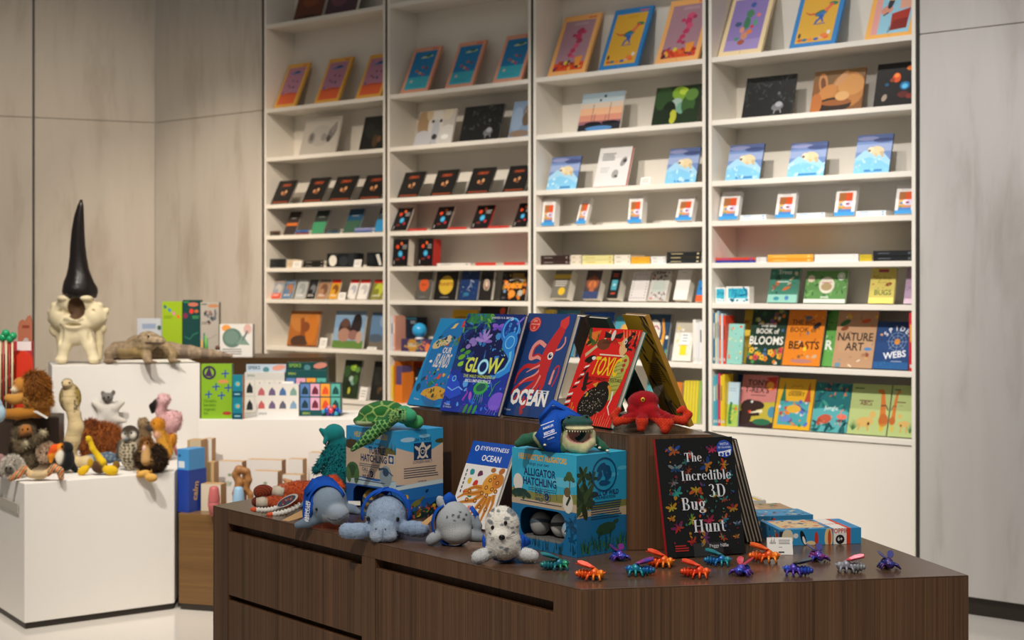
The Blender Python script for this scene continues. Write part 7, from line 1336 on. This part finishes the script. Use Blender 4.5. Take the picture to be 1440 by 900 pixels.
b.build('lizard_figure', 'brown scaly monitor lizard figure with raised head, on the tall plinth', 'figurine', k=4, n=110, mat_=M_CLAY, colfn=liz); b.eyes([(215, 475, -25.5)], 1.6); b.strip('mouth_line', [[(211, 483, -26), (220, 483.5, -25), (230, 484, -24), (236, 482, -19)], [(211, 484, -26.2), (220, 484.5, -25.2), (230, 485, -24.2), (236, 483, -19.2)]], mat('dark_line', '3a2f26', .8))
# --- plush animals on the low plinth
b = Soft((104, 658), Z1); CR = 'cfb98c'
b.ch([(100, 652, 6), (96, 642, 4), (102, 622, 0), (107, 604, 0), (104, 586, 0), (98, 566, 0), (97, 548, 0)], [9, 10, 11, 11, 9, 9, 7], CR).e((98, 563, 2), (16, 21, 5.5), '8a7434').e((97, 561, -3), (8, 22, 5), 'd6c296').e((96, 543, -6), (7.5, 6, 8), 'cdb78c').e((95, 540, -2), (7, 5, 6), '5a5a58').ch([(100, 653, 4), (120, 652, 0), (124, 652, 0)], [7, 7, 7], CR).ch([(124, 650, 6), (150, 648, 10), (166, 649, 8)], [7, 8, 5], '4a5a6a')
def cob(P, C):
    C = mixc(C, (P[:, 0] > 98 + 9 * np.sin((P[:, 1] - 560) / 30)) & (P[:, 1] > 582) & (P[:, 1] < 640) & (P[:, 2] > -1) & (P[:, 0] > 108), '2f3a44', .8); C = mixc(C, (np.abs((P[:, 1] / 5) % 1 - .5) > .44) & (P[:, 0] < 112) & (P[:, 2] < 2) & (P[:, 1] < 648), '9c8658', .5)
    C = mixc(C, (np.abs(P[:, 0] - 98) > 8) & (P[:, 1] > 548) & (P[:, 1] < 582) & (noise(P, 2.2) > .1), '3a3226', .8); return mixc(C, (P[:, 0] > 124) & (noise(P, 1.8) > .2), '8a98a4', .6)
b.build('plush_cobra', 'tall cream plush cobra with a patterned hood', k=3, n=90, colfn=cob); b.eyes([(91, 541, -11), (101, 541, -11)], 1.4)
b = Soft((140, 644), Z1); b.e((142, 619, 10), (26, 21, 20), 'a05a26').e((120, 618, 2), (14, 17, 14), 'a55e2a').e((127, 598, 4), (8, 5, 8), '8a4a20').ch([(124, 630, 0), (122, 640, -2)], (7, 6), '96521f').ch([(158, 630, 4), (160, 640, 2)], (8, 6), '8a4a1e').e((110, 612, -6), (5, 8, 5), 'a07a42')
b.build('plush_bear', 'shaggy rust brown plush bear behind the cobra', k=4, n=54); b.fur(5200, 6, 1.5, (0, -.1, -.5), .35, 11)
b = Soft((152, 602), Z1); b.s = 7.96 / FPX; b.loc = ((152 - 720) / FPX * 7.96, 7.96, ZC - (606 - HY) / FPX * 7.96); b.base = (152, 606)
b.e((152, 582, 0), (15, 16, 6), 'd9d4cc').c((142, 574, 0), (131, 566, 0), 6, 3, 'd3cdc3').c((162, 574, 0), (173, 566, 0), 6, 3, 'd3cdc3').c((143, 590, 0), (134, 598, -1), 6, 4, 'd9d4cc').c((162, 590, 0), (176, 592, -1), 6, 3, 'd0cabf').e((152, 559, -3), (8, 7, 7), '7a7672').e((145, 553, -2), (3, 4, 2), '6a6662').e((160, 552, -2), (3, 4, 2), '6a6662').c((160, 596, 2), (168, 612, 2), 6, 5, '8a7a70').c((150, 600, 2), (150, 640, 1), 5, 4, '8a8078')
b.build('plush_glider', 'white and grey plush flying squirrel spread against the tall plinth', k=3, n=56, sink=False); b.eyes([(149, 559, -9.5), (155, 558, -9.5)], 1.5)
b = Soft((92, 666), Z1); b.e((92, 648, 2), (12, 17, 12), '17181a').e((93, 632, 0), (10, 9, 9), '1a1c1e').e((86, 643, -7), (6, 11, 6), 'e2dccb').ch([(86, 631, -4), (79, 633, -8), (75, 641, -9), (74, 650, -9)], [6, 6.5, 5, 2.5], 'e08a1e').ch([(98, 656, 6), (104, 664, 8)], (6, 4), '17181a')
def tou(P, C): return mixc(C, (P[:, 0] < 84) & (P[:, 1] < 636 + .3 * (84 - P[:, 0])), 'd8401f', .8)
b.build('plush_toucan', 'black and white plush toucan with an orange beak', k=2, n=56, colfn=tou); b.eyes([(90, 629, -9.5)], 1.5)
b = Soft((61, 665), Z1); b.e((64, 632, 4), (12, 13, 12), 'b39a80').e((64, 638, -4), (8, 7, 7), 'c3ab92').e((64, 652, 4), (9, 9, 8), 'a88f74').e((54, 630, 6), (4, 4, 3), 'a88f74')
b.build('plush_monkey', 'beige plush monkey between sloth and toucan', k=3, n=46); b.fur(2500, 4, 1.3, (0, 0, -.3), .2, 12); b.eyes([(60, 632, -8.5), (68, 632, -8.5)], 1.4)
b = Soft((34, 664), Z1); SL = '6e6049'
b.e((34, 643, 4), (16, 22, 14), SL).e((33, 606, 2), (15, 14, 13), '746650').e((38, 607, -7), (8, 9, 6), 'a8692c').e((41, 611, -11), (4, 4, 3), '2a211a').ch([(46, 626, -2), (54, 620, -6), (63, 611, -8)], [7, 6, 5], SL).ch([(24, 622, -4), (30, 630, -10), (40, 624, -12)], [7, 6, 5], SL).e((64, 609, -9), (3.5, 4, 3), 'cfc4a0').e((41, 624, -14), (3, 3.5, 3), 'd6cca8')
b.build('plush_sloth', 'olive brown plush sloth reaching out one arm', k=3, n=60); b.fur(4200, 4.5, 1.2, (0, 0, -.5), .28, 13, lambda P: ~((P[:, 2] < -6) & (P[:, 1] < 618) & (P[:, 0] > 32) & (P[:, 0] < 47))); b.eyes([(36, 604, -12.5), (43, 603, -12)], 1.3)
b = Soft((18, 672), Z1); b.loc = (b.loc[0] , b.loc[1], Z1); b.e((18, 656, -2), (14, 15, 13), 'd9d2c6').e((18, 658, -14), (6.5, 6.5, 4), '4a4238')
b.build('plush_owl', 'small fluffy white plush owl with a dark face, at the plinth corner', k=3, n=44); b.fur(3000, 5, 1.2, (0, 0, 0), .18, 14, lambda P: ~((P[:, 2] < -8) & (np.hypot(P[:, 0] - 18, P[:, 1] - 658) < 8.5))); b.eyes([(15, 655, -18), (21, 655, -18)], 1.5)
b = Soft((56, 680), Z1); b.loc = pix(56, 676, Z1); b.base = (56, 676); b.s = b.loc[1] / FPX
b.e((55, 668, 0), (13, 7, 11), 'c2ab84').e((55, 663, 2), (10, 5, 8), '5a4c3a').ch([(44, 668, -4), (36, 660, -6), (28, 668, -8), (18, 673, -8)], [5, 5, 5, 4], 'd9b98c').ch([(68, 666, -4), (78, 658, -4), (86, 662, -6), (88, 672, -6)], [5, 5, 5, 4], 'd9b98c')
def frg(P, C): l = (np.abs(P[:, 0] - 55) > 14); C = mixc(C, l & (np.sin(P[:, 0] * .8 + P[:, 1] * .5) > .35), 'c85a1c', .9); return mixc(C, l & (np.sin(P[:, 0] * .8 + P[:, 1] * .5) < -.55), '2a211b', .8)
b.build('plush_frog', 'cream and orange banded plush with spread legs, at the front of the plinth', k=2.5, n=70, colfn=frg)
b = Soft((140, 668), Z1); b.e((140, 655, 0), (11, 10, 10), '4f3626').ch([(126, 616, -2), (131, 630, -2), (138, 641, 0), (146, 649, -4)], [3.6, 4, 4.6, 5], 'd9b51c').e((125, 616, -4), (4, 4.5, 4), 'd9b01c').e((119, 660, -6), (9, 6, 5), 'd8ae1a', .6).e((157, 660, -6), (11, 7, 6), 'd9b220', -.2).e((128, 650, -4), (4, 7, 3), 'b8921c').e((164, 653, -2), (5, 6, 4), '7a5a24')
b.build('plush_ostrich', 'brown ball bodied plush bird with yellow neck and feet', k=2, n=64); b.eyes([(122, 615, -7)], 1.1)
b = Soft((183, 662), Z1); b.e((183, 634, 2), (15, 27, 14), 'b9ad93').e((183, 609, -1), (12.5, 12, 12), '3a3128').e((178, 612, -9), (5, 5.5, 4), 'e0d8c8').e((189, 611, -9), (5, 5.5, 4), 'e0d8c8').ch([(170, 622, 2), (167, 640, 2)], [5, 5], '3d352b').ch([(196, 622, 2), (198, 640, 2)], [5, 5], '4a4034').e((181, 616, -12), (3, 2.5, 3), '5a646c')
def pen(P, C): return mixc(C, (P[:, 1] > 619) & (np.abs(P[:, 0] - 183) < 13) & (noise(P, 1.7) > .12), '2f281f', .85)
b.build('plush_penguin', 'upright plush owl chick speckled black and cream', k=2.5, n=64, colfn=pen); b.eyes([(179, 608, -12), (188, 607, -12)], 1.5)
b = Soft((203, 640), Z1); b.s = 7.75 / FPX; b.loc = ((203 - 720) / FPX * 7.75, 7.75, Z1); b.base = (203, 646); b.e((203, 625, 0), (9, 27, 8), '8f7757').e((202, 602, -2), (7, 7, 7), '9a8260')
b.build('plush_meerkat', 'light brown plush half hidden behind the speckled chick', k=3, n=36); b.fur(1500, 4, 1.2, (0, 0, -.4), .25, 15)
b = Soft((211, 665), Z1); b.e((212, 645, 4), (21, 19, 18), '43301f').e((207, 624, -3), (8, 7, 8), '8a5a2c').ch([(207, 630, -8), (209, 646, -14)], [5, 7], 'b8905a').e((206, 664, -20), (10, 5, 7), 'd0a050', .3).e((218, 669, -22), (9, 6, 7), 'd0a050', -.1)
b.build('plush_kiwi', 'dark brown furry plush chick with big tan feet', k=3, n=56, sink=False); b.fur(4500, 6, 1.3, (0, 0, -.3), .35, 16, lambda P: (P[:, 1] < 662) & ~((P[:, 2] < -9) & (np.abs(P[:, 0] - 208) < 7))); b.eyes([(203, 622, -10), (210, 622, -10.5)], 1.2); b.ball('beak', (206, 630, -12), (3, 5, 3), mat('pale_pink_felt', 'd8b0a0', .8))
b = Soft((228, 648), Z1); b.e((222, 603, 0), (9.5, 9.5, 9), 'd08a24').ch([(223, 610, 0), (228, 624, 2), (234, 640, 2)], [7, 8, 9], 'd39a36').e((240, 626, 6), (7, 10, 7), 'c8862a', -.3).e((213, 608, -4), (6, 4.5, 5), '3c3a3a').e((222, 617, -5), (5, 5, 4), 'd8a890').c((234, 642, 2), (234, 650, 0), 4, 4, 'c89a4a')
b.build('plush_chick', 'mustard yellow plush bird with a dark beak, in front of the flamingo', k=3, n=56); b.eyes([(219, 601, -7.5)], 1.3); b.fur(1500, 3, 1, (0, 0, 0), .2, 17)
b = Soft((244, 640), Z1); b.loc = ((244 - 720) / FPX * 7.78, 7.78, Z1); b.s = 7.78 / FPX; b.base = (244, 645); PK = 'e0b3b4'
b.e((238, 595, 4), (16, 17, 14), PK).e((229, 591, -2), (9, 14, 9), PK).ch([(226, 580, -4), (228, 570, -4), (230, 566, -4)], [7, 7, 8], PK).e((231, 563, -4), (10, 8.5, 9), 'e3b9ba').ch([(222, 566, -8), (217, 572, -10), (217, 580, -10)], [4.5, 4.5, 2.5], '1a1718').e((250, 590, 6), (5, 9, 4), 'd6a0a2').ch([(238, 610, 0), (245, 625, -4), (250, 640, -4)], [2.8, 2.6, 2.4], 'c9848c').ch([(234, 610, 4), (236, 630, 4), (238, 643, 4)], [2.8, 2.6, 2.4], 'c07a84')
b.build('plush_flamingo', 'pale pink plush flamingo with a black bill', k=2.5, n=70); b.eyes([(226, 561, -11)], 1.3); b.fur(1600, 3, 1, (0, 0, -.3), .1, 18, lambda P: (P[:, 1] < 612) & (P[:, 0] > 223))
b = Soft((4, 672), Z1); b.loc = ((4 - 720) / FPX * 7.0, 7.0, Z1); b.base = (4, 676); b.e((2, 662, 0), (10, 14, 9), '8a6a68').e((0, 650, 0), (7, 7, 7), '96746f')
b.build('plush_mole', 'small mauve plush cut off at the picture edge beside the owl', k=3, n=36)
# --- lion and holiday things on the brown box
LB = (40, 592)
b = Soft((40, 590), ZB); LN = '9c6424'
b.e((50, 572, 6), (17, 20, 14), LN).e((48, 545, 4), (18, 20, 16), '8a5318').e((30, 545, -4), (11, 12, 11), 'b57a34').e((24, 550, -10), (6, 5, 6), 'e0d2b4').ch([(34, 562, -6), (24, 564, -10), (16, 562, -12)], [8, 7, 6], 'b8853f').ch([(46, 582, -4), (28, 584, -10), (12, 584, -10)], [8, 8, 7], 'a9702a').ch([(60, 560, 6), (63, 585, 6)], (8, 6), LN)
b.build('plush_lion', 'sitting plush lion with a long brown mane', k=3, n=64); b.fur(5200, 9, 1.5, (.3, 0, -1.1), .3, 21, lambda P: (P[:, 0] > 36) & (P[:, 1] < 572), 'mane'); b.eyes([(25, 541, -12)], 1.4); b.ball('nose', (19, 547, -13), (2.5, 2, 2), mat('dark_brown_felt', '2a1a14', .7))
b.sheet('care_tag', [(51, 580, -14), (56, 579, -14), (71, 589, -10), (69, 591, -10)], M_CARD, .5)
b = Soft((0, 594), ZB); b.e((0, 583, -6), (10, 13, 9), 'a9c3d4').e((-3, 570, -6), (8, 8, 8), 'a0bccf')
b.build('plush_elephant', 'light blue plush at the picture edge below the lion', k=3, n=36)
def cutout(name, label, cat, px, d, outline, m, th, prints=None, z=ZB):
    """thick shaped card standing on the brown box"""
    s = d / FPX; t = thing(name, label, cat, ((px - 720) / FPX * d, d, z + .0006)); yb = max(p[1] for p in outline)
    P = [((x - px) * s, (yb - y) * s) for x, y in outline]; n = len(P); V = [(x, 0, zz) for x, zz in P] + [(x, th, zz) for x, zz in P]
    obj('card', mk(V, [tuple(range(n)), tuple(range(2 * n - 1, n - 1, -1))] + [(i, n + i, n + (i + 1) % n, (i + 1) % n) for i in range(n)]), m, t)
    if prints:
        x0 = min(p[0] for p in P); w_ = max(p[0] for p in P) - x0; h_ = max(p[1] for p in P); c = Canvas(w_, h_, 3); prints(c); put_print(t, c, (x0, 0, 0), (1, 0, 0), (0, 0, 1), None, 'front_print')
    return t
def circ(cx, cy, r, a0, a1, n=14): return [(cx + r * math.cos(math.radians(a0 + (a1 - a0) * i / n)), cy - r * math.sin(math.radians(a0 + (a1 - a0) * i / n))) for i in range(n + 1)]
cutout('gift_card', 'red rounded gift card behind the lion', 'gift card', 29, 7.33, [(46, 584)] + circ(29, 508, 17, 0, 200) + [(16, 522), (18, 584)], mat('red_card', 'd23318', .5), .012, lambda c: c.lines(.58, .5, .9, 3, .03, .012, 'e8a08a'))
cutout('gift_card', 'dark green rounded gift card at the picture edge', 'gift card', 4, 7.30, [(17, 584)] + circ(2, 512, 17, -20, 180) + [(-14, 584)], mat('green_card', '1f5a40', .5), .012, lambda c: c.l([(.2, .5), (.95, .68)], .12, 'e0dcd2'))
cutout('gift_card', 'brown cat-eared card with a small heart window', 'gift card', 35, 7.40, [(46, 584), (45, 452), (42, 443), (39, 444), (35, 451), (31, 449), (27, 452), (25, 460), (25, 584)], mat('brown_card', 'a9654a', .6), .01, lambda c: (c.lines(.3, .87, .8, 1, .03, .03, '8a3f2c'), c.e(.55, .745, .18, .2, 'b8b4b0')))
cutout('gift_box', 'red gift box with a white label', 'box', 28, 7.36, [(45, 584), (45, 479), (10, 479), (10, 584)], mat('red_card_dark', 'b03038', .5), .03, lambda c: c.r(.4, .88, .97, 1.0, 'e6dcda'))
t = thing('candy_bundle', 'bundle of striped canes with green baubles', 'ornament', ((14 - 720) / FPX * 7.33, 7.33 - .06, ZB + .0006)); sc_ = 7.33 / FPX
for i in range(6): obj('cane', tube([((-12 + i * 4.2) * sc_, .0, 0), ((-12 + i * 4.2) * sc_, 0, 108 * sc_)], 1.4 * sc_, 6), mat(('cane_red', 'cane_cream')[i % 2], ('a8302c', 'd8c8a0')[i % 2], .4), t)
for x, z_ in ((-4, 112), (6, 110), (0, 118), (10, 114)): obj('bauble', uvs((x * sc_, 0, z_ * sc_), 5.5 * sc_, 12, 8), mat('green_gloss', '1f9a62', .2), t)

# ------------------------------------------------------------------ magnet toys and packages
def carton_px(name, label, x0, x1, ytop, d, z, D, body, front=None, right=None, top=None, left=None, rot=0, cat='box', group=None):
    s = d / FPX; H = ZC - (ytop - HY) * s - z
    return carton(name, label, cat, (((x0 + x1) / 2 - 720) * s, d, z + .0006), rot, (x1 - x0) * s / max(.3, math.cos(rot)), D, H, body, front, right, top, left, group)
def p_lime(c): c.bg('8fae22'); [c.e(.15 + .22 * i, .9 - .06 * i, .07, .1, k, .5) for i, k in enumerate(('1f6a7a', '2f7ab8', 'c87a9a', 'd8642a'))]; c.lines(.08, .72, .55, 2, .03, .012, '5a7a14'); c.e(.5, .12, .3, .1, '7a9a1c')
def p_dkgreen(c): c.bg('123f3f'); c.e(.6, .92, .3, .12, 'b86a5a'); c.e(.5, .8, .12, .14, 'd8382c'); c.e(.15, .72, .14, .16, '7a2a4a'); c.e(.78, .8, .12, .1, 'b8603a'); c.l([(.1, .35), (.4, .3), (.6, .38), (.9, .42)], .05, '2f7a5a'); c.lines(.55, .7, .95, 2, .03, .014, '4a9a5a'); c.lines(.05, .95, .4, 1, .03, .02, '3a8a4a')
def p_greyp(c): c.bg('a9a49c'); c.e(.7, .93, .3, .1, 'b8805a'); c.sc(14, (.25, .6, .9, .85), ['5a606a', '8a6a62', '6a6a70', '44505a'], .08, .13, 'blob'); c.lines(.05, .95, .4, 1, .03, .02, '4a4a4a'); c.lines(.05, .62, .4, 2, .03, .014, '6a6660'); c.l([(.15, .35), (.5, .32), (.9, .4)], .03, '8a857c')
def p_whitep(c): c.bg('d9d8d4'); c.e(.2, .88, .14, .1, 'e0964a'); c.e(.38, .58, .3, .3, '5f7a70'); c.e(.36, .6, .22, .22, '6f8a80'); c.p([(.5, .38), (.7, .66), (.92, .36)], '7a9488'); c.e(.85, .85, .12, .16, 'd0a8a0'); c.l([(.7, .5), (.85, .8)], .06, '6a7a78'); c.lines(.08, .22, .7, 3, .07, .025, '4a4a4c')
def p_bluegrey(c): c.bg('b6bcc8'); c.r(.2, .72, .75, .86, '8a9ab8'); c.e(.88, .75, .08, .1, '3a5a4a'); c.lines(.1, .5, .9, 2, .1, .03, '98a0b0')
carton_px('toy_package', 'blue-grey package behind the lizard head', 193, 228, 448, 9.0, Z4, .06, 'aab0bc', p_bluegrey); carton_px('toy_package', 'tall lime green package', 228, 256, 424, 8.94, Z4, .07, '86a41f', p_lime); carton_px('toy_package', 'tall dark green package', 257, 281.5, 422, 8.94, Z4, .07, '123f3f', p_dkgreen); carton_px('toy_package', 'tall grey package with dark stones', 282, 307.5, 425, 8.94, Z4, .07, 'a39e96', p_greyp); carton_px('toy_package', 'white package with a round grey-green shape', 309, 355, 456, 8.82, Z4, .08, 'd6d4d0', p_whitep)
def p_greenbig(c): c.bg('86b22a'); c.ring(.26, .84, .19, .07, '3a2a4a'); c.p([(.12, .78), (.26, .96), (.38, .76)], '4a2f5a'); [(c.l([(x - .12, y), (x + .12, y + .01)], .045, '2a4fa0'), c.l([(x, y - .07), (x + .01, y + .07)], .045, '2a4fa0')) for x, y in ((.78, .82), (.48, .58), (.24, .44), (.66, .42), (.88, .56))]; c.e(.72, .68, .18, .06, 'd8915a'); c.e(.84, .1, .15, .06, 'a8402c'); [c.t(w_, .08, .3 - .075 * i, .14, '4a7a1f', .02, .8, 0, 0, 'l') for i, w_ in enumerate(('Clickable.', 'bendable', 'magnetic', 'fun.'))]
carton_px('toy_package', 'large lime green package printed with blue crosses', 283, 326, 512, 7.66, Z3, .05, '7aa626', p_greenbig, lambda c: c.bg('1a5a52'))
def p_tealb(c): c.bg('1f7f92'); c.e(.5, .6, .28, .28, '4ab4c0'); c.e(.55, .6, .14, .14, 'd8a060'); c.r(0, 0, 1, .28, '15546a'); c.lines(.2, .12, .8, 1, .05, .05, 'a8d8dc')
tb_ = carton_px('toy_box', 'lower of two teal boxes beside the lime package', 327, 341, 559, 7.63, Z3, .05, '1a6a7c', p_tealb, lambda c: c.bg('d8782f')); hh = ZC - (559 - HY) * 7.63 / FPX
carton_px('toy_box', 'upper of two teal boxes beside the lime package', 327, 341, 527.5, 7.63, hh, .05, '1a6a7c', p_tealb, lambda c: c.bg('c86a2a'))
def tray(cols, rocks, band, bandpos):
    def f(c):
        c.bg(band); n = len(cols)
        for j in range(2):
            for i in range(n):
                x0, x1 = i / n + .012, (i + 1) / n - .012; y0 = (.18 if bandpos == 'b' else .02) + j * .42; y1 = y0 + .38
                c.r(x0, y0, x1, y1, cols[i]); c.p([(x0 + .03, y0 + .06), (x0 + .05, y0 + .2), ((x0 + x1) / 2, y1 - .06), (x1 - .04, y0 + .2), (x1 - .03, y0 + .06)], rocks[j][i])
        c.t('SPEKS', .16, .05 if bandpos == 'b' else .9, .075, 'a8b84a' if band == '17494a' else '4a6a6a', .01)
    return f
WT = ['d8d2c8'] * 4; RK = [['b85a5a', '6a5a7a', '5a5a6a', '7a98b0'], ['b8606a', '6a5a7a', '4a6a9a', '7a9a90']]; RK2 = [['1f3a44', '6a2a3a', 'd8502a', '1f4a48']] * 2; CB = ['5a7ab0', 'd8a0b8', 'e89a3a', '5aa89a']; BK = [['2a2c2e'] * 4] * 2
carton_px('toy_tray', 'white display tray of pastel stones, at the front', 360, 420, 541, 7.8, Z3, .08, 'd4d0ca', tray(WT, RK, 'd8d4d0', 'b'), None, None, lambda c: c.bg('4a6a74')); carton_px('toy_tray', 'colourful display tray with a dark green base, at the front', 421.5, 479, 539, 7.82, Z3, .08, '17494a', tray(CB, RK2, '17494a', 'b'), lambda c: c.bg('17494a'))
def header(bgc, hand):
    def f(c): c.bg(bgc); c.t('SPEKS', .2, .35, .12, '2a4a5a' if bgc != '15403f' else '7aa03a', .02); c.e(.82, .55, .17, .07, hand, .15); c.e(.5, .3, .08, .07, '4a7a80')
    return f
t1 = carton_px('toy_tray', 'display tray of black stones with a grey-blue header', 344, 400, 524, 7.98, Z3, .1, 'c8c4be', tray(WT, BK, 'c8c4be', 't')); t2 = carton_px('toy_tray', 'display tray of bright stones with a dark green header', 401.5, 459, 521, 8.0, Z3, .1, '17494a', tray(CB, RK2, '17494a', 't'))
for t_, x0, x1, yt, d, hd in ((t1, 344, 400, 513, 7.98, header('a8b6c4', 'c88a78')), (t2, 401.5, 459, 510, 8.0, header('15403f', 'c07a6a'))):
    s = d / FPX; W_ = (x1 - x0) * s; z0 = max(v[2] for v in t_.children[0].bound_box); z1 = z0 + 11 * s; o = obj('header_card', boxm(-W_ / 2, W_ / 2, .05, .054, z0, z1), M_CARD, t_); c = Canvas(W_, z1 - z0, 4); hd(c); put_print(o, c, (-W_ / 2, .05, z0), (1, 0, 0), (0, 0, 1), None, 'header_print')
t = thing('price_card', 'white price card in front of the back toy trays', 'price card', ((405 - 720) / FPX * 7.9, 7.9, Z3 + .0006)); obj('holder', boxm(-.004, .004, 0, .004, 0, .165), M_ACRYL, t); obj('card', boxm(-.03, .03, -.002, 0, .13, .18), M_CARD, t)
p = pix(466, 585.5, Z3); t = thing('magnet_ball', 'small blue and pink magnet ball toy at the plinth edge', 'toy', (p[0], p[1], Z3 + .0006)); s = p[1] / FPX
for i, (x, z_, k) in enumerate(((0, 8, 'd84a5a'), (-6, 9, '2f5ab8'), (7, 9, '2a4fa8'), (-11, 7, '2f8ab0'), (12, 7, '3a5fb0'), (1, 3, '3a6ac0'), (-3, 13, 'd87a8a'), (4, 13, 'd85a4a'), (-5, 4, '7a4ab0'), (7, 4, '2f9ab8'))): obj('bead', uvs((x * s, (i % 3 - 1) * 3 * s, z_ * s), (4 if i < 3 else 3.2) * s, 10, 8), mat('bead_' + k, k, .2, metal=.3), t)
# small pencil pot and figurine in front of the white package
t = thing('pencil_bunch', 'bunch of coloured pencils standing beside the lizard tail', 'pencils', ((287 - 720) / FPX * 8.79, 8.79, Z4 + .0006)); s = 8.79 / FPX
for i, (x, h_, k) in enumerate(((-3, 24, 'c8962a'), (0, 34, '2f6a5a'), (2.5, 30, '6fae3a'), (4.5, 26, '3a8a4a'))): obj('pencil', tube([(x * s, 0, 0), (x * s, 0, h_ * s)], 1.2 * s, 6), mat('pencil_' + k, k, .4), t)
t = thing('figurine', 'tiny brown and white figurine before the white package', 'figurine', ((306 - 720) / FPX * 8.79, 8.79, Z4 + .0006)); obj('body', lathe([(.001, 0), (3.5 * s, 0), (4 * s, 5 * s), (2.5 * s, 10 * s), (.001, 11 * s)], 12), mat('fig_white', 'cfcac4', .6), t); obj('head', uvs((0, 0, 13 * s), 3.6 * s), mat('fig_brown', '5a3a28', .7), t)

# ------------------------------------------------------------------ wooden toys and boxes on the bronze plinth
KR = 'c0986a'
def p_wb(acc, shape='leaf'):
    def f(c): c.bg('e2deda'); c.e(.5, .68, .08, .06, '8aa07a'); c.sc(5, (.2, .15, .8, .5), acc, .06, .13, 'blob')
    return f
t = carton_px('gift_box', 'deep blue box standing at the end of the bronze plinth', 247, 268, 661, 7.23, Z0, .13, '1b3f9c', None, None); c = Canvas(.13, .2, 4); c.t('calm', .5, .5, .4, 'd8b070', .02, 1, 0, 1.4); put_print(t, c, (.038, 0, 0), (0, 1, 0), (0, 0, 1), None, 'side_print'); t.rotation_euler = (0, 0, -.5)
hb = ZC - (661 - HY) * 7.23 / FPX; t = carton_px('gift_box', 'light blue box on top of the deep blue box', 247, 268, 632, 7.23, hb, .12, '4a94d0', lambda c: (c.bg('4a94d0'), c.r(.1, .1, .62, .42, 'dfe6ec'), c.r(.1, .62, .3, .75, '2a5a8a'))); t.rotation_euler = (0, 0, -.5)
for x0, x1, yt, d, D, fr_, lb in ((262, 284, 619, 7.42, .08, lambda c: (c.bg('c8b493'), c.r(.0, .0, .2, 1, 'b89c74')), 'tall kraft box behind the blue boxes'), (285, 299, 617, 7.5, .05, lambda c: (c.bg('e0dad0'), c.e(.5, .6, .3, .3, 'a8b890')), 'tall white box with a pale green circle'), (289, 302, 650, 7.38, .06, lambda c: c.bg('c8a878'), 'narrow kraft box beside the blue boxes'), (281, 312, 681, 7.26, .07, lambda c: (c.bg('d8cbb4'), c.r(.5, .1, .95, .9, 'e0dcd6'), c.e(.75, .5, .1, .1, '8a4a34')), 'low kraft and white box behind the pink cup'), (304, 342, 649, 7.5, .06, p_wb(['b8c0b0']), 'white wooden-toy box beside the wooden snake'), (345, 398, 647, 7.48, .06, p_wb(['d0d0d0']), 'wide white toy box with a small emblem'), (403, 427, 646, 7.46, .06, p_wb(['d8402a', '2a6ab0', 'e0a02c', '3a8a4a']), 'white toy box with a bright parrot picture'), (432, 470, 637, 7.5, .06, p_wb(['b03a34', 'd8603a']), 'white toy box with a red ring picture'), (354, 392, 663, 7.34, .06, p_wb(['5a8ac8']), 'white toy box with a blue stroke, in front of the wide one'), (396, 424, 668, 7.32, .06, p_wb(['d0d4d0']), 'white toy box half hidden by the orange plush')):
    carton_px('toy_box', lb, x0 + 1, x1 - 1, yt, d, Z0, D, KR, fr_, lambda c: c.bg('b88a58'), rot=-.22, group='wooden toy boxes')
def cup(px, d, col, label, py):
    t = thing('stacking_cup', label, 'cup', ((px - 720) / FPX * d, d, Z0 + .0006)); s = d / FPX
    obj('body', lathe([(.001, 0), (6 * s, 0), (8.5 * s, 14 * s), (8.8 * s, 18 * s), (7.6 * s, 19 * s), (8.2 * s, 21 * s)], 20), mat('cup_' + col, col, .5), t); obj('lid', lathe([(8.2 * s, 19.5 * s), (8.4 * s, 24 * s), (6.6 * s, 38 * s), (5 * s, 41 * s), (.001, 42 * s)], 20), mat('cup_' + col, col, .5), t)
cup(301, 7.12, 'b85f5e', 'dusty pink stacking cup on the bronze plinth', 0); cup(335.5, 7.10, '8fb4d0', 'pale blue stacking cup in front of the wooden snake', 0)
b = Soft((342, 716), Z0); b.loc = ((342 - 720) / FPX * 7.2, 7.2, Z0); b.s = 7.2 / FPX; b.base = (342, 716); WD = '9a6a3a'
b.ch([(333, 712, 0), (334, 690, 0), (337, 675, 0), (331, 664, 0), (336, 657, 0), (345, 659, 0)], [6, 7, 6, 5, 6, 5], WD).ch([(347, 660, 2), (349, 672, 2), (346, 684, 2), (352, 692, 2), (353, 712, 2)], [5, 5, 4, 4, 5], '8f6034').c((333, 711, 0), (353, 711, 2), 5, 5, WD)
b.build('wooden_snake', 'curved brown wooden toy animal standing behind the pale blue cup', 'wooden toy', k=2, n=60, mat_=grain_mat('toy_wood', '8a5a2c', 'b07c48', (200, 200, 20), .5))
b = Soft((412, 716), Z0); b.loc = ((404 - 720) / FPX * 7.15, 7.15, Z0); b.s = 7.15 / FPX; b.base = (404, 722)
b.ch([(384, 714, 0), (386, 692, 0), (398, 684, 0), (408, 676, 0)], [4, 5, 6, 4], WD).ch([(404, 682, 0), (414, 690, 0), (424, 716, 0)], [5, 4, 3.5], '8f6034').c((408, 676, 0), (400, 672, 0), 3.5, 2.5, WD).c((386, 716, 0), (424, 718, 0), 3, 3, '8f6034')
b.build('wooden_dog', 'light brown wooden toy animal behind the orange plush', 'wooden toy', k=2, n=54, mat_=MATS['toy_wood'])
print('objects', len(bpy.data.objects), 'tris', sum(len(o.data.polygons) for o in bpy.data.objects if o.type == 'MESH'))
